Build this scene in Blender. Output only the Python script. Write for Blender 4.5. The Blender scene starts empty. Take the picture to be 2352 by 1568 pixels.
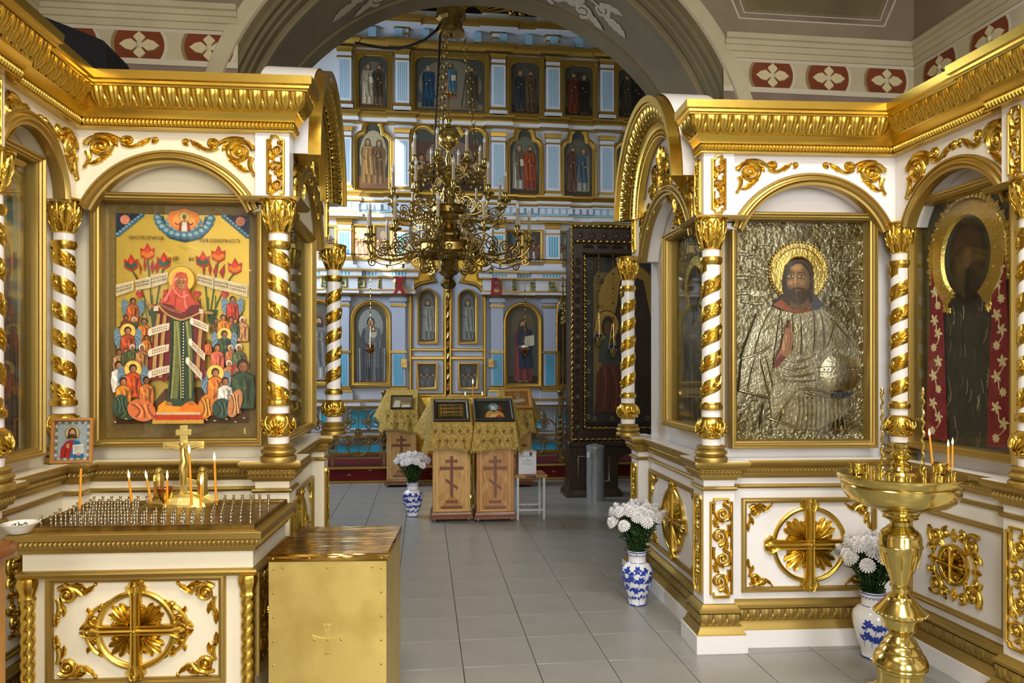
import bpy, math, random
from math import sin, cos, pi, sqrt, atan2, hypot, radians
from mathutils import Matrix, Vector
from mathutils.geometry import tessellate_polygon
random.seed(7)
SC = bpy.context.scene
COL = SC.collection
# ---------------------------------------------------------------- camera
F, HZ, CX, EYE = 1700.0, 838.0, 1176.0, 1.65          # focal length and horizon in photo pixels, eye height in metres
YAW = math.atan(202 / 1700); CA, SA = cos(YAW), sin(YAW)
cam = bpy.data.objects.new('camera', bpy.data.cameras.new('camera')); COL.objects.link(cam)
cam.location = (0, 0, EYE); cam.rotation_euler = (pi / 2, 0, -YAW)
cam.data.sensor_width = 36; cam.data.lens = F / 2352 * 36; cam.data.shift_y = (HZ - 784) / 2352
cam.data.clip_start = 0.05; cam.data.clip_end = 100
SC.camera = cam
SC.view_settings.view_transform = 'Standard'; SC.view_settings.look = 'None'
SC.view_settings.gamma = 1; SC.view_settings.use_curve_mapping = False
SC.view_settings.exposure = 0.12
SC.cycles.max_bounces = 6; SC.cycles.diffuse_bounces = 3; SC.cycles.glossy_bounces = 3
SC.cycles.transparent_max_bounces = 16; SC.cycles.sample_clamp_indirect = 4
# ---------------------------------------------------------------- daylight and added fill lights
W = bpy.data.worlds.new('sky'); SC.world = W; W.use_nodes = True
W.node_tree.nodes['Background'].inputs[0].default_value = (0.62, 0.75, 1.0, 1)
W.node_tree.nodes['Background'].inputs[1].default_value = 1.0
def lamp(name, kind, loc, energy, color, target=None, size=None, size_y=None, **kw):
    d = bpy.data.lights.new(name, kind); d.energy = energy; d.color = color
    if kind == 'AREA':
        d.shape = 'RECTANGLE'; d.size = size; d.size_y = size_y or size
    o = bpy.data.objects.new(name, d); COL.objects.link(o); o.location = loc
    if target is not None:
        o.rotation_euler = (Vector(target) - Vector(loc)).to_track_quat('-Z', 'Y').to_euler()
    for k, v in kw.items(): setattr(d, k, v)
    return o
# sun through the high nave window onto the icon wall
lamp('sun', 'SUN', (-8, 4, 12), 14.0, (1.0, 0.93, 0.80), (-8 + 2.7, 4 + 3.05, 12 - 1.9), angle=0.012)
# frontal area lights added behind the camera in place of a flash
lamp('frontal_fill_light', 'AREA', (-0.9, -3.3, 2.9), 150, (1.0, 0.97, 0.91), (-0.9, 5, 2.2), 1.3, 2.6)
lamp('frontal_fill_light', 'AREA', (2.3, -3.3, 2.9), 150, (1.0, 0.99, 0.97), (2.3, 5, 2.2), 1.3, 2.6)
# overhead fill added in the front room; left one for a likely warm lamp
lamp('overhead_fill_light', 'AREA', (-0.4, 1.6, 5.0), 95, (1.0, 0.88, 0.66), (-0.4, 1.6, 0), 0.9, 0.9)
lamp('overhead_fill_light', 'AREA', (1.9, 1.6, 5.0), 95, (1.0, 0.96, 0.90), (1.9, 1.6, 0), 0.9, 0.9)
lamp('overhead_fill_light', 'AREA', (0.7, -1.4, 5.0), 120, (1.0, 0.95, 0.86), (0.7, -1.4, 0), 0.9, 0.9)  # added to brighten the back wall that the gold reflects
# nave windows, left side
lamp('nave_window_light', 'AREA', (-3.3, 9.8, 4.0), 215, (0.80, 0.90, 1.0), (1.5, 11.0, 2.2), 1.8, 2.6)
lamp('nave_window_light', 'AREA', (4.9, 9.3, 4.6), 22, (0.85, 0.92, 1.0), (1.0, 11.5, 2.0), 1.6, 2.4)
# ---------------------------------------------------------------- photo pixel -> place
def ray(px, py):                                       # per metre of depth: (X, Y, Z offsets)
    t = (px - CX) / F
    return t * CA + SA, CA - t * SA, (HZ - py) / F
def at_depth(px, py, D):
    a, b, c = ray(px, py); return Vector((a * D, b * D, EYE + c * D))
def on_floor(px, py, z=0.0):
    a, b, c = ray(px, py); D = (z - EYE) / c; return Vector((a * D, b * D, z))
def on_y(px, py, Y):
    a, b, c = ray(px, py); D = Y / b; return Vector((a * D, Y, EYE + c * D))
def on_x(px, py, X):
    a, b, c = ray(px, py); D = X / a; return Vector((X, b * D, EYE + c * D))
# ---------------------------------------------------------------- materials
def lin(c):
    return tuple((x / 12.92 if x <= 0.04045 else ((x + 0.055) / 1.055) ** 2.4) for x in c)
def rgb(r, g, b): return lin((r / 255, g / 255, b / 255))
MATS = {}
def mat(name, color=(0.8, 0.8, 0.8), metal=0.0, rough=0.5, coat=0.0, noise=None, bump=None, emit=None, attr=None, spec=None):
    """noise=(scale, color2, low, high[, stretch]); bump=(scale, strength[, stretch]); attr = colour attribute"""
    m = bpy.data.materials.new(name); m.use_nodes = True; MATS[name] = m
    nt = m.node_tree; N = nt.nodes; Lk = nt.links; b = N['Principled BSDF']
    b.inputs['Base Color'].default_value = (*color, 1); b.inputs['Metallic'].default_value = metal
    b.inputs['Roughness'].default_value = rough; b.inputs['Coat Weight'].default_value = coat
    b.inputs['Coat Roughness'].default_value = 0.12
    if spec is not None: b.inputs['Specular IOR Level'].default_value = spec
    def coords(st):
        tc = N.new('ShaderNodeTexCoord'); mp = N.new('ShaderNodeMapping'); mp.inputs['Scale'].default_value = st
        Lk.new(tc.outputs['Object'], mp.inputs[0]); return mp.outputs[0]
    src = None
    if attr:
        a = N.new('ShaderNodeAttribute'); a.attribute_name = attr; src = a.outputs['Color']
        Lk.new(src, b.inputs['Base Color'])
    if noise:
        sc, c2, lo, hi = noise[:4]; st = noise[4] if len(noise) > 4 else (1, 1, 1)
        t = N.new('ShaderNodeTexNoise'); t.inputs['Scale'].default_value = sc; t.inputs['Detail'].default_value = 6
        Lk.new(coords(st), t.inputs['Vector'])
        mr = N.new('ShaderNodeMapRange'); mr.inputs[1].default_value = lo; mr.inputs[2].default_value = hi
        Lk.new(t.outputs['Fac'], mr.inputs[0])
        mx = N.new('ShaderNodeMix'); mx.data_type = 'RGBA'
        Lk.new(mr.outputs[0], mx.inputs[0])
        if src is not None:
            mx.blend_type = 'MULTIPLY'; Lk.new(src, mx.inputs[6])
        else: mx.inputs[6].default_value = (*color, 1)
        mx.inputs[7].default_value = (*c2, 1)
        Lk.new(mx.outputs[2], b.inputs['Base Color'])
    if bump:
        t = N.new('ShaderNodeTexNoise'); t.inputs['Scale'].default_value = bump[0]; t.inputs['Detail'].default_value = 4
        Lk.new(coords(bump[2] if len(bump) > 2 else (1, 1, 1)), t.inputs['Vector'])
        bp = N.new('ShaderNodeBump'); bp.inputs['Strength'].default_value = bump[1]; bp.inputs['Distance'].default_value = 0.01
        Lk.new(t.outputs['Fac'], bp.inputs['Height']); Lk.new(bp.outputs[0], b.inputs['Normal'])
    if emit:
        b.inputs['Emission Color'].default_value = (*emit[0], 1); b.inputs['Emission Strength'].default_value = emit[1]
    return m
def glass_mat(name, tint=(1, 1, 1), gloss=1.0, rough=0.02, ior=1.45):
    m = bpy.data.materials.new(name); m.use_nodes = True; MATS[name] = m
    nt = m.node_tree; N = nt.nodes; Lk = nt.links; N.clear()
    o = N.new('ShaderNodeOutputMaterial'); tr = N.new('ShaderNodeBsdfTransparent'); gl = N.new('ShaderNodeBsdfGlossy')
    tr.inputs[0].default_value = (*tint, 1); gl.inputs['Roughness'].default_value = rough
    gl.inputs[0].default_value = (gloss, gloss, gloss, 1)
    lw = N.new('ShaderNodeLayerWeight'); lw.inputs[0].default_value = 0.5; mx = N.new('ShaderNodeMixShader')
    pw = N.new('ShaderNodeMath'); pw.operation = 'POWER'; pw.inputs[1].default_value = 4.0; Lk.new(lw.outputs['Facing'], pw.inputs[0])
    ma = N.new('ShaderNodeMath'); ma.operation = 'MULTIPLY_ADD'; ma.inputs[1].default_value = 0.45; ma.inputs[2].default_value = (ior - 1) * 0.06; Lk.new(pw.outputs[0], ma.inputs[0])
    Lk.new(ma.outputs[0], mx.inputs[0]); Lk.new(tr.outputs[0], mx.inputs[1]); Lk.new(gl.outputs[0], mx.inputs[2])
    Lk.new(mx.outputs[0], o.inputs[0]); return m
mat('gold', rgb(214, 180, 82), 1.0, 0.27, bump=(14, 0.05))
mat('gold_matt', rgb(174, 148, 82), 0.85, 0.40, bump=(30, 0.04))
mat('gold_leaf', rgb(224, 186, 84), 1.0, 0.33, noise=(9, rgb(190, 148, 44), 0.35, 0.7))
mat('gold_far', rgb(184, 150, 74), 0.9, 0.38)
mat('brass', rgb(212, 190, 112), 1.0, 0.16, bump=(6, 0.03))
mat('brass_sheet', rgb(238, 212, 128), 0.9, 0.36, noise=(5, rgb(206, 176, 92), 0.45, 0.8), bump=(5, 0.10))
mat('brass_top', rgb(214, 176, 96), 1.0, 0.13, noise=(5, rgb(160, 120, 50), 0.4, 0.75, (.6, 3, 1)), bump=(9, 0.35, (.5, 3, 1)))
mat('brass_cast', rgb(232, 212, 136), 1.0, 0.34, bump=(40, 0.1))
mat('brass_old', rgb(172, 144, 82), 1.0, 0.30, noise=(18, rgb(96, 76, 40), 0.4, 0.8))
mat('steel', rgb(206, 204, 200), 1.0, 0.24)
mat('iron_gilt', rgb(138, 116, 72), 0.9, 0.42)
mat('white_paint', rgb(234, 233, 236), 0, 0.28, coat=0.3)
mat('cream_paint', rgb(236, 228, 206), 0, 0.28, coat=0.3)
mat('icon_white', rgb(214, 219, 230), 0, 0.4)
mat('icon_blue', rgb(150, 192, 218), 0, 0.45)
mat('icon_cyan', rgb(54, 172, 212), 0, 0.45)
mat('icon_grey', rgb(168, 178, 200), 0, 0.4)
mat('plaster', rgb(192, 182, 154), 0, 0.85, noise=(2.2, rgb(168, 157, 130), 0.35, 0.75), bump=(26, 0.12))
mat('plaster_brown', rgb(146, 130, 110), 0, 0.85, noise=(1.7, rgb(128, 112, 96), 0.35, 0.75), bump=(26, 0.12))
mat('plaster_mauve', rgb(138, 120, 108), 0, 0.85, noise=(2, rgb(104, 90, 82), 0.35, 0.75))
mat('plaster_green', rgb(126, 114, 88), 0, 0.8, noise=(2, rgb(104, 94, 72), 0.35, 0.75))
mat('plaster_dark', rgb(116, 104, 74), 0, 0.8, noise=(2, rgb(96, 84, 60), 0.35, 0.75))
mat('plaster_line', rgb(196, 188, 168), 0, 0.85)
mat('tile', rgb(150, 150, 148), 0, 0.30, noise=(3, rgb(139, 139, 137), 0.3, 0.8), bump=(220, 0.03))
mat('grout', rgb(52, 50, 46), 0, 0.8)
mat('carpet', rgb(112, 10, 16), 0, 0.95, noise=(60, rgb(70, 4, 10), 0.3, 0.7))
mat('wood_light', rgb(210, 166, 98), 0, 0.38, coat=0.2, noise=(7, rgb(188, 142, 78), 0.3, 0.7, (9, 9, 1)))
mat('wood_mid', rgb(190, 134, 64), 0, 0.38, coat=0.2, noise=(7, rgb(164, 110, 48), 0.3, 0.7, (9, 9, 1)))
mat('wood_red', rgb(126, 70, 32), 0, 0.35, coat=0.3, noise=(7, rgb(104, 52, 22), 0.3, 0.7, (9, 9, 1)))
mat('wood_dark', rgb(58, 38, 24), 0, 0.4, coat=0.2, noise=(9, rgb(36, 22, 14), 0.3, 0.7, (6, 6, 1)))
mat('inlay_light', rgb(226, 190, 126), 0, 0.4)
mat('wood_honey', rgb(200, 154, 86), 0, 0.38, coat=0.2, noise=(7, rgb(176, 130, 68), 0.3, 0.7, (9, 9, 1)))
mat('paint', (0.5, 0.5, 0.5), 0, 0.42, attr='Col', noise=(40, rgb(214, 206, 190), 0.45, 0.85))
mat('paint_gold', rgb(214, 172, 66), 0.75, 0.42, attr='Col')
mat('silver', rgb(138, 132, 110), 1.0, 0.27, noise=(7, rgb(96, 84, 54), 0.42, 0.66), bump=(30, 1.0))
mat('silver_smooth', rgb(184, 178, 156), 1.0, 0.24, noise=(9, rgb(136, 124, 90), 0.40, 0.7), bump=(60, 0.30))
mat('gold_chased', rgb(212, 186, 108), 1.0, 0.28, bump=(60, 0.6))
mat('cloth_gold', rgb(188, 160, 80), 0.15, 0.6, noise=(46, rgb(152, 124, 52), 0.42, 0.6), bump=(90, 0.5))
mat('cloth_dark', rgb(110, 84, 30), 0.1, 0.7)
mat('velvet', rgb(130, 22, 40), 0, 0.8, noise=(30, rgb(104, 14, 30), 0.3, 0.7))
mat('black', rgb(16, 16, 18), 0, 0.5)
mat('speaker', rgb(12, 13, 18), 0, 0.8, bump=(180, 0.2), spec=0.2)
mat('porcelain', rgb(232, 234, 240), 0, 0.12, coat=0.5)
mat('cobalt', rgb(28, 62, 168), 0, 0.15, coat=0.5)
mat('cobalt_pale', rgb(96, 132, 206), 0, 0.15, coat=0.5)
mat('petal', rgb(240, 240, 244), 0, 0.6)
mat('flower_core', rgb(222, 226, 170), 0, 0.7)
mat('leaf_green', rgb(58, 92, 40), 0, 0.6, noise=(8, rgb(36, 66, 26), 0.3, 0.7))
mat('wax', rgb(226, 150, 30), 0, 0.4)
mat('flame', rgb(255, 220, 140), 0, 0.5, emit=(rgb(255, 214, 130), 9.0))
mat('bulb', rgb(226, 232, 244), 0, 0.08, coat=0.6)
mat('candle_sleeve', rgb(186, 170, 140), 0, 0.5)
mat('sign_red', rgb(150, 10, 24), 0, 0.45)
mat('zinc', rgb(176, 182, 190), 0.55, 0.36, noise=(10, rgb(146, 152, 160), 0.3, 0.7, (4, 4, 0.6)))
mat('stool_paint', rgb(196, 202, 210), 0, 0.35)
mat('plastic_white', rgb(214, 216, 222), 0, 0.3)
mat('paper', rgb(216, 220, 232), 0, 0.7)
mat('ink_blue', rgb(40, 60, 120), 0, 0.7)
mat('ink_dark', rgb(70, 34, 18), 0, 0.7)
mat('red_lacquer', rgb(128, 12, 20), 0, 0.2)
mat('blue_glass', rgb(20, 30, 140), 0, 0.1, coat=0.5)
mat('amber_glass', rgb(120, 50, 20), 0, 0.1, coat=0.5)
mat('enamel', rgb(232, 230, 224), 0, 0.2, coat=0.4)
glass_mat('glass', (0.97, 0.98, 0.97), 0.9, 0.015, 1.40)
glass_mat('glass_dim', (0.86, 0.87, 0.86), 0.9, 0.03, 1.5)
# ---------------------------------------------------------------- mesh builder
def mitres(pts, closed=False):
    n = len(pts); out = []
    for i in range(n):
        def nrm(a, b):
            dx, dy = b[0] - a[0], b[1] - a[1]; l = hypot(dx, dy) or 1e-9
            return (dy / l, -dx / l)
        if closed or 0 < i < n - 1:
            n1 = nrm(pts[i - 1], pts[i]); n2 = nrm(pts[i], pts[(i + 1) % n])
            k = 1 + n1[0] * n2[0] + n1[1] * n2[1]
            if k < 0.15: k = 0.15
            out.append(((n1[0] + n2[0]) / k, (n1[1] + n2[1]) / k))
        elif i == 0: out.append(nrm(pts[0], pts[1]))
        else: out.append(nrm(pts[-2], pts[-1]))
    return out
class G:
    def __init__(s): s.v = []; s.f = []; s.m = []
    def add(s, vs, fs, mi=0):
        o = len(s.v); s.v += [tuple(p) for p in vs]
        for q in fs: s.f.append(tuple(i + o for i in q)); s.m.append(mi)
    def merge(s, g, M=None, mi=None):
        o = len(s.v)
        s.v += [tuple(M @ Vector(p)) for p in g.v] if M is not None else list(g.v)
        for q, k in zip(g.f, g.m): s.f.append(tuple(i + o for i in q)); s.m.append(k if mi is None else mi)
    def map(s, fn): s.v = [tuple(fn(*p)) for p in s.v]; return s
    def box(s, x0, x1, y0, y1, z0, z1, mi=0, b=0.0):
        x0, x1 = min(x0, x1), max(x0, x1); y0, y1 = min(y0, y1), max(y0, y1); z0, z1 = min(z0, z1), max(z0, z1)
        b = min(b, (x1 - x0) * .45, (y1 - y0) * .45, (z1 - z0) * .45)
        if b <= 0:
            s.add([(x, y, z) for z in (z0, z1) for y in (y0, y1) for x in (x0, x1)],
                  [(0, 2, 3, 1), (4, 5, 7, 6), (0, 1, 5, 4), (2, 6, 7, 3), (0, 4, 6, 2), (1, 3, 7, 5)], mi)
        else:
            vs = []; idx = {}
            for sx in (0, 1):
                for sy in (0, 1):
                    for sz in (0, 1):
                        for ax in range(3):
                            p = [x1 if sx else x0, y1 if sy else y0, z1 if sz else z0]
                            for a in range(3):
                                if a != ax: p[a] += (-b if (sx, sy, sz)[a] else b)
                            idx[(sx, sy, sz, ax)] = len(vs); vs.append(p)
            fs = []
            for ax in range(3):
                a, c = [k for k in range(3) if k != ax]
                for sd in (0, 1):
                    q = []
                    for (i, j) in ((0, 0), (1, 0), (1, 1), (0, 1)):
                        k = [0, 0, 0]; k[ax] = sd; k[a] = i; k[c] = j; q.append(idx[(*k, ax)])
                    fs.append(tuple(q))
                for i in (0, 1):
                    for j in (0, 1):
                        k0 = [0, 0, 0]; k0[a] = i; k0[c] = j; k1 = list(k0); k1[ax] = 1
                        fs.append((idx[(*k0, a)], idx[(*k0, c)], idx[(*k1, c)], idx[(*k1, a)]))
            for sx in (0, 1):
                for sy in (0, 1):
                    for sz in (0, 1): fs.append(tuple(idx[(sx, sy, sz, ax)] for ax in range(3)))
            s.add(vs, fs, mi)
    def lathe(s, prof, n=24, c=(0, 0, 0), mi=0, mod=None, cap=True):
        vs = []; m = len(prof)
        for j, (r, z) in enumerate(prof):
            for i in range(n):
                a = 2 * pi * i / n; rr = r + (mod(a, j / (m - 1)) if mod else 0)
                vs.append((c[0] + rr * cos(a), c[1] + rr * sin(a), c[2] + z))
        fs = [(j * n + i, j * n + (i + 1) % n, (j + 1) * n + (i + 1) % n, (j + 1) * n + i) for j in range(m - 1) for i in range(n)]
        if cap:
            if prof[0][0] > 1e-5: fs.append(tuple(range(n - 1, -1, -1)))
            if prof[-1][0] > 1e-5: fs.append(tuple((m - 1) * n + i for i in range(n)))
        s.add(vs, fs, mi)
    def ball(s, c, r, n=12, m=8, mi=0, sz=1.0):
        s.lathe([(max(r * sin(pi * j / m), 1e-6), -r * sz * cos(pi * j / m)) for j in range(m + 1)], n, c, mi, cap=False)
    def tube(s, pts, r, n=8, mi=0, closed=False, cap=True, flat=None):
        P = [Vector(p) for p in pts]; k = len(P)
        rad = r if callable(r) else (lambda t: r)
        up = Vector((0, 0, 1)); vs = []; prev = None
        for i, p in enumerate(P):
            if closed: t = P[(i + 1) % k] - P[i - 1]
            else: t = P[min(i + 1, k - 1)] - P[max(i - 1, 0)]
            t.normalize()
            if prev is None:
                a = up if abs(t.z) < 0.9 else Vector((1, 0, 0)); u = (a - t * a.dot(t)).normalized()
            else: u = (prev - t * prev.dot(t)).normalized()
            prev = u; w = t.cross(u); rr = rad(i / max(k - 1, 1))
            for j in range(n):
                a = 2 * pi * j / n; q = p + (u * cos(a) + w * sin(a) * (flat or 1)) * rr; vs.append(tuple(q))
        fs = [(i * n + j, i * n + (j + 1) % n, ((i + 1) % k) * n + (j + 1) % n, ((i + 1) % k) * n + j)
              for i in range(k if closed else k - 1) for j in range(n)]
        if cap and not closed: fs += [tuple(range(n - 1, -1, -1)), tuple((k - 1) * n + j for j in range(n))]
        s.add(vs, fs, mi)
    def sweep(s, path, prof, closed=False, mi=0, cap=True):
        """plan path (x, y), profile (out, z); out is to the right of travel"""
        mt = mitres(path, closed); k = len(prof); n = len(path); vs = []
        for p, m in zip(path, mt):
            for (o, z) in prof: vs.append((p[0] + m[0] * o, p[1] + m[1] * o, z))
        fs = [(i * k + j, ((i + 1) % n) * k + j, ((i + 1) % n) * k + j + 1, i * k + j + 1) for i in range(n if closed else n - 1) for j in range(k - 1)]
        if cap and not closed: fs += [tuple(range(k)), tuple((n - 1) * k + j for j in range(k - 1, -1, -1))]
        s.add(vs, fs, mi)
    def rail(s, path, prof, y0=0.0, closed=False, mi=0):
        """elevation path (x, z), profile (a, out): a to the right of travel, out towards -y"""
        mt = mitres(path, closed); k = len(prof); n = len(path); vs = []
        for p, m in zip(path, mt):
            for (a, o) in prof: vs.append((p[0] + m[0] * a, y0 - o, p[1] + m[1] * a))
        fs = [(i * k + j, i * k + j + 1, ((i + 1) % n) * k + j + 1, ((i + 1) % n) * k + j) for i in range(n if closed else n - 1) for j in range(k - 1)]
        if not closed: fs += [tuple(range(k)), tuple((n - 1) * k + j for j in range(k))]
        s.add(vs, fs, mi)
    def rect(s, x0, x1, z0, z1, prof, y0=0.0, mi=0):
        s.rail([(x0, z0), (x0, z1), (x1, z1), (x1, z0)], prof, y0, True, mi)
    def prism(s, poly, y0, y1, mi=0):
        """elevation polygon (x, z) between y0 and y1, concave allowed"""
        n = len(poly); tri = tessellate_polygon([[Vector((p[0], p[1], 0)) for p in poly]])
        vs = [(p[0], y0, p[1]) for p in poly] + [(p[0], y1, p[1]) for p in poly]
        fs = [tuple(t) for t in tri] + [tuple(i + n for i in reversed(t)) for t in tri]
        fs += [(i, (i + 1) % n, (i + 1) % n + n, i + n) for i in range(n)]
        s.add(vs, fs, mi)
    def strip(s, pts, w, h, y0=0.0, mi=0, ridge=0.0, cs=None):
        """carved relief band along (x, z) points; w, h functions of t (half width, height)"""
        n = len(pts); mt = mitres(pts); vs = []
        cs = cs or ((-1, 0), (-.78, .62), (-.3, 1 - ridge), (0, 1), (.3, 1 - ridge), (.78, .62), (1, 0)); k = len(cs)
        wf = w if callable(w) else (lambda t: w); hf = h if callable(h) else (lambda t: h)
        for i, (p, m) in enumerate(zip(pts, mt)):
            t = i / max(n - 1, 1); ww = wf(t); hh = hf(t)
            for (a, b) in cs: vs.append((p[0] + m[0] * a * ww, y0 - b * hh, p[1] + m[1] * a * ww))
        s.add(vs, [(i * k + j, i * k + j + 1, (i + 1) * k + j + 1, (i + 1) * k + j) for i in range(n - 1) for j in range(k - 1)], mi)
    def dome(s, x, z, r, h, y0=0.0, n=10, mi=0):
        vs = [(x, y0 - h, z)]
        for (q, e) in ((.55, .83), (.85, .5), (1, 0)):
            for i in range(n): vs.append((x + r * q * cos(2 * pi * i / n), y0 - h * e, z + r * q * sin(2 * pi * i / n)))
        fs = [(0, 1 + i, 1 + (i + 1) % n) for i in range(n)]
        for j in (0, 1): fs += [(1 + j * n + i, 1 + j * n + n + i, 1 + j * n + n + (i + 1) % n, 1 + j * n + (i + 1) % n) for i in range(n)]
        s.add(vs, fs, mi)
    def mesh(s, name, mats, smooth=40):
        me = bpy.data.meshes.new(name); me.from_pydata(s.v, [], s.f)
        for m in (mats if isinstance(mats, (list, tuple)) else [mats]): me.materials.append(MATS[m])
        if any(s.m): me.polygons.foreach_set('material_index', s.m)
        if smooth:
            me.polygons.foreach_set('use_smooth', [True] * len(me.polygons)); me.set_sharp_from_angle(angle=radians(smooth))
        me.update(); return me
def link(name, data, parent=None, M=None):
    o = bpy.data.objects.new(name, data); COL.objects.link(o)
    if parent is not None: o.parent = parent
    if M is not None: o.matrix_local = M
    return o
def part(name, g, mats, parent=None, M=None, smooth=40):
    return link(name, g if isinstance(g, bpy.types.Mesh) else g.mesh(name, mats, smooth), parent, M)
def tag(o, label, cat, group=None):
    o['label'] = label; o['category'] = cat
    if group: o['group'] = group
    return o
def thing(name, label, cat, loc=(0, 0, 0), rz=0.0, group=None, scale=None):
    o = link(name, None); o.location = loc; o.rotation_euler = (0, 0, rz); o.empty_display_size = 0.1
    if scale: o.scale = (scale,) * 3
    return tag(o, label, cat, group)
def struct(o): o['kind'] = 'structure'; return o
def lab(o, text): o['label'] = text; return o
def copy_tree(o, parent=None):
    c = o.copy(); COL.objects.link(c); c.parent = parent
    for ch in list(o.children): copy_tree(ch, c)
    return c
def T(x, y, z): return Matrix.Translation((x, y, z))
def MX(M): return M @ Matrix.Diagonal((-1, 1, 1, 1))
def arc(cx, cz, r, a0, a1, n, rz=None):
    return [(cx + r * cos(a0 + (a1 - a0) * i / n), cz + (rz or r) * sin(a0 + (a1 - a0) * i / n)) for i in range(n + 1)]
def bez(p0, p1, p2, n=8):
    return [((1 - t) ** 2 * p0[0] + 2 * t * (1 - t) * p1[0] + t * t * p2[0], (1 - t) ** 2 * p0[1] + 2 * t * (1 - t) * p1[1] + t * t * p2[1]) for t in [i / n for i in range(n + 1)]]
# ---------------------------------------------------------------- carved ornament
def leaf(g, p0, p1, bend, w, h, lobes=3, y0=0.0, n=None):
    w *= 1.3
    dx, dz = p1[0] - p0[0], p1[1] - p0[1]; l = hypot(dx, dz) or 1e-6
    mid = ((p0[0] + p1[0]) / 2 - dz * bend, (p0[1] + p1[1]) / 2 + dx * bend)
    n = n or max(6, lobes * 4)
    def wf(t): return w * (sin(pi * min(1, t * 0.9 + 0.1)) ** 0.7) * (1 - 0.38 * ((t * lobes) % 1.0)) * (1 if t < .97 else .1) + w * .04
    g.strip(bez(p0, mid, p1, n), wf, lambda t: h * (0.55 + 0.45 * sin(pi * t)), y0, cs=((-1, 0), (-.7, .75), (-.25, .45), (0, 1), (.25, .45), (.7, .75), (1, 0)))
def petal(g, p0, p1, w, h, y0=0.0):
    def wf(t): return w * (.12 + .88 * t ** .8) * (1 if t < .72 else sqrt(max(0.02, 1 - ((t - .72) / .28) ** 2)))
    g.strip([(p0[0] + (p1[0] - p0[0]) * t, p0[1] + (p1[1] - p0[1]) * t) for t in [i / 9 for i in range(10)]], wf, lambda t: h * (.35 + .65 * sin(pi * (.25 + .62 * t))), y0, cs=((-1, 0), (-.75, .8), (-.3, .55), (0, 1), (.3, .55), (.75, .8), (1, 0)))
def spiral(g, c, r0, a0, turns, d, w, h, r1=None, y0=0.0, leaves=0, ball=True):
    w *= 1.25
    n = max(14, int(turns * 18)); r1 = r1 if r1 is not None else r0 * 0.16
    pts = []
    for i in range(n + 1):
        t = i / n; r = r0 + (r1 - r0) * t ** 0.85; a = a0 + d * 2 * pi * turns * t
        pts.append((c[0] + r * cos(a), c[1] + r * sin(a)))
    g.strip(pts, lambda t: w * (1 - 0.55 * t), lambda t: h * (1 - 0.25 * t), y0, ridge=.18)
    if ball: g.dome(c[0], c[1], r1 * 1.5 + w * .3, h * 1.1, y0, 8)
    for k in range(leaves):
        i = int(n * (0.02 + 0.42 * k / max(leaves, 1))); p = pts[i]; q = pts[i + 2]
        tx, tz = q[0] - p[0], q[1] - p[1]; l = hypot(tx, tz) or 1e-6; tx /= l; tz /= l
        ox, oz = (p[0] - c[0]), (p[1] - c[1]); ol = hypot(ox, oz) or 1e-6; ox /= ol; oz /= ol
        e = r0 * 0.62
        leaf(g, p, (p[0] + tx * e * .8 + ox * e * .45, p[1] + tz * e * .8 + oz * e * .45), -d * 0.18, w * .75, h * .75, 2, y0)
    return pts
def m_spandrel():
    g = G()                                            # 0.36 wide, 0.21 high, heavy volute on the left
    spiral(g, (.082, -.078), .070, pi * .95, 2.0, -1, .0125, .022, leaves=3)
    spiral(g, (.076, -.080), .046, pi * .1, 1.1, 1, .009, .018)
    g.strip(bez((.06, -.012), (.13, .012), (.185, -.040), 10), lambda t: .016 * (1 - .4 * t), .020, ridge=.2)
    leaf(g, (.10, -.02), (.165, -.075), .2, .016, .018, 3)
    spiral(g, (.212, -.036), .028, pi * 1.1, 1.5, -1, .009, .018, leaves=2)
    g.strip(bez((.185, -.055), (.24, -.095), (.285, -.035), 10), lambda t: .013 * (1 - .3 * t), .018, ridge=.2)
    leaf(g, (.24, -.066), (.322, -.014), -.15, .014, .016, 3)
    spiral(g, (.338, -.026), .018, pi * 1.3, 1.2, 1, .008, .016)
    g.strip(bez((.020, -.105), (.045, -.15), (.005, -.205), 9), lambda t: .016 * (1 - .5 * t), .020, ridge=.2)
    leaf(g, (.10, -.135), (.03, -.185), .2, .014, .018, 3); leaf(g, (.125, -.115), (.06, -.165), .15, .012, .016, 2)
    g.dome(.010, -.203, .010, .014)
    return g
def m_garland():
    g = G()                                            # small scroll chain used on the obliquely seen arches, 0.40 wide
    g.merge(m_spandrel(), Matrix.Identity(4))
    return g
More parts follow.
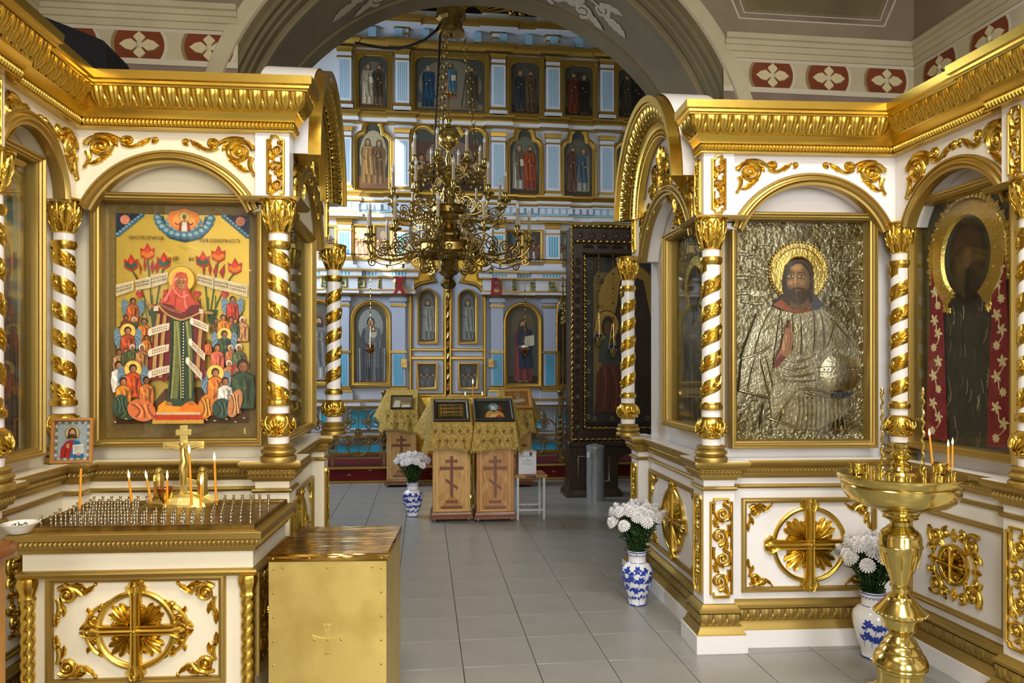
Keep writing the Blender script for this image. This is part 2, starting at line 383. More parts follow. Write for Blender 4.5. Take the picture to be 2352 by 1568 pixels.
def m_strip(w, hgt, k):
    g = G(); c = .022                                  # framed pierced panel, centred in x, z from 0
    P = [(-w / 2, c), (-w / 2, hgt - c), (-w / 2 + c * .8, hgt - c * .9), (-w / 2 + c, hgt), (w / 2 - c, hgt), (w / 2 - c * .8, hgt - c * .9), (w / 2, hgt - c),
         (w / 2, c), (w / 2 - c * .8, c * .9), (w / 2 - c, 0), (-w / 2 + c, 0), (-w / 2 + c * .8, c * .9)]
    g.rail(P, [(0, 0), (0, .014), (.004, .018), (.010, .018), (.014, .010), (.014, 0)], 0, True)
    seg = (hgt - .06) / k; r = min(w * .37, seg * .46)
    for i in range(k):
        s = 1 if i % 2 == 0 else -1; zc = hgt - .03 - seg * (i + .5)
        spiral(g, (s * w * .09, zc), r, pi / 2 + (0 if s > 0 else pi) , 1.7, -s, r * .19, .018, leaves=2)
        g.strip(bez((-s * w * .30, zc + seg * .55), (-s * w * .42, zc - seg * .1), (s * w * .10, zc - r * 1.02), 10), lambda t: .010 * (1 - .4 * t), .016, ridge=.2)
        leaf(g, (-s * w * .22, zc - seg * .12), (-s * w * .30, zc - seg * .58), .2 * s, .018, .015, 3); leaf(g, (-s * w * .26, zc + seg * .30), (-s * w * .40, zc - seg * .02), -.1 * s, .010, .012, 2)
        leaf(g, (s * w * .08, zc + r), (s * w * .34, zc + r + seg * .16), .2 * s, .010, .013, 2)
    return g
def m_cross(r, arm, lozenge=False):
    g = G()                                            # ring, flared cross and four palmettes
    g.rail(arc(0, 0, r, pi * 2, 0, 48)[:-1], [(-.012, 0), (-.012, .016), (-.004, .022), (.006, .020), (.013, .012), (.013, 0)], 0, True)
    for q in range(4):
        a = pi / 4 + q * pi / 2
        for k in range(-2, 3):
            b = a + k * .25; L = r * (.90 - .06 * k * k)
            petal(g, (r * .18 * cos(a), r * .18 * sin(a)), (L * cos(b), L * sin(b)), r * .12, .022)
        spiral(g, (r * .60 * cos(a - .52), r * .60 * sin(a - .52)), r * .09, a, 1.1, 1, .005, .018)
        spiral(g, (r * .60 * cos(a + .52), r * .60 * sin(a + .52)), r * .09, a + pi, 1.1, -1, .005, .018)
    w0, w1 = r * .135, r * .27
    for q in range(4):
        c, s_ = cos(q * pi / 2), sin(q * pi / 2)
        prof = [(0, w0), (.70 * arm, w0 * 1.05), (.84 * arm, w1 * .95), (.90 * arm, w1), (.905 * arm, w1 * .72), (.965 * arm, w1 * .66), (arm, w1 * .42)]
        top = [(u, v) for u, v in prof]; poly = top + [(u, -v) for u, v in reversed(top)]
        def wf(t, prof=prof):
            u = t * arm
            for (u0, v0), (u1, v1) in zip(prof, prof[1:]):
                if u0 <= u <= u1 + 1e-9: return v0 + (v1 - v0) * (u - u0) / (u1 - u0 + 1e-9)
            return prof[-1][1]
        g.strip([(arm * i / 24 * c, arm * i / 24 * s_) for i in range(25)], wf, .034, 0, cs=((-1, 0), (-1, .62), (-.86, .80), (-.62, .74), (-.45, .50), (-.2, .92), (0, 1), (.2, .92), (.45, .50), (.62, .74), (.86, .80), (1, .62), (1, 0)))
        g.prism([(u * c - v * s_, u * s_ + v * c) for u, v in [(arm * .995, w1 * .42), (arm, -w1 * .42), (arm * .99, -w1 * .42), (arm * .99, w1 * .42)]], -.02, 0)
        g.dome(.92 * arm * c, .92 * arm * s_, w1 * .30, .042, -.005 + .005)
    g.dome(0, 0, r * .07, .046)
    if lozenge:
        for sx in (-1, 1):
            for sz in (-1, 1):
                def P(x, z): return (sx * x * r, sz * z * r)
                pts = [P(1.28, .18), P(1.12, .34), P(1.16, .5), P(.98, .62), P(.86, .52)]
                g.strip(bez(P(1.34, .10), P(1.20, .52), P(.98, .62), 10), .010, .018, ridge=.2)
                spiral(g, P(.90, .64), r * .09, 0, 1.3, sx * sz, .007, .018)
                spiral(g, P(1.12, .30), r * .10, pi, 1.3, -sx * sz, .007, .018)
                leaf(g, P(1.02, .50), P(.74, .80), .15 * sx * sz, .011, .016, 3)
                leaf(g, P(1.20, .16), P(1.50, .03), .1 * sx * sz, .013, .016, 2)
                leaf(g, P(1.18, .40), P(1.28, .62), -.2 * sx * sz, .010, .014, 2)
    return g
def m_corner(L=.15):
    g = G()                                            # corner acanthus, corner at origin, runs +x and -z
    k = L / .15
    def P(x, z): return (x * k, z * k)
    spiral(g, P(.045, -.042), .036 * k, pi * .8, 1.8, -1, .0085 * k, .018, leaves=2)
    g.strip(bez(P(.035, -.006), P(.08, -.012), P(.10, -.045), 8), .009 * k, .016, ridge=.2)
    leaf(g, P(.055, -.010), P(.115, -.018), .15, .010 * k, .015, 3); leaf(g, P(.085, -.04), P(.148, -.004), -.2, .011 * k, .015, 3)
    g.dome(.150 * k, -.004 * k, .008 * k, .013)
    g.strip(bez(P(.010, -.055), P(.022, -.085), P(.012, -.115), 8), .009 * k, .016, ridge=.2)
    leaf(g, P(.02, -.075), P(.034, -.125), .15, .010 * k, .014, 3); leaf(g, P(.012, -.105), P(.006, -.165), -.1, .010 * k, .014, 3)
    g.dome(.014 * k, -.128 * k, .007 * k, .012)
    return g
def m_openwork(r=.20):
    g = G()                                            # pierced rounded square with a small ringed cross
    g.merge(m_cross(r * .50, r * .50))
    for q in range(4):
        M = Matrix.Rotation(q * pi / 2, 4, 'Y'); h = G()
        spiral(h, (r * .66, r * .66), r * .30, pi * .25, 1.5, 1, .012, .022, leaves=3)
        spiral(h, (r * .30, r * .80), r * .16, pi * .6, 1.4, -1, .008, .018, leaves=2)
        spiral(h, (r * .80, r * .30), r * .16, -pi * .1, 1.4, 1, .008, .018, leaves=2)
        h.strip(bez((-r * .45, r * .62), (0, r * .98), (r * .45, r * .62), 10), .008, .014, ridge=.2)
        leaf(h, (0, r * .62), (0, r * .98), 0, .016, .018, 3)
        leaf(h, (r * .4, r * .4), (r * .62, r * .62), 0, .02, .016, 2)
        g.merge(h, M)
    return g
def m_crest(w=.62, hgt=.44):
    g = G()                                            # tall carved cluster under the rounded pediment
    for s in (-1, 1):
        def P(x, z): return (s * x * w, z * hgt)
        spiral(g, P(.15, .62), w * .11, pi / 2, 1.7, -s, .014, .026, leaves=3)
        spiral(g, P(.30, .40), w * .09, pi / 2, 1.7, s, .012, .024, leaves=3)
        spiral(g, P(.12, .30), w * .07, 0, 1.5, s, .010, .022, leaves=2)
        spiral(g, P(.43, .16), w * .065, pi / 2, 1.5, -s, .009, .022, leaves=3)
        leaf(g, P(.03, .72), P(.10, 1.0), -.2 * s, .022, .024, 4); leaf(g, P(.20, .78), P(.34, .72), .2 * s, .02, .02, 3)
        leaf(g, P(.34, .50), P(.46, .44), .2 * s, .018, .02, 3); leaf(g, P(.46, .12), P(.50, -.16), .1 * s, .018, .018, 4)
        leaf(g, P(.22, .22), P(.40, .02), -.2 * s, .016, .018, 3)
    leaf(g, (0, hgt * .66), (0, hgt * 1.06), 0, .026, .030, 4); leaf(g, (0, hgt * .2), (0, hgt * .60), 0, .03, .026, 4)
    g.dome(0, hgt * .63, .030, .036)
    return g
MESH = {}
def shared(key, fn, mats, smooth=45):
    if key not in MESH: MESH[key] = fn().mesh(key, mats, smooth)
    return MESH[key]
# ================================================================ setting: floor, walls, arch, nave shell
YW, YB = 6.12, 7.46                                    # front and back of the arch wall
AXC, AZC, AR = 0.545, 3.19, 2.10
floor = struct(part('floor', (lambda g: (g.box(-5, 6, -4, 14.5, -.12, -.006), g)[1])(G()), 'grout'))
tile_me = (lambda g: (g.box(-.1975, .1975, -.1975, .1975, -.02, 0, b=.002), g)[1])(G()).mesh('floor_tile', 'tile')
p0 = on_floor(1044, 1380)                              # a joint of the photograph fixes the tile grid
TX0 = p0.x
for i in range(-6, 7):
    for j in range(-3, 21):
        x, y = TX0 + (i + .5) * .405, 2.42 + (j + .5) * .405
        if y < 1.5 or x < -2.2 or x > 3.2 or (y < 4 and (x < -1.9)): continue
        o = link('floor_tile', tile_me, floor); o.location = (x, y, 0); o.scale = (1.014, 1.014, 1)
g = G(); g.box(-5, 6, -4, 1.6, -.02, -.001); g.box(-5, -2.3, 1.6, 14.5, -.02, -.001); g.box(3.2, 6, 1.6, 14.5, -.02, -.001); g.box(-2.3, 3.2, 10.8, 14.5, -.02, -.001)
part('outer_floor', g, 'tile', floor)
# arch wall: plate with an arched opening, slightly flared towards the nave
def arch_pts(r, rx=1.0, n=40): return [(AXC - r * rx * cos(pi * i / n), AZC + r * sin(pi * i / n)) for i in range(n + 1)]
def arch_ring(stations, n=48):
    """stations (y, r, rx): ribbon across the soffit, legs to the floor"""
    g = G(); vs = []; k = len(stations)
    rows = [[(AXC - r * rx, y, 0) for (y, r, rx) in stations]]
    for i in range(n + 1):
        a = pi * i / n; rows.append([(AXC - r * rx * cos(a), y, AZC + r * sin(a)) for (y, r, rx) in stations])
    rows.append([(AXC + r * rx, y, 0) for (y, r, rx) in stations])
    for rw in rows: vs += rw
    g.add(vs, [(i * k + j, i * k + j + 1, (i + 1) * k + j + 1, (i + 1) * k + j) for i in range(len(rows) - 1) for j in range(k - 1)])
    return g
XL, XR, ZT = -2.98, 4.33, 5.75
wall_front = struct(part('wall_front', (lambda g: (g.prism([(XL - .4, 0), (XL - .4, ZT), (XR + .4, ZT), (XR + .4, 0), (AXC + AR + .16, 0)] + list(reversed(arch_pts(AR + .16))) + [(AXC - AR - .16, 0)], YW, YB - .02), g)[1])(G()), 'plaster_brown'))
part('arch_face_band', arch_ring([(YW - .012, AR + .30, 1), (YW - .03, AR + .29, 1), (YW - .03, AR + .17, 1), (YW + .0, AR + .16, 1)]), 'plaster', wall_front)
part('arch_moulding', arch_ring([(YW, AR + .16, 1), (YW + .04, AR + .13, 1), (YW + .05, AR + .10, 1), (YW + .11, AR + .10, 1), (YW + .12, AR + .075, 1), (YW + .18, AR + .07, 1), (YW + .19, AR + .05, 1), (YW + .27, AR + .045, 1), (YW + .28, AR + .02, 1.0)]), 'plaster_dark', wall_front, smooth=25)
part('arch_line', arch_ring([(YW + .28, AR + .02, 1), (YW + .285, AR, 1), (YW + .33, AR, 1.0), (YW + .335, AR + .01, 1.0)]), 'plaster_green', wall_front)
part('arch_soffit', arch_ring([(YW + .335, AR + .01, 1.0), (YW + .7, AR + .005, 1.02), (YB - .28, AR, 1.04)]), 'plaster_green', wall_front)
part('arch_inner_band', arch_ring([(YB - .28, AR, 1.04), (YB - .27, AR - .02, 1.04), (YB - .01, AR - .02, 1.05), (YB, AR, 1.05), (YB, AR + .5, 1.05)]), 'plaster_dark', wall_front)
# grey painted foliage on the soffit
mat('foliage_paint', rgb(178, 168, 148), 0, 0.8)
def soffit_foliage(a_mid, sgn):
    g = G(); h = G()
    for s in (-1, 1):
        def P(x, z): return (s * x, z)
        spiral(h, P(.14, .10), .10, pi / 2, 1.6, -s, .02, .006, leaves=3); spiral(h, P(.30, -.06), .09, -pi / 2, 1.6, s, .018, .006, leaves=3)
        h.strip(bez(P(0, -.05), P(.2, -.2), P(.38, .02), 10), .014, .005); leaf(h, P(.36, 0), P(.62, .06), .1, .05, .006, 4); leaf(h, P(.20, .08), P(.40, .20), -.1, .035, .005, 3)
        leaf(h, P(.26, -.12), P(.50, -.18), .1, .035, .005, 3)
    for k in range(7): h.dome(.09 * cos(k * .9), .07 * sin(k * .9), .05, .008)
    for (x, y, z) in h.v:
        a = a_mid + sgn * x / AR; yy = YW + .76 + z * 1.15; r = AR - .004 + y * .5
        g.v.append((AXC + r * 1.025 * cos(a), yy, AZC + r * sin(a)))
    g.f = h.f; g.m = h.m; return g
for (a, s) in ((radians(67), 1), (radians(113), -1)):
    part('painted_foliage', soffit_foliage(a, s), 'foliage_paint', wall_front)
# side walls of the front room, ceiling, entrance wall
wall_left = struct(part('wall_left', (lambda g: (g.box(XL - .4, XL, -4, YW, 0, ZT), g)[1])(G()), 'plaster_brown'))
wall_right = struct(part('wall_right', (lambda g: (g.box(XR, XR + .4, -4, YW, 0, ZT), g)[1])(G()), 'plaster_brown'))
wall_back = struct(part('wall_back', (lambda g: (g.box(XL - .4, XR + .4, -4.3, -4, 0, ZT), g)[1])(G()), 'plaster'))
ceiling = struct(part('ceiling', (lambda g: (g.box(XL - .4, XR + .4, -4.3, YB - .02, ZT, ZT + .3), g)[1])(G()), 'plaster'))
# painted frieze: flat bands, stepped cornice, rosettes
def frieze(wall, length, M, marks, xa=None, xb=None):
    g = G(); g.box(xa, xb, -.006, 0, 4.055, 4.27); part('frieze_band', g, 'plaster', wall, M)
    g = G(); g.box(xa, xb, -.012, 0, 4.01, 4.055); g.box(xa, xb, -.008, 0, 4.27, 4.30); part('frieze_fillet', g, 'plaster_line', wall, M)
    g = G()
    g.rail([(xb, 4.30), (xa, 4.30)], [(0, 0), (0, .02), (.05, .022), (.055, .035), (.10, .037), (.105, .05), (.14, .055), (.15, .075), (.19, .08), (.195, 0)])
    part('cornice_moulding', g, 'plaster', wall, M, smooth=20)
    g = G(); g.box(xa, xb, -.004, 0, 3.55, 4.01); part('lower_band', g, 'plaster_mauve', wall, M)
    for x in marks:
        o = part('painted_rosette', shared('painted_rosette', rosette, ['rosette_red', 'plaster_line', 'rosette_shade', 'rosette_petal']), None, wall, M @ T(x, -.007, 4.162))
mat('rosette_red', rgb(122, 58, 24), 0, 0.85, noise=(5, rgb(104, 46, 16), 0.3, 0.7)); mat('rosette_shade', rgb(134, 116, 78), 0, 0.85); mat('rosette_petal', rgb(204, 190, 152), 0, 0.85)
def rosette():
    g = G(); hh = .107
    def clipped(r, dx):
        a = math.asin(hh / r); return [(dx + x, z) for x, z in arc(0, 0, r, -a, a, 8) + arc(0, 0, r, pi - a, pi + a, 8)]
    g.prism(clipped(.192, -.022), -.0006, 0, 2); g.prism(clipped(.192, .022), -.0012, 0, 1); g.prism(clipped(.188, 0), -.0022, 0, 0)
    for k in range(4):
        c, s = cos(k * pi / 2), sin(k * pi / 2); e = .15 if k % 2 == 0 else .105; w = .045
        o = [(0, .0), (.03, .02), (.06, w), (e * .72, w * .75), (e * .88, w * .3), (e, 0)]
        poly = o + [(a, -b) for a, b in reversed(o[1:-1])]
        g.prism([(a * c - b * s + .006, a * s + b * c - .006) for a, b in poly], -.004, 0, 2)
        g.prism([(a * c - b * s, a * s + b * c) for a, b in poly], -.007, 0, 3)
        leaf(g, (.03 * c, .03 * s), (e * .9 * c, e * .9 * s), 0, .012, .010, 1, 0, 6)
        for q in range(len(g.m) - 36, len(g.m)): g.m[q] = 3
    g.dome(0, 0, .028, .018, 0, 12, 1); g.dome(.002, -.002, .018, .022, 0, 10, 3)
    return g
def mk(xs, py):
    return [on_y(px, py, YW).x for px in xs]
R_OUT = AR + .30; zb = 4.16
cutx = sqrt(R_OUT ** 2 - (zb - AZC) ** 2)
frieze(wall_front, 0, T(0, YW, 0), mk((165, 321, 481), 118), XL, AXC - sqrt(R_OUT ** 2 - (4.49 - AZC) ** 2) )
frieze(wall_front, 0, T(0, YW, 0), mk((1773, 1902, 2035), 183), AXC + sqrt(R_OUT ** 2 - (4.49 - AZC) ** 2), XR)
MR = T(XR, 0, 0) @ Matrix.Rotation(-pi / 2, 4, 'Z')    # local x -> -Y, outward -> -X
frieze(wall_right, 0, MR, [-on_x(px, py, XR).y for px, py in ((2160, 160), (2275, 88))], -YW, 3.0)
ML = T(XL, 0, 0) @ Matrix.Rotation(pi / 2, 4, 'Z')
frieze(wall_left, 0, ML, [], -3.0, YW)
# painted coffers above the cornice
def coffer(px, y0, y1, yy, M=None):
    a, b = on_y(px[0], y0, YW), on_y(px[1], y0, YW)
    for k, (d, mt) in enumerate(((0, 'plaster_line'), (.012, 'plaster_mauve'), (.05, 'plaster_line'), (.058, 'plaster_green'), (.085, 'plaster_dark'))):
        g = G(); z = a.z + d; x0, x1 = a.x + d * .9 , b.x - d * .9
        g.prism([(x0, z), (x0 - (.5 - d) * .45, z + .5), (x1 + (.5 - d) * .45, z + .5), (x1, z)], YW - .002 - .002 * k, YW - .0005)
        part('painted_coffer', g, mt, wall_front)
coffer((1697, 2032), 43, 0, 0)
# nave behind the arch
nave_l = struct(part('wall_nave_left', (lambda g: (g.box(-3.7, -3.6, YB, 8.22, 0, 8), g.box(-3.7, -3.6, 9.72, 14.4, 0, 8), g.box(-3.7, -3.6, 8.22, 9.72, 0, 5.2), g.box(-3.7, -3.6, 8.22, 9.72, 7.55, 8), g.box(-3.7, -3.6, 8.22, 8.56, 6.15, 6.75), g.box(-3.7, -3.6, 8.56, 9.72, 6.3, 7.55), g)[6])(G()), 'plaster'))
struct(part('wall_nave_right', (lambda g: (g.box(5.2, 5.6, YB, 14.4, 0, 8), g)[1])(G()), 'plaster'))
struct(part('wall_nave_end', (lambda g: (g.box(-4, 5.6, 14.1, 14.4, 0, 8), g)[1])(G()), 'plaster_brown'))
struct(part('ceiling_nave', (lambda g: (g.box(-4, 5.6, YB - .1, 14.4, 8, 8.3), g)[1])(G()), 'plaster'))
struct(part('wall_nave_front', (lambda g: (g.box(-4, 5.6, YB - .02, YB + .05, ZT, 8.1), g.box(-4, AXC - AR * 1.05 - .3, YB - .02, YB + .05, 0, ZT), g.box(AXC + AR * 1.05 + .3, 5.6, YB - .02, YB + .05, 0, ZT), g)[3])(G()), 'plaster'))
# ================================================================ gilded icon shrines
class Bay:
    """one face of a shrine: local x along the face, z up, -y outwards"""
    def __init__(s, P0, P1):
        s.P0 = Vector((*P0, 0)); d = Vector((P1[0] - P0[0], P1[1] - P0[1], 0)); s.L = d.length
        s.M = T(*s.P0) @ Matrix.Rotation(atan2(d.y, d.x), 4, 'Z'); s.I = s.M.inverted()
    def loc(s, px, py, y=0.0):
        a = s.I @ Vector((0, 0, EYE)); v = s.I.to_3x3() @ Vector(ray(px, py)); D = (y - a.y) / v.y
        p = a + v * D; return p.x, p.z
def column_meshes(hand):
    R0 = .052; out = {}
    def wrap(h, rad, z0):                                # relief drawn flat (x, z) laid round the column
        g = G()
        for (x, y, z) in h.v: r = rad(z) - y; a = x / .06; g.v.append((r * cos(a), r * sin(a), z + z0))
        g.f = h.f; g.m = h.m; return g
    capr = lambda z: .050 + .034 * max(0, min(1, z / .165)) ** 1.6 + .012 * sin(pi * max(0, min(1, z / .165)))
    n = 14; g = G(); g.lathe([(capr(.165 * j / n) - .003, .165 * j / n) for j in range(n + 1)], 40, (0, 0, 1.215)); h = G(); per = 2 * pi * .06
    for k in range(6):
        x = per * k / 6
        leaf(h, (x, .002), (x, .152), 0, .0235, .013, 4, 0, 18)
        for sx in (-1, 1): leaf(h, (x + sx * .004, .02), (x + sx * .020, .075), -.15 * sx, .007, .011, 2); leaf(h, (x + sx * .004, .05), (x + sx * .022, .115), -.15 * sx, .007, .011, 2)
        leaf(h, (x + per / 12, .05), (x + per / 12, .162), 0, .016, .008, 3)
    g.merge(wrap(h, capr, 1.215))
    g.lathe([(.086, .165), (.094, .168), (.096, .176), (.088, .182)], 32, (0, 0, 1.207))
    g.lathe([(.052, 0), (.06, .006), (.052, .014)], 32, (0, 0, 1.205)); out['capital'] = (g, 'gold')
    g = G(); g.lathe([(.050, 0), (.050, .04)], 24, (0, 0, 1.165))
    g.lathe([(R0, .295), (R0, 1.135)], 28); g.lathe([(.054, .255), (.054, .30)], 24); g.lathe([(.054, .09), (.056, .13)], 24); out['shaft'] = (g, 'white_paint')
    g = G(); tor = lambda r, z, h: [(r - .012, z), (r - .002, z + h * .12), (r, z + h * .5), (r - .002, z + h * .88), (r - .012, z + h)]
    g.lathe([(.053, 1.118), (.058, 1.128)] + tor(.064, 1.128, .038)[1:], 28); out['upper_collar'] = (g, 'gold')
    g = G(); g.lathe(tor(.066, .292, .036)[:-1] + [(.058, .327), (.054, .338)], 28); out['lower_collar'] = (g, 'gold')
    g = G(); nph = 168; turns = 5.62; z0 = .33; pitch = .142; bw = .044
    vs = []; m = 4
    for i in range(nph + 1):
        ph = 2 * pi * turns * i / nph
        for j in range(m + 1):
            z = z0 + pitch * ph / (2 * pi) + (-1 + 2 * j / m) * bw; e = (.001, .0045, .0015, .0045, .001)[j]; j_ = (-1, -.86, 0, .86, 1)[j]
            z = z0 + pitch * ph / (2 * pi) + j_ * bw; vs.append(((R0 + e) * cos(ph * hand), (R0 + e) * sin(ph * hand), min(max(z, .325), 1.130)))
    g.add(vs, [(i * (m + 1) + j, i * (m + 1) + j + 1, (i + 1) * (m + 1) + j + 1, (i + 1) * (m + 1) + j) for i in range(nph) for j in range(m)])
    h = G(); Lt = turns * 2 * pi * R0; u = .02; k = 0      # carved volutes and leaves along the band
    while u < Lt - .03:
        if k % 2 == 0: spiral(h, (u, .004), .024, pi / 2, 1.6, -1, .0052, .0085); leaf(h, (u - .02, -.014), (u + .03, -.030), .15, .008, .007, 3)
        else:
            for q in (-1, 0, 1): leaf(h, (u - .030, -.012), (u + .022 - .008 * abs(q), .022 * q + .004), .1 * q, .0085, .0075, 2)
            leaf(h, (u - .02, .012), (u + .006, .032), .1, .006, .006, 2)
        u += .058; k += 1
    w2 = G()
    for (x, y, z) in h.v: ph = x / R0; r = R0 + .0015 - y; w2.v.append((r * cos(ph * hand), r * sin(ph * hand), min(max(z0 + pitch * ph / (2 * pi) + z, .325), 1.130)))
    w2.f = h.f; w2.m = h.m; g.merge(w2); out['spiral_band'] = (g, 'gold')
    ballr = lambda z: .050 + .034 * max(0, sin(pi * max(0, min(1, z / .13)))) ** .75
    g = G(); g.lathe([(ballr(.13 * j / 14) - .002, .13 * j / 14) for j in range(15)], 40, (0, 0, .128)); h = G()
    for k in range(4):
        x = per * k / 4
        for q in range(-3, 4): a_ = pi / 2 + q * .42; L_ = .070 - .004 * abs(q); petal(h, (x + .012 * cos(a_), .034 + .012 * sin(a_)), (x + L_ * .62 * cos(a_), .034 + L_ * sin(a_)), .0085, .008)
        for sx in (-1, 1): spiral(h, (x + sx * .020, .024), .014, pi / 2, 1.4, sx, .004, .008); h.strip(bez((x + sx * .008, .036), (x + sx * .05, .05), (x + sx * per / 8, .112), 10), .0045, .007)
    g.merge(wrap(h, ballr, .128)); out['ball'] = (g, 'gold')
    g = G(); g.lathe([(.092, 0), (.094, .02), (.090, .028), (.076, .032), (.086, .04), (.092, .052), (.086, .064), (.074, .068), (.078, .076), (.082, .084), (.076, .092), (.056, .096)], 36); out['base'] = (g, 'gold_matt')
    return {k: v[0].mesh('column_' + k, v[1], 50) for k, v in out.items()}
COLM = {1: column_meshes(1), -1: column_meshes(-1)}
def column(parent, x, y, z, hand):
    c = link('twisted_column', None, parent); c.location = (x, y, z)
    for k, me in COLM[hand].items(): link(k, me, c)
    return c
# cornice ------------------------------------------------------------
CORN = [(0, 0), (.048, 0), (.050, .008), (.044, .012), (.044, .050), (.056, .052), (.058, .060), (.066, .080), (.074, .094), (.082, .098), (.092, .115), (.112, .140), (.122, .165), (.128, .184),
        (.142, .188), (.142, .198), (.150, .202), (.152, .214), (.165, .220), (.168, .262), (0, .264)]
def leaf_run(g, n, uw, place, A=.016, o0=.084, o1=.132, z0=.100, z1=.186):
    """acanthus leaves hanging over the ovolo; place(s, out, z) -> xyz"""
    nu, nt = 12, 7
    for k in range(n):
        vs = []
        for it in range(nt + 1):
            t = it / nt
            for iu in range(nu + 1):
                u = -1 + 2 * iu / nu; half = (.54 if t > .45 else .54 * (.30 + .70 * sin(pi / 2 * t / .45)))
                o = o0 + (o1 - o0) * t ** .8; z = z0 + (z1 - z0) * t
                e = A * ((1 - abs(u) ** 2.2) * (.35 + .65 * sin(pi * min(1, t * .9 + .05)))) * (.62 + .38 * abs(cos(pi * 1.5 * u))) + .002
                if abs(u) > .99: e = .0
                vs.append(place((k + .5 + u * half) * uw, o + e, z - (.006 * (1 - u * u) if it == 0 else 0)))
        g.add(vs, [(i * (nu + 1) + j, i * (nu + 1) + j + 1, (i + 1) * (nu + 1) + j + 1, (i + 1) * (nu + 1) + j) for i in range(nt) for j in range(nu)])
        if k == n - 1: continue
        vs = []                                         # dart leaf between two
        for it in range(5):
            t = it / 4
            for iu in range(5):
                u = -1 + 2 * iu / 4; o = o0 + (o1 - o0) * (t * .62) ** .8; vs.append(place((k + 1 + u * .30 * sin(pi * (.12 + .80 * t))) * uw, o + A * .75 * (1 - abs(u) ** 1.5) * sin(pi * (.2 + .7 * t)) + .001, z0 - .004 + (z1 - z0) * t * .62))
        g.add(vs, [(i * 5 + j, i * 5 + j + 1, (i + 1) * 5 + j + 1, (i + 1) * 5 + j) for i in range(4) for j in range(4)])
def bead_run(g, n, uw, place, o=.046, z0=.013, z1=.050):
    for k in range(n):
        vs = []
        for it in range(5):
            t = it / 4
            for iu in range(5):
                u = -1 + 2 * iu / 4
                vs.append(place((k + .5 + u * .46) * uw, o + .014 * (1 - u * u) * sin(pi * (t * .8 + .1)), z0 + (z1 - z0) * t))
        g.add(vs, [(i * 5 + j, i * 5 + j + 1, (i + 1) * 5 + j + 1, (i + 1) * 5 + j) for i in range(4) for j in range(4)])
def path_runs(path, off, fn, uw):
    """fn(n, uw, place) for each straight piece of the plan path, trimmed to its mitres at offset off"""
    mt = mitres(path)
    for i in range(len(path) - 1):
        a, b = Vector(path[i]), Vector(path[i + 1]); d = (b - a).normalized(); nn = Vector((d.y, -d.x))
        s0 = (Vector(mt[i]) * off).dot(d); s1 = (b - a).length + (Vector(mt[i + 1]) * off).dot(d); L = s1 - s0
        if L < uw * .8: continue
        n = max(1, round(L / uw)); w = L / n
        fn(n, w, lambda s, o, z, a=a, d=d, nn=nn, s0=s0: (*(a + d * (s0 + s) + nn * o), z))
LEDGE = [(0, -.115), (.012, -.115), (.016, -.100), (.030, -.098), (.034, -.082), (.034, -.052), (.046, -.050), (.066, -.034), (.074, -.016), (.070, -.002), (.06, 0), (-.3, 0)]
PLINTH = [(-.02, 0), (.06, 0), (.06, .100), (-.02, .100)]
BASE = [(-.02, .100), (.052, .100), (.050, .112), (.036, .132), (.034, .150), (.022, .152), (.022, .215), (.034, .222), (.034, .236), (.022, .244), (.010, .262), (0, .268), (-.02, .268)]
FRAME = [(0, 0), (0, .055), (.006, .066), (.014, .068), (.020, .058), (.026, .058), (.030, .050), (.030, .030), (.034, .028), (.034, -.02)]
ARCHB = [(0, 0), (0, .018), (.006, .026), (.014, .026), (.018, .018), (.030, .022), (.036, .034), (.046, .036), (.052, .028), (.056, .020), (.070, .018), (.072, -.03)]
def shrine(name, label, path, low_path, corn_path, zl, zcol, zcor, cols, matw, fills=()):
    """zl ledge top, zcol column top, zcor cornice underside"""
    o = thing(name, label, 'icon shrine', (0, 0, 0))
    g = G(); g.sweep(low_path, [(0, .26), (0, zl - .11)]); part('base_wall', g, matw, o)
    g = G(); g.sweep(low_path, PLINTH); part('plinth', g, 'white_paint', o)
    g = G(); g.sweep(low_path, BASE)
    path_runs(low_path, .03, lambda n, w, pl: leaf_run(g, n, w, pl, .012, .020, .026, .158, .214), .072); part('base_moulding', g, 'gold_matt', o)
    g = G(); g.sweep(low_path, [(0, zl - .18), (.012, zl - .176), (.018, zl - .166), (.012, zl - .156), (0, zl - .152)]); part('string_moulding', g, 'gold_matt', o)
    g = G(); g.sweep(low_path, [(a, zl + z) for a, z in LEDGE[:-2]])
    path_runs(low_path, .036, lambda n, w, pl: bead_run(g, n, w, pl, .032, zl - .084, zl - .056), .022); part('ledge_moulding', g, 'gold_matt', o)
    g = G(); g.sweep(low_path, [(.066, zl - .01), (.064, zl), (-.01, zl), (-.01, zl - .02)]); part('ledge_top', g, matw, o)
    for kf, (b_, xa, xb, yf) in enumerate(fills): g = G(); g.box(xa, xb, yf, .12, zl - .03, zl - .0012 - .0007 * kf); part('ledge_block', g, matw, o, b_.M)
    g = G(); g.sweep(path, [(-.08, zl - .02), (-.08, zcor + .02)]); part('upper_wall', g, matw, o)
    g = G(); g.sweep(corn_path, [(a, zcor + z) for a, z in CORN]); part('cornice', g, 'gold', o, smooth=30)
    g = G(); path_runs(corn_path, .12, lambda n, w, pl: leaf_run(g, n, w, lambda s, q, z: pl(s, q, zcor + z)), .074); part('cornice_leaves', g, 'gold', o)
    g = G(); path_runs(corn_path, .05, lambda n, w, pl: bead_run(g, n, w, lambda s, q, z: pl(s, q, zcor + z)), .020); part('cornice_beading', g, 'gold', o)
    for c in cols: column(o, c[0], c[1], zl, c[2])
    return o
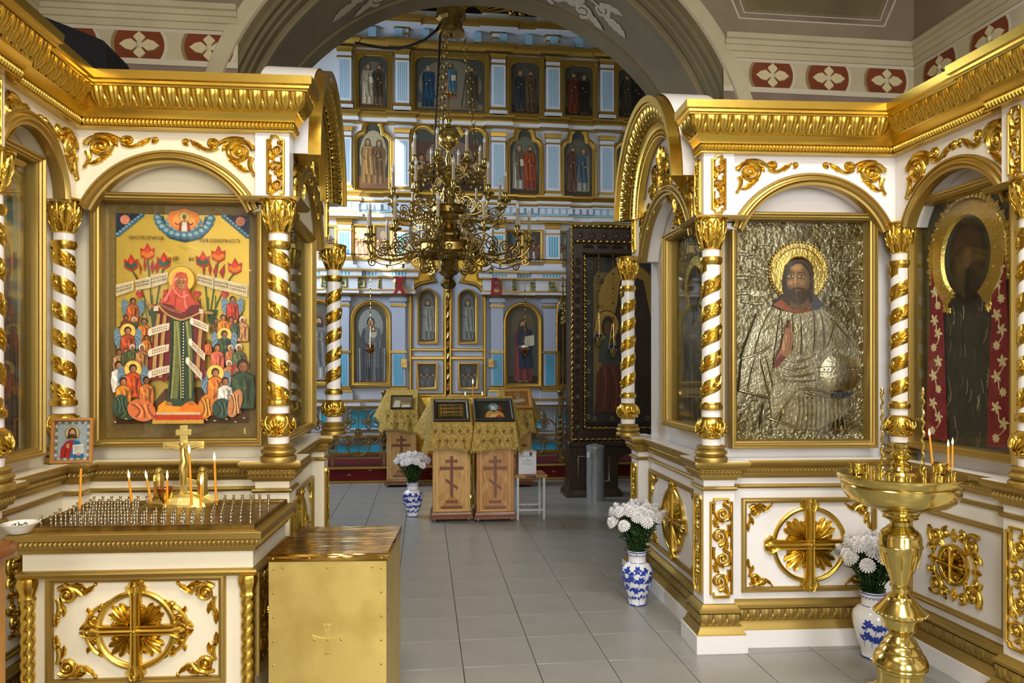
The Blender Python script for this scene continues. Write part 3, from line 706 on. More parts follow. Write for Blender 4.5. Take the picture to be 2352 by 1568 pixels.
def arch_plate(o, bay, x0, x1, zs, zc_out, zt, xa, xb, mt, plate=True):
    """frieze plate from xa..xb up to zt with a segmental arch x0..x1 springing at zs, crown zc_out"""
    cx = (x0 + x1) / 2; hw = (x1 - x0) / 2; rise = zc_out - zs; R = (hw * hw + rise * rise) / (2 * rise); cz = zc_out - R
    a = math.asin(min(1, hw / R)); pts = arc(cx, cz, R, pi / 2 + a, pi / 2 - a, 28)
    g = G(); inner = [(cx + (px - cx) * (R - .05) / R, cz + (pz - cz) * (R - .05) / R) for px, pz in pts]
    if plate:
        g.prism([(xa, zs), (xa, zt), (xb, zt), (xb, zs)] + [(min(max(p[0], xa), xb), p[1]) for p in reversed(inner)], -.05, .075); part('frieze_plate', g, mt, o, bay.M)
    g = G(); g.rail(pts, ARCHB, -.05); part('arch_moulding', g, 'gold_matt', o, bay.M)
    return cx, cz, R
def pier_panel(o, bay, pb, y, k, key):
    """pierced strip panel given by its pixel box (x0, y0, x1, y1) on the plane y of the bay"""
    x0, z1 = bay.loc(pb[0], pb[1], y); x1, z0 = bay.loc(pb[2], pb[3], y)
    part('carved_panel', shared(key, lambda: m_strip(x1 - x0, z1 - z0, k), 'gold'), None, o, bay.M @ T((x0 + x1) / 2, y, z0))
def breaks(pts, piers, d=.08):
    """plan path with square pier projections; piers: list of polylines replacing corner index"""
    out = []
    for i, p in enumerate(pts): out += piers.get(i, [p])
    return out
# ---- right shrine: passage face A-B, front B-C, side wing C-D
RA, RB, RC, RD = (1.715, 5.72), (1.692, 4.198), (2.817, 4.127), (2.865, 2.35)
bI, bF, bW = Bay(RA, RB), Bay(RB, RC), Bay(RC, RD)
def bp(b, x, y): return tuple((b.M @ Vector((x, y, 0)))[:2])
LI, LF, LW = bI.L, bF.L, bW.L
pn = bW.loc(2305, 1200, -.08)[0]                       # start of the near wing pier
low = [bp(bI, 0, .05), bp(bI, 0, -.08), bp(bI, .20, -.08), bp(bI, .20, 0), bp(bI, LI - .10, 0), bp(bI, LI - .10, -.08), bp(bF, -.08, -.08), bp(bF, .10, -.08), bp(bF, .10, 0), RC,
       bp(bW, pn, 0), bp(bW, pn, -.08), bp(bW, pn + .18, -.08), bp(bW, pn + .18, 0), RD]
corn = [bp(bI, LI - .03, -.055), bp(bF, -.055, -.055), bp(bF, LF + .05, -.055)]
dirW = (Vector(RD) - Vector(RC)).normalized(); nW = Vector((dirW.y, -dirW.x))
cC = Vector(RC) + nW * .05; cC = (cC.x, bp(bF, LF - .05, -.055)[1])
corn = [bp(bI, LI - .03, -.055), bp(bF, -.055, -.055), cC, bp(bW, pn - .0, -.05), bp(bW, pn, -.09), bp(bW, LW, -.09)]
def cpos(b, px, py, y): x, z = b.loc(px, py, y); return bp(b, x, y)
ZL, ZC, ZK = 1.10, 2.48, 2.875
cols = [(*bp(bF, -.055, -.135), 1), (*bp(bI, .10, -.135), 1), (*cpos(bF, 2068, 700, -.055), 1), (*cpos(bW, 2370, 800, -.14), 1)]
SR = shrine('icon_shrine', 'white and gold carved icon shrine on the right, beside the silver covered icon', [RA, RB, RC, RD], low, corn, ZL, ZC, ZK, cols, 'white_paint', [(bF, -.12, .12, -.13), (bI, 0, .22, -.13), (bW, pn - .02, pn + .2, -.13), (bF, 0, LF + .06, -.05), (bI, 0, LI, -.05), (bW, -.05, LW, -.05)])
# frieze and arches, front face
x0, z0 = bF.loc(1679, 515, -.05); x1, _ = bF.loc(2049, 515, -.05); _, zt = bF.loc(1860, 398, -.05)
arch_plate(SR, bF, x0, x1, ZC - .02, zt, ZK + .01, -.04, LF, 'white_paint')
w0, _ = bW.loc(2075, 515, -.05); w1 = pn + .04; _, zw = bW.loc(2230, 346, -.05)
arch_plate(SR, bW, w0, w1, ZC - .02, min(zw, ZK - .06), ZK + .01, 0.0, LW, 'white_paint')
g = G(); g.box(-.08, .10, -.08, .02, ZC, ZK + .01); part('pier_block', g, 'white_paint', SR, bF.M)
g = G(); g.box(pn, pn + .18, -.09, .02, ZC, ZK + .01); part('pier_block', g, 'white_paint', SR, bW.M)
def abacus(o, b, x0, x1, y0, z):
    g = G(); g.rail([(x1, z), (x0, z)], [(0, 0), (0, .02), (-.012, .024), (-.016, .034), (-.028, .038), (-.030, 0)], y0); part('abacus', g, 'gold_matt', o, b.M)
g = G(); g.sweep([bp(bI, LI - .10, -.0), bp(bI, LI - .10, -.085), bp(bF, -.085, -.085), bp(bF, .10, -.085), bp(bF, .10, .0)], [(-.03, ZC), (.05, ZC), (.058, ZC + .008), (.064, ZC + .024), (.05, ZC + .03), (-.03, ZC + .03)]); part('abacus', g, 'gold_matt', SR)
g = G(); g.sweep([bp(bW, pn, 0), bp(bW, pn, -.085), bp(bW, pn + .18, -.085)], [(-.03, ZC), (.05, ZC), (.058, ZC + .008), (.064, ZC + .024), (.05, ZC + .03), (-.03, ZC + .03)]); part('abacus', g, 'gold_matt', SR)
pier_panel(SR, bF, (1633, 356, 1667, 491), -.08, 3, 'panel_up'); pier_panel(SR, bF, (1629, 1143, 1682, 1372), -.08, 4, 'panel_low')
part('carved_panel', MESH['panel_up'], None, SR, bW.M @ T(pn + .09, -.09, ZC + .04)); part('carved_panel', MESH['panel_low'], None, SR, bW.M @ T(pn + .09, -.08, .31))
part('carved_panel', MESH['panel_up'], None, SR, bI.M @ T(LI - .01, -.08, ZC + .04)); part('carved_panel', MESH['panel_low'], None, SR, bI.M @ T(LI - .005, -.08, .31))
part('carved_panel', MESH['panel_low'], None, SR, bI.M @ T(.10, -.08, .31))
def spandrels(o, b, pbs, y=-.05, mesh='spandrel'):
    me = shared('spandrel', m_spandrel, 'gold')
    for (px0, py0, px1, py1, flip) in pbs:
        x0, z0 = b.loc(px0, py0, y); x1, z1 = b.loc(px1, py1, y)
        w = abs(x1 - x0); h = abs(z0 - z1)
        M = b.M @ T(x1 if flip else x0, y, max(z0, z1)) @ Matrix.Diagonal((w / .36 * (-1 if flip else 1), 1, h / .215, 1)); part('carved_scroll', me, None, o, M)
spandrels(SR, bF, [(1689, 367, 1834, 448, 0), (1888, 369, 2035, 451, 1)])
for (pa, pb, fl) in (((2082, 440), (2200, 330), 0), ((2322, 372), (2200, 330), 1)):
    xa, za = bW.loc(*pa, -.05); xb, zb = bW.loc(*pb, -.05); w = abs(xb - xa)
    part('carved_scroll', MESH['spandrel'], None, SR, bW.M @ T(xa, -.05, ZK - .03) @ Matrix.Diagonal(((-1 if fl else 1) * w / .36, 1, 1.15, 1)))
# lower panels
def low_panel(o, b, x0, x1, z0, z1, r, arm, kind='cross', cl=.15):
    g = G(); g.rect(x0, x1, z0, z1, [(0, 0), (0, .012), (.006, .022), (.016, .024), (.022, .014), (.03, .012), (.032, 0)]); part('panel_moulding', g, 'gold_matt', o, b.M)
    cx, cz = (x0 + x1) / 2, (z0 + z1) / 2
    if kind == 'cross': part('cross_medallion', shared('cross_%d_%d' % (r * 1000, arm * 1000), lambda: m_cross(r, arm), 'gold'), None, o, b.M @ T(cx, 0, cz))
    elif kind == 'open': part('pierced_medallion', shared('openwork', m_openwork, 'gold'), None, o, b.M @ T(cx, 0, cz)); return
    me = shared('corner_%d' % (cl * 1000), lambda: m_corner(cl), 'gold')
    for sx in (1, -1):
        for sz in (1, -1):
            part('corner_carving', me, None, o, b.M @ T(x0 + .036 if sx > 0 else x1 - .036, 0, z1 - .036 if sz > 0 else z0 + .036) @ Matrix.Diagonal((sx, 1, sz, 1)))
x0, z1 = bF.loc(1702, 1143, 0); x1, z0 = bF.loc(2012, 1354, 0)
low_panel(SR, bF, x0, min(x1, LF - .13), z0, z1, .215, .275)
low_panel(SR, bI, .26, LI - .16, z0, z1, .215, .275)
low_panel(SR, bW, .10, pn - .06, z0, z1 - .02, .2, .2, 'open')
# passage face: rounded pediment
def pediment(o, b, x0, x1, zs, rise, mt, depth=.16, colA=.10, colB=None, carve=True, plane=-.05):
    cx = (x0 + x1) / 2; hw = (x1 - x0) / 2; R = (hw * hw + rise * rise) / (2 * rise); cz = zs + rise - R; a = math.asin(min(1, hw / R)) if cz >= zs - R and hw <= R and cz <= zs else pi / 2
    pts = arc(cx, cz, R, pi / 2 + a, pi / 2 - a, 36)
    prof = [(.264 - z, q) for q, z in CORN]             # radial: outer edge at a = 0
    g = G(); g.rail(pts, prof, plane); part('pediment_cornice', g, 'gold', o, b.M, smooth=30)
    Ri = R - .264; n = max(3, round(2 * a * (R - .1) / .074)); w = 2 * a / n
    def place(s, q, z):
        ang = pi / 2 + a - s; r = Ri + z; return (cx + r * cos(ang), plane - q, cz + r * sin(ang))
    g = G(); leaf_run(g, n, w, place); part('pediment_leaves', g, 'gold', o, b.M)
    n2 = round(2 * a * Ri / .020); g = G(); bead_run(g, n2, 2 * a / n2, place); part('pediment_beading', g, 'gold', o, b.M)
    # white barrel top and tympanum
    g = G(); vs = []
    for (px, pz) in arc(cx, cz, R + .012, pi / 2 + a, pi / 2 - a, 36): vs += [(px, plane - .10, pz), (px, depth, pz)]
    g.add(vs, [(2 * i, 2 * i + 1, 2 * i + 3, 2 * i + 2) for i in range(36)])
    g.prism(arc(cx, cz, R, pi / 2 + a, pi / 2 - a, 36), plane + .01, plane + .05)
    part('barrel_top', g, mt, o, b.M)
    return cx, cz, R
A1 = bI.loc(1575, 300, -.12)[0]
pcx, pcz, pR = pediment(SR, bI, -.03, LI - .10, 2.79, .70, 'white_paint')
arch_plate(SR, bI, .16, LI - .14, ZC - .02, ZC + .40, ZK + .02, .0, LI, 'white_paint')
part('carved_crest', shared('crest', m_crest, 'gold'), None, SR, bI.M @ T(pcx, -.055, 2.72))
for s in (0, 1): part('carved_scroll', MESH['spandrel'], None, SR, bI.M @ T(.18 if s == 0 else LI - .16, -.055, 2.80) @ Matrix.Diagonal((-1 if s else 1, 1, 1.3, 1)))
part('carved_scroll', shared('crest', m_crest, 'gold'), None, SR, bI.M @ T(LI / 2, .07, 2.585) @ Matrix.Diagonal((.55, 1, .42, 1)))
g = G(); g.box(.01, .19, -.08, .02, ZC, 2.84); part('pier_block', g, 'white_paint', SR, bI.M)
g = G(); g.rail([(.21, ZC), (-.01, ZC)], [(0, -.05), (0, .05), (-.012, .06), (-.016, .064), (-.03, .05), (-.03, -.05)], -.085); part('abacus', g, 'gold_matt', SR, bI.M)
part('carved_panel', MESH['panel_up'], None, SR, bI.M @ T(.10, -.08, ZC + .04))
# ---- left shrine: side wing D-C, front C-B, passage face B-A
QD, QC, QB, QA = (-1.915, 2.25), (-1.884, 4.228), (-.80, 4.194), (-.795, 5.66)
lW, lF, lI = Bay(QD, QC), Bay(QC, QB), Bay(QB, QA)
ZL2, ZC2, ZK2 = 1.14, 2.52, 2.90
LW2, LF2, LI2 = lW.L, lF.L, lI.L
pe = LW2 - .78                                         # far end of the near wing pier
low = [QD, bp(lW, pe - .18, 0), bp(lW, pe - .18, -.08), bp(lW, pe, -.08), bp(lW, pe, 0), bp(lW, LW2 - .09, 0), bp(lF, .10, -.09), bp(lF, .10, 0), bp(lF, LF2 - .10, 0), bp(lF, LF2 - .10, -.08), bp(lF, LF2 + .08, -.08), bp(lI, .10, -.08), bp(lI, .10, 0),
       bp(lI, LI2 - .20, 0), bp(lI, LI2 - .20, -.08), bp(lI, LI2, -.08), bp(lI, LI2, .05)]
cC2 = (QC[0] + .05, QC[1] - .055)
corn = [bp(lW, 0, -.09), bp(lW, pe, -.09), bp(lW, pe, -.05), cC2, bp(lF, LF2 + .055, -.055), bp(lI, .03, -.055)]
cols = [(*cpos(lW, -26, 800, -.14), -1), (*cpos(lF, 147, 700, -.055), -1), (*bp(lF, LF2 + .035, -.135), -1), (*bp(lI, LI2 - .10, -.135), 1)]
SL = shrine('icon_shrine', 'cream and gold carved icon shrine on the left, behind the tray of candle sockets', [QD, QC, QB, QA], low, corn, ZL2, ZC2, ZK2, cols, 'cream_paint', [(lF, LF2 - .12, LF2 + .12, -.13), (lI, LI2 - .22, LI2, -.13), (lW, pe - .2, pe + .02, -.13), (lF, -.06, LF2, -.05), (lI, 0, LI2, -.05), (lW, 0, LW2 + .05, -.05), (lF, -.05, .14, -.14)])
x0, _ = lF.loc(183, 480, -.05); x1, _ = lF.loc(596, 490, -.05); _, zt = lF.loc(390, 346, -.05)
arch_plate(SL, lF, x0, x1, ZC2 - .02, zt, ZK2 + .01, 0, LF2 + .04, 'cream_paint')
w0 = pe - .06; w1, _ = lW.loc(153, 470, -.05)
arch_plate(SL, lW, w0, w1, ZC2 - .02, ZK2 - .06, ZK2 + .01, 0, LW2, 'cream_paint')
g = G(); g.box(LF2 - .10, LF2 + .08, -.08, .02, ZC2, ZK2 + .01); part('pier_block', g, 'white_paint', SL, lF.M)
g = G(); g.box(pe - .18, pe, -.09, .02, ZC2, ZK2 + .01); part('pier_block', g, 'white_paint', SL, lW.M)
AB = lambda z: [(-.03, z), (.05, z), (.058, z + .008), (.064, z + .024), (.05, z + .03), (-.03, z + .03)]
g = G(); g.sweep([bp(lF, LF2 - .10, 0), bp(lF, LF2 - .10, -.085), bp(lF, LF2 + .085, -.085), bp(lI, .10, -.085), bp(lI, .10, 0)], AB(ZC2)); part('abacus', g, 'gold_matt', SL)
g = G(); g.sweep([bp(lW, pe - .18, -.085), bp(lW, pe, -.085), bp(lW, pe, 0)], AB(ZC2)); part('abacus', g, 'gold_matt', SL)
pier_panel(SL, lF, (613, 311, 655, 456), -.08, 3, 'panel_up_l')
part('carved_panel', MESH['panel_up_l'], None, SL, lW.M @ T(pe - .09, -.09, ZC2 + .04))
part('carved_panel', MESH['panel_low'], None, SL, lF.M @ T(LF2 - .01, -.08, .32)); part('carved_panel', MESH['panel_low'], None, SL, lI.M @ T(.01, -.08, .32)); part('carved_panel', MESH['panel_low'], None, SL, lI.M @ T(LI2 - .10, -.08, .32))
spandrels(SL, lF, [(191, 307, 366, 392, 0), (418, 314, 588, 408, 1)])
for (xa, xb) in ((pe + .02, LW2 * .5 + pe * .5), (LW2 - .05, LW2 * .5 + pe * .5)):
    part('carved_scroll', MESH['spandrel'], None, SL, lW.M @ T(xa, -.05, ZK2 - .03) @ Matrix.Diagonal(((xb - xa) / .36, 1, 1.15, 1)))
low_panel(SL, lF, .14, LF2 - .16, z0, z1, .215, .275); low_panel(SL, lI, .16, LI2 - .26, z0, z1, .215, .275); low_panel(SL, lW, pe + .08, LW2 - .12, z0, z1, .2, .2, 'open')
pcx, pcz, pR = pediment(SL, lI, .10, LI2 + .03, 2.81, .73, 'white_paint')
arch_plate(SL, lI, .14, LI2 - .16, ZC2 - .02, ZC2 + .40, ZK2 + .02, .0, LI2, 'cream_paint')
part('carved_crest', MESH['crest'], None, SL, lI.M @ T(pcx, -.055, 2.74))
for s in (0, 1): part('carved_scroll', MESH['spandrel'], None, SL, lI.M @ T(.16 if s == 0 else LI2 - .18, -.055, 2.82) @ Matrix.Diagonal((-1 if s else 1, 1, 1.3, 1)))
g = G(); g.box(LI2 - .19, LI2 - .01, -.08, .02, ZC2, 2.86); part('pier_block', g, 'white_paint', SL, lI.M)
g = G(); g.rail([(LI2 + .01, ZC2), (LI2 - .21, ZC2)], [(0, -.05), (0, .05), (-.012, .06), (-.016, .064), (-.03, .05), (-.03, -.05)], -.085); part('abacus', g, 'gold_matt', SL, lI.M)
part('carved_panel', MESH['panel_up'], None, SL, lI.M @ T(LI2 - .10, -.08, ZC2 + .04))
# ================================================================ painted icons (flat print drawn as coloured shapes)
class Art:
    def __init__(s): s.p = []
    def poly(s, pts, col, m=0): s.p.append((list(pts), col, m)); return s
    def rect(s, x0, y0, x1, y1, col, m=0): return s.poly([(x0, y0), (x1, y0), (x1, y1), (x0, y1)], col, m)
    def ell(s, cx, cy, rx, ry=None, col=(0, 0, 0), rot=0.0, n=20, m=0):
        ry = ry or rx; c, q = cos(rot), sin(rot)
        return s.poly([(cx + rx * cos(2 * pi * i / n) * c - ry * sin(2 * pi * i / n) * q, cy + rx * cos(2 * pi * i / n) * q + ry * sin(2 * pi * i / n) * c) for i in range(n)], col, m)
    def line(s, pts, w, col, m=0, taper=False):
        mt = mitres(pts); n = len(pts); ws = [w / 2 * ((1 - i / (n - 1)) * .9 + .1 if taper else 1) for i in range(n)]
        return s.poly([(p[0] + q[0] * k, p[1] + q[1] * k) for p, q, k in zip(pts, mt, ws)] + [(p[0] - q[0] * k, p[1] - q[1] * k) for p, q, k in reversed(list(zip(pts, mt, ws)))], col, m)
    def ring(s, cx, cy, r0, r1, col, m=0, n=28):
        for i in range(n):
            a, b = 2 * pi * i / n, 2 * pi * (i + 1) / n
            s.poly([(cx + r0 * cos(a), cy + r0 * sin(a)), (cx + r1 * cos(a), cy + r1 * sin(a)), (cx + r1 * cos(b), cy + r1 * sin(b)), (cx + r0 * cos(b), cy + r0 * sin(b))], col, m)
    def curve(s, p0, p1, p2, w, col, m=0, n=8, taper=False): return s.line(bez(p0, p1, p2, n), w, col, m, taper)
    def mesh(s, name, box, w, h, mats=('paint', 'paint_gold'), step=5e-5):
        """box = (x0, y0, x1, y1) of the drawing -> panel w x h, origin bottom centre, facing -y"""
        x0, y0, x1, y1 = box; vs = []; fs = []; cols = []; mi = []
        prev = None
        for k, (pts, col, m) in enumerate(s.p):
            P = [((min(max(p[0], x0), x1) - x0) / (x1 - x0) * w - w / 2, (y1 - min(max(p[1], y0), y1)) / (y1 - y0) * h) for p in pts]
            o = len(vs); c = (*lin((col[0] / 255, col[1] / 255, col[2] / 255)), 1)
            for p in P: vs.append((p[0], -k * step, p[1])); cols.append(c)
            try: tri = tessellate_polygon([[Vector((p[0], p[1], 0)) for p in P]])
            except Exception: continue
            for t in tri: fs.append(tuple(i + o for i in t)); mi.append(m)
        me = bpy.data.meshes.new(name); me.from_pydata(vs, [], fs)
        a = me.color_attributes.new('Col', 'FLOAT_COLOR', 'POINT')
        a.data.foreach_set('color', [x for c in cols for x in c])
        for m in mats: me.materials.append(MATS[m])
        me.polygons.foreach_set('material_index', mi); me.update(); return me
def sh(c, k): return tuple(max(0, min(255, x * k)) for x in c)
def soft(a, cx, cy, rx, ry, c0, c1, n=6, dx=0.0, dy=0.0, m=0):
    for i in range(n):
        t = i / (n - 1); k = 1 - .72 * t; a.ell(cx + dx * t, cy + dy * t, rx * k, ry * k, tuple(p + (q - p) * t for p, q in zip(c0, c1)), 0, 22, m)
def face(a, x, y, r, skin=(196, 150, 104), hair=(70, 46, 30), beard=None, veil=None, look=0.0):
    a.ell(x, y - r * .06, r * 1.0, r * 1.22, veil or hair)
    if not veil: a.poly([(x - r, y), (x - r * 1.25, y + r * 1.5), (x + r * 1.25, y + r * 1.5), (x + r, y)], hair)
    a.ell(x + look * r, y + r * .08, r * .66, r * .92, skin); a.ell(x + (look + .12) * r, y + r * .12, r * .44, r * .74, sh(skin, 1.12))
    if beard: a.ell(x + look * r, y + r * .78, r * .56, r * .50, beard); a.ell(x + look * r, y + r * .66, r * .22, r * .07, (128, 60, 46))
    else: a.ell(x + look * r, y + r * .56, r * .18, r * .06, (150, 70, 54))
    for e in (-1, 1):
        ex = x + look * r + e * r * .27
        a.ell(ex, y - r * .02, r * .14, r * .07, (232, 222, 200)); a.ell(ex, y - r * .02, r * .07, r * .07, (30, 20, 14)); a.curve((ex - r * .18, y - r * .16), (ex, y - r * .27), (ex + r * .18, y - r * .16), r * .05, sh(skin, .4))
    a.line([(x + look * r + r * .03, y), (x + look * r - r * .05, y + r * .34), (x + look * r + r * .08, y + r * .36)], r * .05, sh(skin, .55))
def robe(a, x, y0, y1, ws, w1, col, folds=4, sway=0.0):
    """standing drapery from shoulder y0 (half width ws) to hem y1 (half width w1)"""
    H = y1 - y0; L = [(x - ws, y0 + H * .03), (x - ws * 1.12, y0 + H * .22), (x - w1 * .92 + sway * .4, y0 + H * .6), (x - w1 + sway, y1)]
    Rr = [(x + ws, y0 + H * .03), (x + ws * 1.12, y0 + H * .22), (x + w1 * .92 + sway * .4, y0 + H * .6), (x + w1 + sway, y1)]
    a.poly([(x - ws * .5, y0)] + L + [(x + sway, y1 + H * .012)] + Rr[::-1] + [(x + ws * .5, y0)], col)
    for k in range(folds):
        u = -.75 + 1.5 * (k + .5) / folds; c = sh(col, .66 if k % 2 else 1.32)
        a.curve((x + u * ws * .7, y0 + H * .16), (x + u * ws * 1.3, y0 + H * .5), (x + u * w1 + sway, y1 - H * .02), w1 * .16, c, taper=False)
        a.curve((x + u * ws * .6 + ws * .15, y0 + H * .1), (x + u * ws * 1.2 + ws * .2, y0 + H * .4), (x + u * w1 * .8 + sway, y1 - H * .2), w1 * .06, sh(col, .5))
def saint(a, x, ytop, ybot, c1, c2, skin=(170, 126, 86), hair=(86, 70, 56), beard=(150, 140, 126), halo=None, arm=0, scroll=False, veil=None, look=0.0):
    H = ybot - ytop; r = H * .062
    if halo: a.ell(x, ytop + r * 1.2, r * 2.0, r * 2.0, halo)
    robe(a, x, ytop + H * .15, ybot - H * .02, H * .115, H * .15, c1, 4)
    robe(a, x + H * .03 * (1 if arm >= 0 else -1), ytop + H * .15, ybot - H * .22, H * .12, H * .12, c2, 4, H * .03)
    a.ell(x - H * .05, ybot - H * .012, H * .035, H * .014, sh(skin, .8)); a.ell(x + H * .05, ybot - H * .012, H * .035, H * .014, sh(skin, .8))
    s = 1 if arm >= 0 else -1
    a.curve((x + s * H * .11, ytop + H * .2), (x + s * H * .17, ytop + H * .36), (x + s * H * .04, ytop + H * .36), H * .055, sh(c2, .85)); a.ell(x + s * H * .03, ytop + H * .355, H * .022, H * .018, skin)
    a.curve((x - s * H * .10, ytop + H * .2), (x - s * H * .16, ytop + H * .40), (x - s * H * .05, ytop + H * .44), H * .05, sh(c1, .85)); a.ell(x - s * H * .04, ytop + H * .44, H * .02, H * .018, skin)
    if scroll: a.poly([(x + s * H * .02, ytop + H * .33), (x + s * H * .14, ytop + H * .31), (x + s * H * .15, ytop + H * .46), (x + s * H * .03, ytop + H * .48)], (206, 196, 168))
    face(a, x, ytop + r * 1.25, r, skin, hair, beard, veil, look)
def angel_wing(a, x, y, s, h, col=(108, 132, 150)):
    a.poly([(x, y), (x + s * h * .30, y - h * .35), (x + s * h * .46, y - h * .2), (x + s * h * .44, y + h * .3), (x + s * h * .25, y + h * .62), (x + s * h * .1, y + h * .3)], col)
    for k in range(5): a.curve((x + s * h * .1, y + h * .02 * k), (x + s * h * .3, y - h * .1 + h * .1 * k), (x + s * h * (.44 - .04 * k), y + h * (.1 + .12 * k)), h * .018, sh(col, .6 if k % 2 else 1.3))
def mini(a, x, y, h, col, col2=None, skin=(150, 100, 62), halo=None, cap=None, wing=None, lean=0.0, beard=None):
    """small half-length or seated person: head top at y, height h"""
    r = h * .13; col2 = col2 or sh(col, .7)
    if wing: angel_wing(a, x - h * .1, y + h * .3, -1, h * .8, wing); angel_wing(a, x + h * .1, y + h * .3, 1, h * .8, wing)
    if halo: a.ell(x, y + r * 1.1, r * 2.1, r * 2.1, halo); a.ring(x, y + r * 1.1, r * 2.0, r * 2.15, (150, 90, 40), 0, 20)
    dk = sh(col, .42); a.poly([(x - r * .6, y + r * 1.8), (x - h * .225, y + h * .33), (x - h * .275, y + h * .65), (x - h * .20 + lean * h, y + h * 1.02), (x + h * .24 + lean * h, y + h * 1.02), (x + h * .275, y + h * .62), (x + h * .225, y + h * .33), (x + r * .6, y + r * 1.8)], dk)
    a.poly([(x - r * .5, y + r * 2), (x - h * .2, y + h * .34), (x - h * .25, y + h * .65), (x - h * .18 + lean * h, y + h), (x + h * .22 + lean * h, y + h), (x + h * .25, y + h * .62), (x + h * .2, y + h * .34), (x + r * .5, y + r * 2)], col)
    a.curve((x - h * .18, y + h * .36), (x - h * .16, y + h * .66), (x + h * .05, y + h * .58), h * .09, sh(col, 1.25)); a.curve((x + h * .16, y + h * .4), (x + h * .1, y + h * .8), (x - h * .1 + lean * h, y + h * .95), h * .09, col2)
    a.curve((x + h * .05, y + h * .35), (x + h * .15, y + h * .55), (x + h * .1, y + h * .9), h * .035, sh(col, .55)); a.ell(x + h * .05, y + h * .58, h * .035, h * .03, skin)
    a.ell(x, y + r * .9, r * .95, r * 1.05, cap or (54, 34, 22)); a.ell(x + r * .1, y + r * 1.15, r * .66, r * .8, skin); a.ell(x + r * .22, y + r * 1.05, r * .35, r * .5, sh(skin, 1.25))
    for e in (-.12, .34): a.ell(x + r * e, y + r * 1.08, r * .13, r * .08, (30, 18, 10))
    a.line([(x + r * .12, y + r * 1.1), (x + r * .08, y + r * 1.38)], r * .09, sh(skin, .6)); a.ell(x + r * .1, y + r * 1.58, r * .2, r * .07, (126, 50, 38))
    for k in range(4): a.curve((x - h * .12 + k * h * .08, y + h * .42), (x - h * .06 + k * h * .06, y + h * .7), (x - h * .14 + k * h * .1 + lean * h, y + h * .97), h * .016, sh(col, .5 if k % 2 else 1.4))
    if beard: a.ell(x + r * .1, y + r * 1.9, r * .55, r * .7, beard)
def text_mesh(s, size, w=None, spacing=1.0, extrude=.0006, bold=0.0):
    cu = bpy.data.curves.new('lettering', 'FONT'); cu.body = s; cu.size = size; cu.align_x = 'CENTER'; cu.align_y = 'CENTER'; cu.extrude = extrude; cu.space_character = spacing; cu.offset = bold; cu.resolution_u = 3
    o = bpy.data.objects.new('lettering', cu); COL.objects.link(o); dg = bpy.context.evaluated_depsgraph_get()
    me = bpy.data.meshes.new_from_object(o.evaluated_get(dg)); bpy.data.objects.remove(o)
    if w:
        xs = [v.co.x for v in me.vertices]; k = w / (max(xs) - min(xs))
        for v in me.vertices: v.co.x *= k
    return me
RX = Matrix.Rotation(pi / 2, 4, 'X')                   # text plane -> upright, facing -y
def lettering(s, size, mt, parent, M, w=None, spacing=1.0, extrude=.0006):
    me = text_mesh(s, size, w, spacing, extrude); me.materials.clear(); me.materials.append(MATS[mt])
    return link('lettering', me, parent, M @ RX)
def art_letters(panel, box, w, h, items, mt='ink_dark'):
    """items: (text, cx, cy, size, width) in drawing units"""
    k = w / (box[2] - box[0])
    for (s, cx, cy, size, tw) in items:
        lettering(s, size * k, mt, panel, T((cx - (box[0] + box[2]) / 2) * k, -.018, (box[3] - cy) / (box[3] - box[1]) * h), tw * k, extrude=.0004)
DEEP = [(0, 0), (0, .104), (.007, .114), (.016, .115), (.022, .104), (.030, .102), (.034, .094), (.042, .090), (.046, .076), (.046, .012)]
def shrine_icon(name, label, bay, fb, panel_mesh_fn, y=.08, glass='glass', prof=DEEP, fmat='gold_matt', gy=.03, py=.012):
    """fb: pixel box of the outer frame on the frame front; panel_mesh_fn(w, h) -> (mesh, list of extra parts)"""
    x0, z1 = bay.loc(fb[0], fb[1], y - prof[3][1]); x1, z0 = bay.loc(fb[2], fb[3], y - prof[3][1])
    return icon_at(name, label, bay.M @ T((x0 + x1) / 2, y, z0), x1 - x0, z1 - z0, panel_mesh_fn, glass, prof, fmat, gy, py)
def icon_at(name, label, M, w, h, panel_mesh_fn, glass='glass', prof=DEEP, fmat='gold_matt', gy=.03, py=.012, cat='icon', group=None):
    o = thing(name, label, cat, group=group); o.matrix_world = M
    g = G(); g.rect(-w / 2, w / 2, 0, h, prof); part('frame', g, fmat, o, smooth=30)
    b = prof[-1][0]; me, extra = panel_mesh_fn(w - 2 * b, h - 2 * b)
    p = link('painted_panel', me, o, T(0, -py, b))
    for e in extra: e(p)
    if glass:
        g = G(); g.box(-w / 2 + b - .01, w / 2 - b + .01, -gy - .003, -gy, b - .01, h - b + .01); part('glass_pane', g, glass, o)
    return o
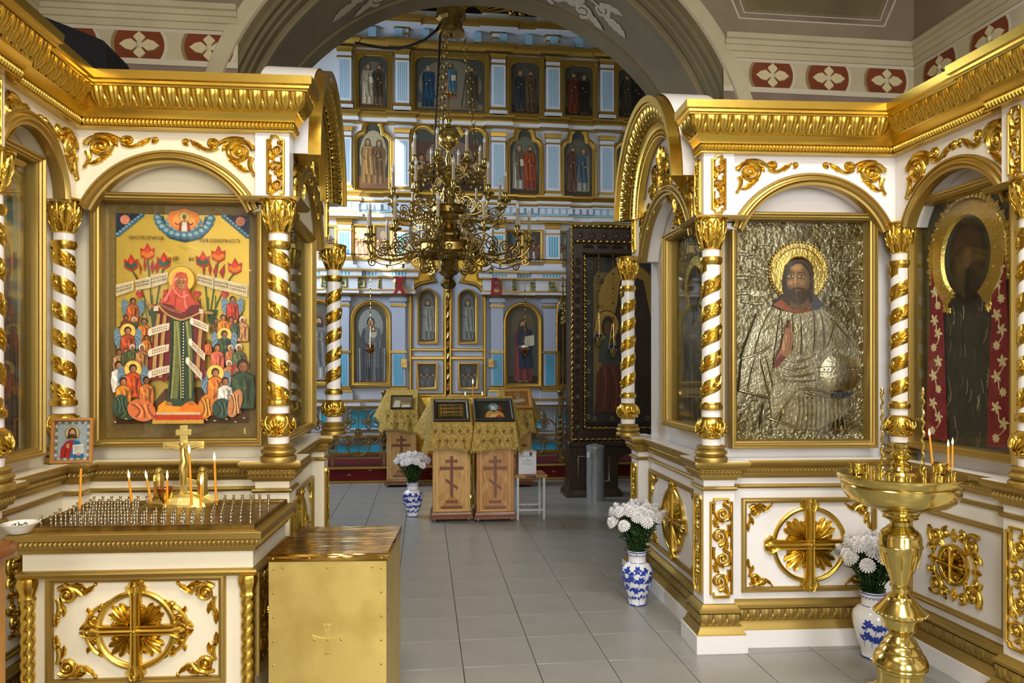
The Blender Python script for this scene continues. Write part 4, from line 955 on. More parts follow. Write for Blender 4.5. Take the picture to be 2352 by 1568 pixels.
# ---- left front: standing woman among petitioners on a gold ground
def art_joy(w, h):
    a = Art(); B = (60, 40, 1000, 1480); gold = (232, 196, 92)
    a.rect(*B, (120, 98, 52)); a.rect(118, 96, 944, 1399, (92, 70, 34)); a.rect(122, 100, 940, 1395, gold, 1)
    random.seed(3)
    for k in range(46):
        x, y = random.uniform(140, 900), random.uniform(120, 760); a.ell(x, y, random.uniform(20, 70), random.uniform(5, 16), sh(gold, random.uniform(.92, 1.08)), .4, 10, 1)
    a.poly([(122, 1240), (300, 1330), (420, 1180), (640, 1170), (760, 1320), (940, 1230), (940, 1395), (122, 1395)], (98, 60, 30)); a.rect(122, 1360, 940, 1395, (80, 48, 24))
    for sx, px in ((1, 122), (-1, 940)):               # night sky corners with sun and moon
        a.poly([(px, 100), (px + sx * 160, 100), (px + sx * 110, 150), (px + sx * 60, 190), (px, 245)], (26, 44, 72)); a.ell(px + sx * 53, 136, 30, 30, (222, 122, 92)); a.ell(px + sx * 53, 136, 24, 24, (232, 146, 112))
        for q in (-8, 8): a.ell(px + sx * 53 + q, 130, 3, 2, (90, 30, 20))
        a.line([(px + sx * 53 - 8, 148), (px + sx * 53 + 8, 148)], 3, (150, 50, 40))
        for k in range(9): a.ell(px + sx * (155 - 18 * k), 108 + 15 * k, 17, 14, (66, 108, 134)); a.ell(px + sx * (152 - 18 * k), 104 + 15 * k, 9, 7, (128, 168, 186))
        for k in range(8): a.ell(px + sx * random.uniform(5, 100), random.uniform(105, 150), 1.6, 1.6, (220, 220, 230))
    a.poly([(355, 105), (410, 110), (430, 170), (545, 205), (650, 170), (668, 110), (722, 112), (700, 190), (640, 250), (545, 272), (450, 250), (385, 190)], (38, 68, 94))
    for k in range(13):
        t = pi * (k + .5) / 13; x, y = 540 - 165 * cos(t), 108 + 125 * sin(t); a.ell(x, y, 27, 23, (62, 112, 142)); a.ell(x - 3, y - 5, 15, 12, (140, 180, 196))
    for k in range(8):
        t = pi * (k + .5) / 8; x, y = 537 - 92 * cos(t), 130 + 70 * sin(t); a.ell(x, y, 24, 21, (74, 124, 150)); a.ell(x - 2, y - 4, 13, 11, (160, 192, 204))
    a.poly([(436, 130), (452, 85), (500, 75), (540, 62), (585, 78), (622, 92), (637, 135), (612, 175), (570, 200), (500, 200), (455, 172)], (238, 126, 34)); a.ell(538, 140, 70, 55, (246, 160, 60))
    a.ell(541, 112, 32, 32, (236, 200, 90)); a.ring(541, 112, 30, 33, (150, 80, 30)); a.poly([(505, 205), (512, 150), (541, 135), (572, 150), (580, 205)], (150, 28, 34)); a.poly([(528, 145), (556, 145), (560, 205), (524, 205)], (228, 214, 190)); a.rect(525, 172, 557, 205, (240, 230, 210))
    a.ell(541, 116, 12, 17, (110, 66, 40)); a.rect(528, 90, 555, 104, (220, 180, 70)); a.curve((510, 160), (490, 165), (484, 150), 8, (150, 28, 34)); a.curve((575, 160), (592, 165), (594, 150), 8, (150, 28, 34))
    # flowers behind the shoulders
    for (bx, by, ex, ey, c) in ((330, 560, 215, 410, 0), (345, 560, 315, 340, 1), (360, 560, 415, 395, 0), (690, 570, 655, 385, 0), (700, 570, 752, 350, 1), (712, 570, 855, 425, 2)):
        a.curve((bx, by + 170), ((bx + ex) / 2, by - 40), (ex, ey + 30), 8, (56, 84, 48)); red = (196, 52, 36)
        a.poly([(ex - 40, ey + 25), (ex - 44, ey - 30), (ex - 20, ey - 20), (ex, ey - 62), (ex + 22, ey - 22), (ex + 44, ey - 32), (ex + 38, ey + 25), (ex, ey + 45)], red)
        for k in range(4): a.ell(ex + (-24, -8, 8, 24)[k], ey + (4, 16, 16, 4)[k], 14, 15, (232, 130, 36) if c else (60, 92, 74))
        a.ell(ex, ey - 14, 11, 16, sh(red, 1.25))
    for (x, y, t) in ((270, 440, .5), (300, 420, .2), (345, 430, -.1), (375, 430, -.4), (660, 445, .4), (700, 440, .1), (735, 450, -.2), (780, 455, -.6), (250, 505, .9), (430, 610, -.6), (625, 640, .7)):
        a.poly([(x, y + 40), (x - 12 + 20 * t, y), (x - 20 * t, y - 52), (x + 12, y - 4)], (172, 50, 34))
    for (x, y) in ((435, 585), (268, 598), (622, 590), (792, 594)): a.ell(x - 10, y - 4, 14, 14, (206, 60, 70)); a.ell(x + 10, y - 2, 14, 13, (190, 44, 56)); a.ell(x, y + 10, 13, 13, (214, 74, 80))
    for (x, y) in ((300, 620), (345, 600), (395, 620), (640, 620), (690, 610), (735, 600)): a.curve((x * .6 + 350 * .4 if x < 500 else x * .6 + 700 * .4, 770), (x, 700), (x, y), 6, (62, 96, 54))
    a.poly([(330, 690), (392, 690), (372, 800), (345, 800)], (52, 82, 46)); a.poly([(680, 690), (750, 690), (728, 780), (700, 780)], (52, 82, 46))
    # inscribed bands
    for P in (((126, 540), (232, 515), (232, 575), (126, 612)), ((240, 512), (336, 488), (340, 556), (248, 574)), ((338, 482), (444, 458), (444, 522), (344, 556)),
              ((624, 466), (724, 488), (724, 560), (624, 530)), ((728, 490), (826, 512), (822, 580), (728, 562)), ((826, 514), (938, 535), (936, 612), (822, 582))):
        a.poly(P, (222, 204, 168)); a.poly([P[0], P[1], (P[1][0], P[1][1] + 6), (P[0][0], P[0][1] + 6)], (238, 224, 196))
        for k in (.34, .62):
            for q in range(9):
                t = (q + .6) / 10; x = P[0][0] + (P[1][0] - P[0][0]) * t; y0_ = P[0][1] + (P[1][1] - P[0][1]) * t; y1_ = P[3][1] + (P[2][1] - P[3][1]) * t; yy = y0_ + (y1_ - y0_) * k
                a.rect(x - 3.4, yy - 6, x + random.uniform(1, 3.4), yy + 5, (120, 92, 62))
    # crowd left and right
    br = [(150, 98, 62), (134, 86, 54), (166, 112, 70)]
    W_ = (110, 138, 156); HG = (238, 204, 96)
    crowd = [(230, 622, 150, (190, 96, 44), None, W_, None), (188, 725, 130, (120, 70, 40), None, None, None), (240, 738, 130, (66, 76, 44), None, None, (222, 210, 190)), (298, 745, 150, (214, 120, 44), None, None, None), (150, 800, 120, (110, 76, 44), None, None, None),
             (203, 800, 180, (176, 78, 40), HG, W_, None), (315, 850, 120, (224, 130, 48), None, None, None), (150, 935, 150, (172, 128, 92), None, None, None), (190, 930, 110, (76, 84, 50), None, None, None), (232, 908, 130, (78, 92, 54), None, None, (226, 216, 200)), (290, 905, 160, (170, 116, 70), None, None, (228, 220, 204)),
             (150, 1010, 190, (226, 218, 204), None, None, None), (238, 1030, 200, (214, 84, 36), HG, W_, None), (320, 1105, 180, (204, 120, 56), None, None, None), (180, 1110, 190, (226, 140, 52), None, None, None),
             (848, 608, 150, (190, 62, 44), None, W_, None), (745, 745, 110, (96, 70, 40), None, None, None), (790, 722, 140, (216, 128, 48), None, None, None), (838, 735, 130, (196, 104, 48), None, None, None), (910, 735, 150, (214, 150, 96), None, None, (230, 222, 208)), (865, 745, 120, (70, 84, 58), None, None, None),
             (800, 822, 170, (60, 76, 52), HG, W_, None), (700, 880, 90, (214, 110, 50), None, None, None), (756, 905, 170, (216, 104, 74), None, None, None), (838, 910, 130, (180, 110, 70), None, None, (224, 200, 170)), (890, 905, 170, (88, 100, 66), None, None, (228, 214, 190)),
             (830, 1005, 150, (206, 120, 70), None, None, (226, 218, 204)), (875, 1035, 240, (200, 112, 62), None, None, (170, 40, 36)), (915, 1000, 300, (56, 76, 52), None, None, None), (748, 1055, 200, (220, 124, 52), HG, W_, None), (808, 1110, 190, (222, 214, 200), None, None, None)]
    for k, (x, y, hh, c, ha, wi, cap) in enumerate(crowd): mini(a, x, y, hh, c, None, br[k % 3], ha, cap, wi, 0, (110, 100, 90) if k % 6 == 3 else None)
    for (x, y, rx, ry, c) in ((200, 1310, 80, 55, (58, 76, 48)), (300, 1310, 88, 66, (218, 116, 66)), (690, 1290, 50, 80, (214, 128, 50)), (790, 1300, 62, 62, (56, 78, 66)), (870, 1270, 40, 90, (196, 130, 84)), (170, 1270, 44, 60, (64, 84, 66))):
        a.ell(x, y, rx, ry, c, .3)
        for k in range(5): a.curve((x - rx * .7 + k * rx * .3, y - ry * .6), (x + rx * .3, y), (x - rx * .5 + k * rx * .35, y + ry * .7), 8, sh(c, 1.4 if k % 2 else .6))
    # pedestal
    a.poly([(365, 1370), (678, 1370), (678, 1393), (365, 1393)], (206, 160, 60)); a.poly([(382, 1338), (662, 1338), (676, 1370), (367, 1370)], (196, 62, 30)); a.rect(388, 1322, 656, 1338, (214, 190, 150)); a.poly([(393, 1322), (400, 1285), (440, 1252), (610, 1252), (645, 1285), (652, 1322)], (242, 156, 44)); a.poly([(530, 1322), (530, 1252), (610, 1252), (645, 1285), (652, 1322)], (236, 126, 30))
    # central figure
    a.ell(541, 508, 80, 84, (236, 200, 96), m=1); a.ring(541, 508, 79, 82, (140, 84, 40), 0, 40)
    a.poly([(400, 690), (470, 740), (480, 1080), (440, 1140), (410, 1120), (345, 1130), (345, 1020), (380, 800)], (116, 36, 38)); a.poly([(640, 690), (600, 740), (600, 1080), (640, 1130), (690, 1110), (680, 800)], (116, 36, 38))
    for (x, q) in ((385, 70), (425, 60), (650, -60)): a.curve((x + 20, 720), (x, 900), (x - 10, 1110), 22, (186, 146, 82)); a.curve((x + 34, 720), (x + 16, 900), (x + 6, 1110), 9, (80, 22, 26))
    a.poly([(472, 740), (600, 740), (618, 900), (612, 1100), (625, 1250), (575, 1262), (545, 1285), (500, 1285), (452, 1262), (470, 1100), (476, 900)], (52, 72, 50))
    for (x0, x1, c, ww) in ((500, 478, (150, 148, 84), 20), (520, 505, (112, 118, 66), 26), (490, 470, (34, 50, 40), 12), (575, 600, (150, 148, 84), 18), (590, 608, (100, 110, 62), 18), (548, 530, (38, 54, 44), 12), (606, 612, (34, 50, 38), 10), (515, 540, (160, 156, 92), 8)): a.curve((x0, 765), ((x0 + x1) / 2 + 14, 980), (x1, 1240), ww, c)
    a.curve((556, 770), (552, 1000), (552, 1255), 17, (32, 48, 46))
    for k in range(26): a.ell(555 - 2 * (k > 10), 780 + k * 18, 4, 5, (236, 226, 180))
    a.poly([(372, 668), (420, 650), (470, 660), (560, 690), (640, 655), (668, 680), (665, 708), (610, 720), (560, 762), (520, 762), (450, 725), (385, 700)], (112, 46, 46)); a.curve((400, 662), (450, 740), (545, 758), 10, (196, 156, 90)); a.curve((690, 690), (620, 735), (545, 758), 10, (196, 156, 90)); a.curve((405, 655), (470, 700), (545, 712), 16, (140, 96, 66))
    a.poly([(380, 672), (404, 672), (404, 702), (374, 704)], (222, 206, 178)); a.ell(352, 668, 30, 9, (176, 124, 74), .5); a.poly([(650, 688), (674, 690), (676, 718), (652, 718)], (222, 206, 178)); a.ell(708, 712, 32, 9, (176, 124, 74), .1)
    a.poly([(500, 500), (512, 470), (541, 462), (572, 472), (583, 505), (578, 545), (600, 610), (655, 660), (600, 668), (560, 710), (520, 700), (490, 668), (408, 650), (455, 600), (500, 565)], (206, 84, 68))
    for (p, q, r, c, ww) in (((505, 480), (500, 540), (440, 640), (232, 130, 108), 12), ((520, 590), (500, 640), (505, 690), (160, 50, 44), 8), ((560, 580), (560, 640), (575, 690), (234, 134, 112), 10), ((580, 560), (600, 610), (640, 655), (164, 52, 46), 8), ((500, 575), (540, 640), (585, 600), (238, 144, 120), 8), ((470, 610), (470, 640), (450, 655), (166, 54, 48), 8)): a.curve(p, q, r, ww, c)
    a.curve((505, 515), (525, 488), (570, 512), 9, (228, 196, 130)); a.ell(541, 535, 29, 44, (150, 96, 58)); a.ell(546, 535, 21, 36, (184, 126, 78))
    for e in (-10, 13): a.ell(542 + e, 530, 7, 3.2, (36, 20, 12)); a.curve((533 + e, 521), (542 + e, 515), (551 + e, 521), 3, (60, 34, 20))
    a.line([(545, 530), (538, 552), (548, 554)], 3, (100, 56, 34)); a.ell(543, 564, 7, 2.6, (160, 60, 48))
    a.ell(468, 1268, 20, 9, (176, 122, 76)); a.ell(605, 1262, 20, 9, (176, 122, 76))
    # small white scrolls
    for (x0, y0, x1, y1, d) in ((345, 812, 472, 775, 1), (345, 940, 470, 905, 1), (345, 1070, 474, 1035, 1), (600, 742, 712, 790, -1), (592, 870, 690, 965, -1), (575, 985, 672, 1085, -1)):
        P = [(x0, y0), ((x0 + x1) / 2, (y0 + y1) / 2 - 6), (x1, y1), (x1 - 3, y1 + 44), ((x0 + x1) / 2, (y0 + y1) / 2 + 44), (x0 + 5, y0 + 44)]; a.poly(P, (224, 210, 182)); a.ell(x0 + 8, y0 + 22, 12, 22, (238, 228, 206))
        for k in (14, 28):
            for q in range(7): t = .18 + q * .105; a.rect(x0 + (x1 - x0) * t, y0 + (y1 - y0) * t + k - 4, x0 + (x1 - x0) * t + 7, y0 + (y1 - y0) * t + k + 3, (132, 100, 70))
    for k in range(14): a.ell(150 + 60 * k + random.uniform(-15, 15), 1372 + random.uniform(-20, 12), 8, 4, (196, 170, 130))
    me = a.mesh('icon_painting', B, w, h)
    return me, [lambda p: art_letters(p, B, w, h, [('ОБРАЗ ПРЕСВЯТЫЯ БЦЫ', 312, 250, 30, 212), ('ВСѢХЪ СКОРБЯЩИХЪ РАДОСТЬ', 764, 262, 30, 250), ('МР', 491, 376, 34, 34), ('ӨУ', 588, 380, 34, 34)])]
shrine_icon('framed_icon', 'tall gold-ground icon of a red-veiled standing woman among a crowd with flowers and scrolls', lF, (203, 438, 603, 1025), art_joy)
# ---- silver-covered icons: relief cover, painted face and hand
def relief(me_parts, p):
    for (nm, g, mt) in me_parts: part(nm, g, mt, p)
def art_silver(w, h):
    a = Art(); B = (48, 85, 832, 1465)
    sx = w / (B[2] - B[0]); sz = h / (B[3] - B[1])
    def P(x, y): return ((x - (B[0] + B[2]) / 2) * sx, (B[3] - y) * sz)
    a.rect(*B, (120, 110, 86)); base = a.mesh('silver_ground', B, w, h, ('silver', 'silver'))
    cover = G()                                        # robe as low relief
    def blob(pts, y0, m=0): cover.prism([P(*q) for q in pts], y0, 0, m)
    blob([(185, 665), (280, 620), (430, 655), (575, 635), (680, 700), (790, 850), (815, 1010), (740, 1180), (740, 1300), (560, 1400), (280, 1400), (265, 1200), (130, 1155), (78, 1150), (100, 950), (140, 790)], -.010)
    for (p0, p1, p2, ww, hh) in (((190, 670), (130, 820), (95, 950), 9, .012), ((280, 630), (200, 760), (170, 940), 8, .012), ((330, 650), (300, 820), (285, 1000), 7, .011), ((95, 950), (200, 930), (280, 860), 9, .012), ((100, 960), (85, 1060), (80, 1150), 8, .012), ((180, 940), (150, 1040), (130, 1150), 8, .011), ((210, 950), (230, 1060), (265, 1200), 9, .012), ((240, 940), (270, 1040), (280, 1130), 6, .010),
                                 ((80, 1152), (180, 1180), (265, 1200), 8, .011), ((330, 670), (350, 760), (330, 850), 6, .010), ((400, 670), (410, 780), (400, 900), 6, .010), ((450, 680), (460, 800), (450, 930), 6, .010), ((530, 650), (545, 780), (525, 930), 9, .012), ((570, 650), (600, 780), (590, 880), 7, .010), ((620, 680), (700, 760), (760, 850), 7, .010), ((660, 700), (640, 800), (610, 880), 7, .010),
                                 ((340, 950), (440, 1000), (540, 920), 7, .011), ((330, 1000), (430, 1050), (530, 980), 7, .011), ((320, 1040), (420, 1090), (530, 1040), 7, .010), ((330, 1080), (400, 1110), (540, 1090), 6, .010), ((420, 1150), (560, 1130), (640, 1190), 8, .012), ((470, 1160), (560, 1200), (740, 1200), 8, .012), ((300, 1330), (380, 1220), (420, 1160), 8, .012), ((230, 1240), (215, 1320), (205, 1390), 9, .012), ((340, 1280), (330, 1340), (300, 1390), 8, .011), ((260, 1330), (340, 1360), (420, 1390), 9, .011)): cover.strip([P(*q) for q in bez(p0, p1, p2, 12)], ww * sx, lambda t: hh * 1.5 * (.6 + .4 * sin(pi * t)), -.006)
    for k in range(11): x = 440 + k * 26; cover.strip([P(x, 1195), P(x + 4, 1290), P(x + 6 * (k - 5) * .5, 1395)], 6 * sx, .010, -.006)
    cover.dome(*P(680, 1045), 130 * sx, .024, 0, 36)
    for k in range(9): cover.dome(*P(590 + 24 * k, 1020), 7 * sx, .030, 0)
    cover.strip([P(x, 1005 + 3 * sin(x)) for x in range(560, 805, 30)], 4 * sx, .027, 0); cover.strip([P(x, 1036) for x in range(560, 805, 30)], 4 * sx, .027, 0); cover.strip([P(690, 930), P(688, 1005)], 5 * sx, .027, 0)
    edge = G(); random.seed(5)                         # chased border
    for k in range(70):
        t = k / 70 * 4; s = t % 1; q = [(60 + s * 760, 100), (818, 100 + s * 1350), (820 - s * 760, 1448), (62, 1450 - s * 1350)][int(t)]
        spiral(edge, P(*q), 15 * sx, random.uniform(0, 6), 1.2, 1 if k % 2 else -1, 4 * sx, .006)
        leaf(edge, P(*q), P(q[0] + random.uniform(-26, 26), q[1] + random.uniform(-26, 26)), .2, 6 * sx, .006, 2)
    for k in range(30):
        x, y = (random.uniform(90, 260) if k % 2 else random.uniform(640, 800)), random.uniform(150, 620); edge.strip([P(x - 40, y), P(x, y + random.uniform(-8, 8)), P(x + 40, y + random.uniform(-6, 6))], 9 * sx, .004)
    edge.prism([P(*q) for q in arc(197, 537, 52, 0, 2 * pi, 24, 19)[:-1]], -.006, 0); edge.prism([P(*q) for q in arc(664, 537, 44, 0, 2 * pi, 24, 17)[:-1]], -.006, 0); edge.dome(*P(177, 248), 18 * sx, .008)
    halo = G(); cx, cz = P(437, 400)
    halo.rail([(cx + r[0], cz + r[1]) for r in arc(0, 0, 172 * sx, radians(236), radians(-56), 60)], [(0, 0), (0, .012), (6 * sx, .018), (28 * sx, .018), (34 * sx, .010), (78 * sx, .012), (84 * sx, .018), (94 * sx, .010), (96 * sx, 0)])
    for k in range(46):
        an = radians(236) - radians(292) * k / 45; halo.dome(cx + 176 * sx * cos(an), cz + 176 * sx * sin(an), 9 * sx, .016, 0, 8); halo.dome(cx + 152 * sx * cos(an), cz + 152 * sx * sin(an), 5 * sx, .024, 0, 6)
    f = Art(); sk = (170, 122, 72)                     # painted flesh
    f.poly([(275, 615), (300, 575), (340, 540), (335, 440), (350, 360), (400, 322), (470, 325), (515, 370), (522, 450), (520, 530), (560, 580), (580, 610), (550, 640), (440, 660), (330, 645)], (50, 34, 22))
    f.poly([(278, 612), (330, 575), (350, 620), (420, 655), (370, 655)], (150, 70, 30)); f.poly([(500, 600), (535, 575), (582, 608), (548, 640), (515, 625)], (26, 36, 70)); f.poly([(330, 580), (400, 640), (480, 640), (515, 590), (500, 650), (430, 665), (370, 650)], (142, 60, 24))
    sk = (150, 106, 62)
    f.poly([(385, 560), (490, 560), (505, 620), (440, 650), (380, 620)], sh(sk, .66)); soft(f, 430, 460, 72, 110, sh(sk, .62), sh(sk, 1.05), 8, -10, -22); soft(f, 418, 372, 42, 30, sh(sk, .98), sh(sk, 1.32), 5); soft(f, 385, 470, 24, 20, sh(sk, .98), sh(sk, 1.2), 5); soft(f, 452, 470, 22, 18, sh(sk, .9), sh(sk, 1.05), 4)
    f.poly([(360, 492), (372, 545), (392, 592), (432, 614), (470, 594), (494, 550), (502, 485), (478, 520), (455, 512), (428, 516), (400, 512), (382, 520)], (56, 38, 22)); f.curve((384, 520), (428, 494), (474, 518), 15, (58, 38, 22)); f.ell(427, 519, 22, 5, (122, 62, 44))
    for k in range(9): x = 376 + 13 * k; f.curve((x, 530), (x + (432 - x) * .2, 565), (x + (432 - x) * .45, 602), 2.5, (84, 58, 34) if k % 2 else (36, 24, 14))
    for e in (384, 446): f.ell(e, 432, 25, 14, sh(sk, .76)); f.ell(e, 430, 18, 7.5, (186, 168, 134)); f.ell(e + 1, 429.5, 8, 8, (40, 26, 16)); f.ell(e - 2, 427, 2.4, 2.4, (206, 196, 170)); f.curve((e - 24, 411), (e, 400), (e + 24, 411), 4.5, (58, 40, 26)); f.curve((e - 20, 425), (e, 417), (e + 20, 426), 4, (50, 32, 20)); f.curve((e - 17, 441), (e, 447), (e + 17, 441), 2.5, sh(sk, .55))
    f.poly([(409, 415), (403, 455), (396, 472), (410, 481), (428, 472), (421, 455), (420, 415)], sh(sk, 1.05)); f.poly([(420, 415), (421, 455), (429, 472), (424, 478), (416, 455)], sh(sk, .66)); f.ell(411, 452, 4, 30, sh(sk, 1.4)); f.ell(411, 468, 7, 7, sh(sk, 1.3)); f.curve((397, 474), (412, 484), (428, 474), 3.5, sh(sk, .5))
    f.poly([(348, 450), (346, 390), (370, 345), (405, 325), (432, 321), (470, 326), (505, 352), (522, 400), (520, 450), (506, 410), (486, 374), (455, 352), (434, 346), (410, 352), (384, 374), (364, 408)], (48, 33, 22)); f.curve((434, 328), (392, 342), (362, 410), 4, (78, 54, 34)); f.curve((438, 328), (484, 342), (508, 405), 4, (78, 54, 34))
    f.curve((352, 440), (340, 520), (350, 560), 16, (44, 30, 20)); f.curve((512, 430), (520, 520), (510, 560), 16, (44, 30, 20)); f.curve((430, 330), (380, 345), (362, 420), 10, (74, 50, 30)); f.curve((440, 330), (490, 345), (505, 410), 10, (74, 50, 30))
    f.poly([(285, 1015), (290, 960), (325, 880), (340, 800), (350, 760), (362, 755), (372, 705), (384, 702), (384, 730), (392, 738), (380, 775), (405, 785), (400, 830), (385, 900), (350, 950), (310, 1000)], (150, 96, 56)); f.poly([(330, 880), (345, 805), (362, 800), (355, 870), (340, 910)], (196, 142, 92)); f.poly([(288, 1012), (292, 965), (325, 925), (355, 945), (310, 1000)], (110, 26, 30)); f.poly([(362, 755), (372, 705), (382, 705), (376, 760)], (120, 40, 34)); f.curve((345, 805), (352, 850), (350, 880), 4, (90, 50, 30)); f.curve((380, 790), (390, 830), (375, 890), 4, (100, 56, 34))
    for k in range(5): f.ell(650 + 22 * k, 1185 - 7 * (k % 3), 16, 10, (30, 38, 62), -.5)
    f.p = [(q_, tuple(v_ * .8 + .2 * (sum(c_) / 3) * .8 for v_ in c_), m_) for q_, c_, m_ in f.p]
    fm = f.mesh('painted_flesh', B, w, h)
    return base, [lambda p: part('silver_robe', cover, 'silver_smooth', p, T(0, -.002, 0)), lambda p: part('chased_border', edge, 'silver_smooth', p).__setitem__('kind', 'stuff'), lambda p: part('halo', halo, 'gold_chased', p, T(0, -.004, 0)), lambda p: link('painted_flesh', fm, p, T(0, -.0245, 0))]
shrine_icon('framed_icon', 'silver-covered icon of a bearded man with gold halo and raised hand behind glass', bF, (1680, 484, 2020, 1029), art_silver, gy=.05)
def art_silver2(w, h):                                 # passage face of the right shrine: tarnished cover, dark head and hands
    a = Art(); B = (0, 0, 100, 160); a.rect(*B, (110, 104, 84)); base = a.mesh('silver_ground', B, w, h, ('silver', 'silver')); k = w / 100; kz = h / 160
    def P(x, y): return ((x - 50) * k, (160 - y) * kz)
    c = G(); c.prism([P(*q) for q in [(20, 160), (14, 110), (22, 75), (40, 62), (60, 62), (80, 75), (88, 110), (84, 160)]], -.012, 0)
    for x in range(6): c.strip([P(*q) for q in bez((30 + 8 * x, 68), (20 + 11 * x, 110), (22 + 12 * x, 158), 10)], 1.4 * k, .010, -.008)
    h_ = G(); h_.rail([(P(50, 46)[0] + q[0], P(50, 46)[1] + q[1]) for q in arc(0, 0, 26 * k, radians(230), radians(-50), 40)], [(0, 0), (0, .008), (8 * k, .012), (10 * k, 0)])
    f = Art(); f.ell(50, 48, 13, 18, (46, 34, 24)); f.ell(50, 52, 8, 12, (92, 66, 44)); f.poly([(42, 60), (58, 60), (54, 78), (46, 78)], (38, 28, 20)); f.ell(30, 104, 6, 12, (70, 50, 34)); f.ell(74, 128, 9, 7, (84, 60, 40)); f.ell(78, 132, 8, 4, (60, 42, 28))
    fm = f.mesh('painted_flesh', B, w, h)
    return base, [lambda p: part('silver_robe', c, 'silver_smooth', p), lambda p: part('halo', h_, 'gold_chased', p), lambda p: link('painted_flesh', fm, p, T(0, -.014, 0))]
x0, z1 = bI.loc(1528, 560, 0); 
shrine_icon('framed_icon', 'dim silver-covered icon seen at an angle on the passage side of the right shrine', bI, (1518, 541, 1618, 1003), art_silver2, gy=.05, glass='glass_dim')
def art_crown(w, h):                                   # right wing: dark face in a spiky gold crown, red embroidered ribbons
    a = Art(); B = (0, 0, 100, 190); a.rect(*B, (34, 38, 34)); a.poly([(6, 190), (6, 40)] + arc(50, 40, 44, pi, 2 * pi, 16) + [(94, 40), (94, 190)], (54, 58, 52)); a.poly([(14, 190), (20, 80), (36, 60), (64, 60), (80, 80), (86, 190)], (44, 44, 44))
    for k in range(60): x, y = random.uniform(24, 76), random.uniform(78, 188); a.curve((x, y), (x + 2, y + 4), (x + random.uniform(-3, 3), y + 10), .8, sh((112, 106, 90), random.uniform(.5, 1.5)))
    a.ell(50, 44, 19, 27, (40, 28, 22)); a.ell(50, 42, 14, 20, (62, 42, 32)); a.ell(50, 68, 12, 14, (34, 26, 22)); a.ell(50, 46, 4, 9, (84, 60, 44))
    base = a.mesh('icon_painting', B, w, h); k = w / 100; kz = h / 190
    def P(x, y): return ((x - 50) * k, (190 - y) * kz)
    c = G(); cx, cz = P(50, 46)
    c.rail([(cx + q[0], cz + q[1]) for q in arc(0, 0, 37 * k, radians(238), radians(-58), 60, 37 * k * 1.18)], [(-2 * k, 0), (0, .010), (3 * k, .016), (9 * k, .016), (12 * k, .020), (13.5 * k, .004)])
    for i in range(52):
        an = radians(240) - radians(300) * i / 51; p = (cx + 36 * k * cos(an), cz + 36 * k * 1.18 * sin(an)); e = (7.5 if i % 2 else 5.5) * k
        leaf(c, p, (p[0] + e * cos(an), p[1] + e * sin(an)), .12, 2.2 * k, .008, 2, -.004)
        if i % 4 == 0: c.dome(cx + 28 * k * cos(an), cz + 28 * k * 1.18 * sin(an), 1.6 * k, .022)
    def ribbon(x0, x1, x2, x3):
        g = G(); g.prism([P(x0, 50), P(x1, 50), P(x3, 188), P(x2, 188)], -.012, -.006); return g
    def flowers(x0, x1, x2, x3):
        g = G()
        for i in range(12):
            t = (i + .4) / 12; xa = x0 + (x2 - x0) * t; xb = x1 + (x3 - x1) * t; x = xa + (xb - xa) * (.35 if i % 2 else .65); y = 54 + 134 * t
            if i % 3 == 2:
                for q in range(7): leaf(g, P(x, y), P(x + 3.6 * cos(q * .9), y + 3.6 * sin(q * .9)), 0, 1.1 * k, .003, 1, -.012, 6)
            else:
                for q in range(5): leaf(g, P(x, y), P(x + 5 * cos(q * 1.26 + i), y + 5 * sin(q * 1.26 + i)), .2, 1.0 * k, .003, 2, -.012)
                g.strip([P(*r) for r in bez((x, y), (x + 3, y + 4), ((x0 + x1) / 2, y + 9), 6)], .4 * k, .003, -.012)
        return g
    return base, [lambda p: part('gold_crown', c, 'gold_chased', p)] + [(lambda p, q=q: part('red_ribbon', ribbon(*q), 'velvet', p)) for q in ((14, 24, 6, 30), (76, 86, 70, 94))] + [(lambda p, q=q: part('embroidery', flowers(*q), 'rosette_petal', p)) for q in ((14, 24, 6, 30), (76, 86, 70, 94))]
x0, z1 = bW.loc(2112, 430, 0)
xa = bW.loc(2108, 700, -.03)[0]; zA = bF.loc(2018, 470, 0)[1]
def bay_icon(name, label, bay, x0, x1, z0, z1, fn, **kw):
    return icon_at(name, label, bay.M @ T((x0 + x1) / 2, .08, z0), x1 - x0, z1 - z0, fn, **kw)
bay_icon('framed_icon', 'dark-faced icon with spiky gold crown and red embroidered ribbons behind glass', bW, .07, pn + .0, 1.17, 2.60, art_crown, gy=.06)
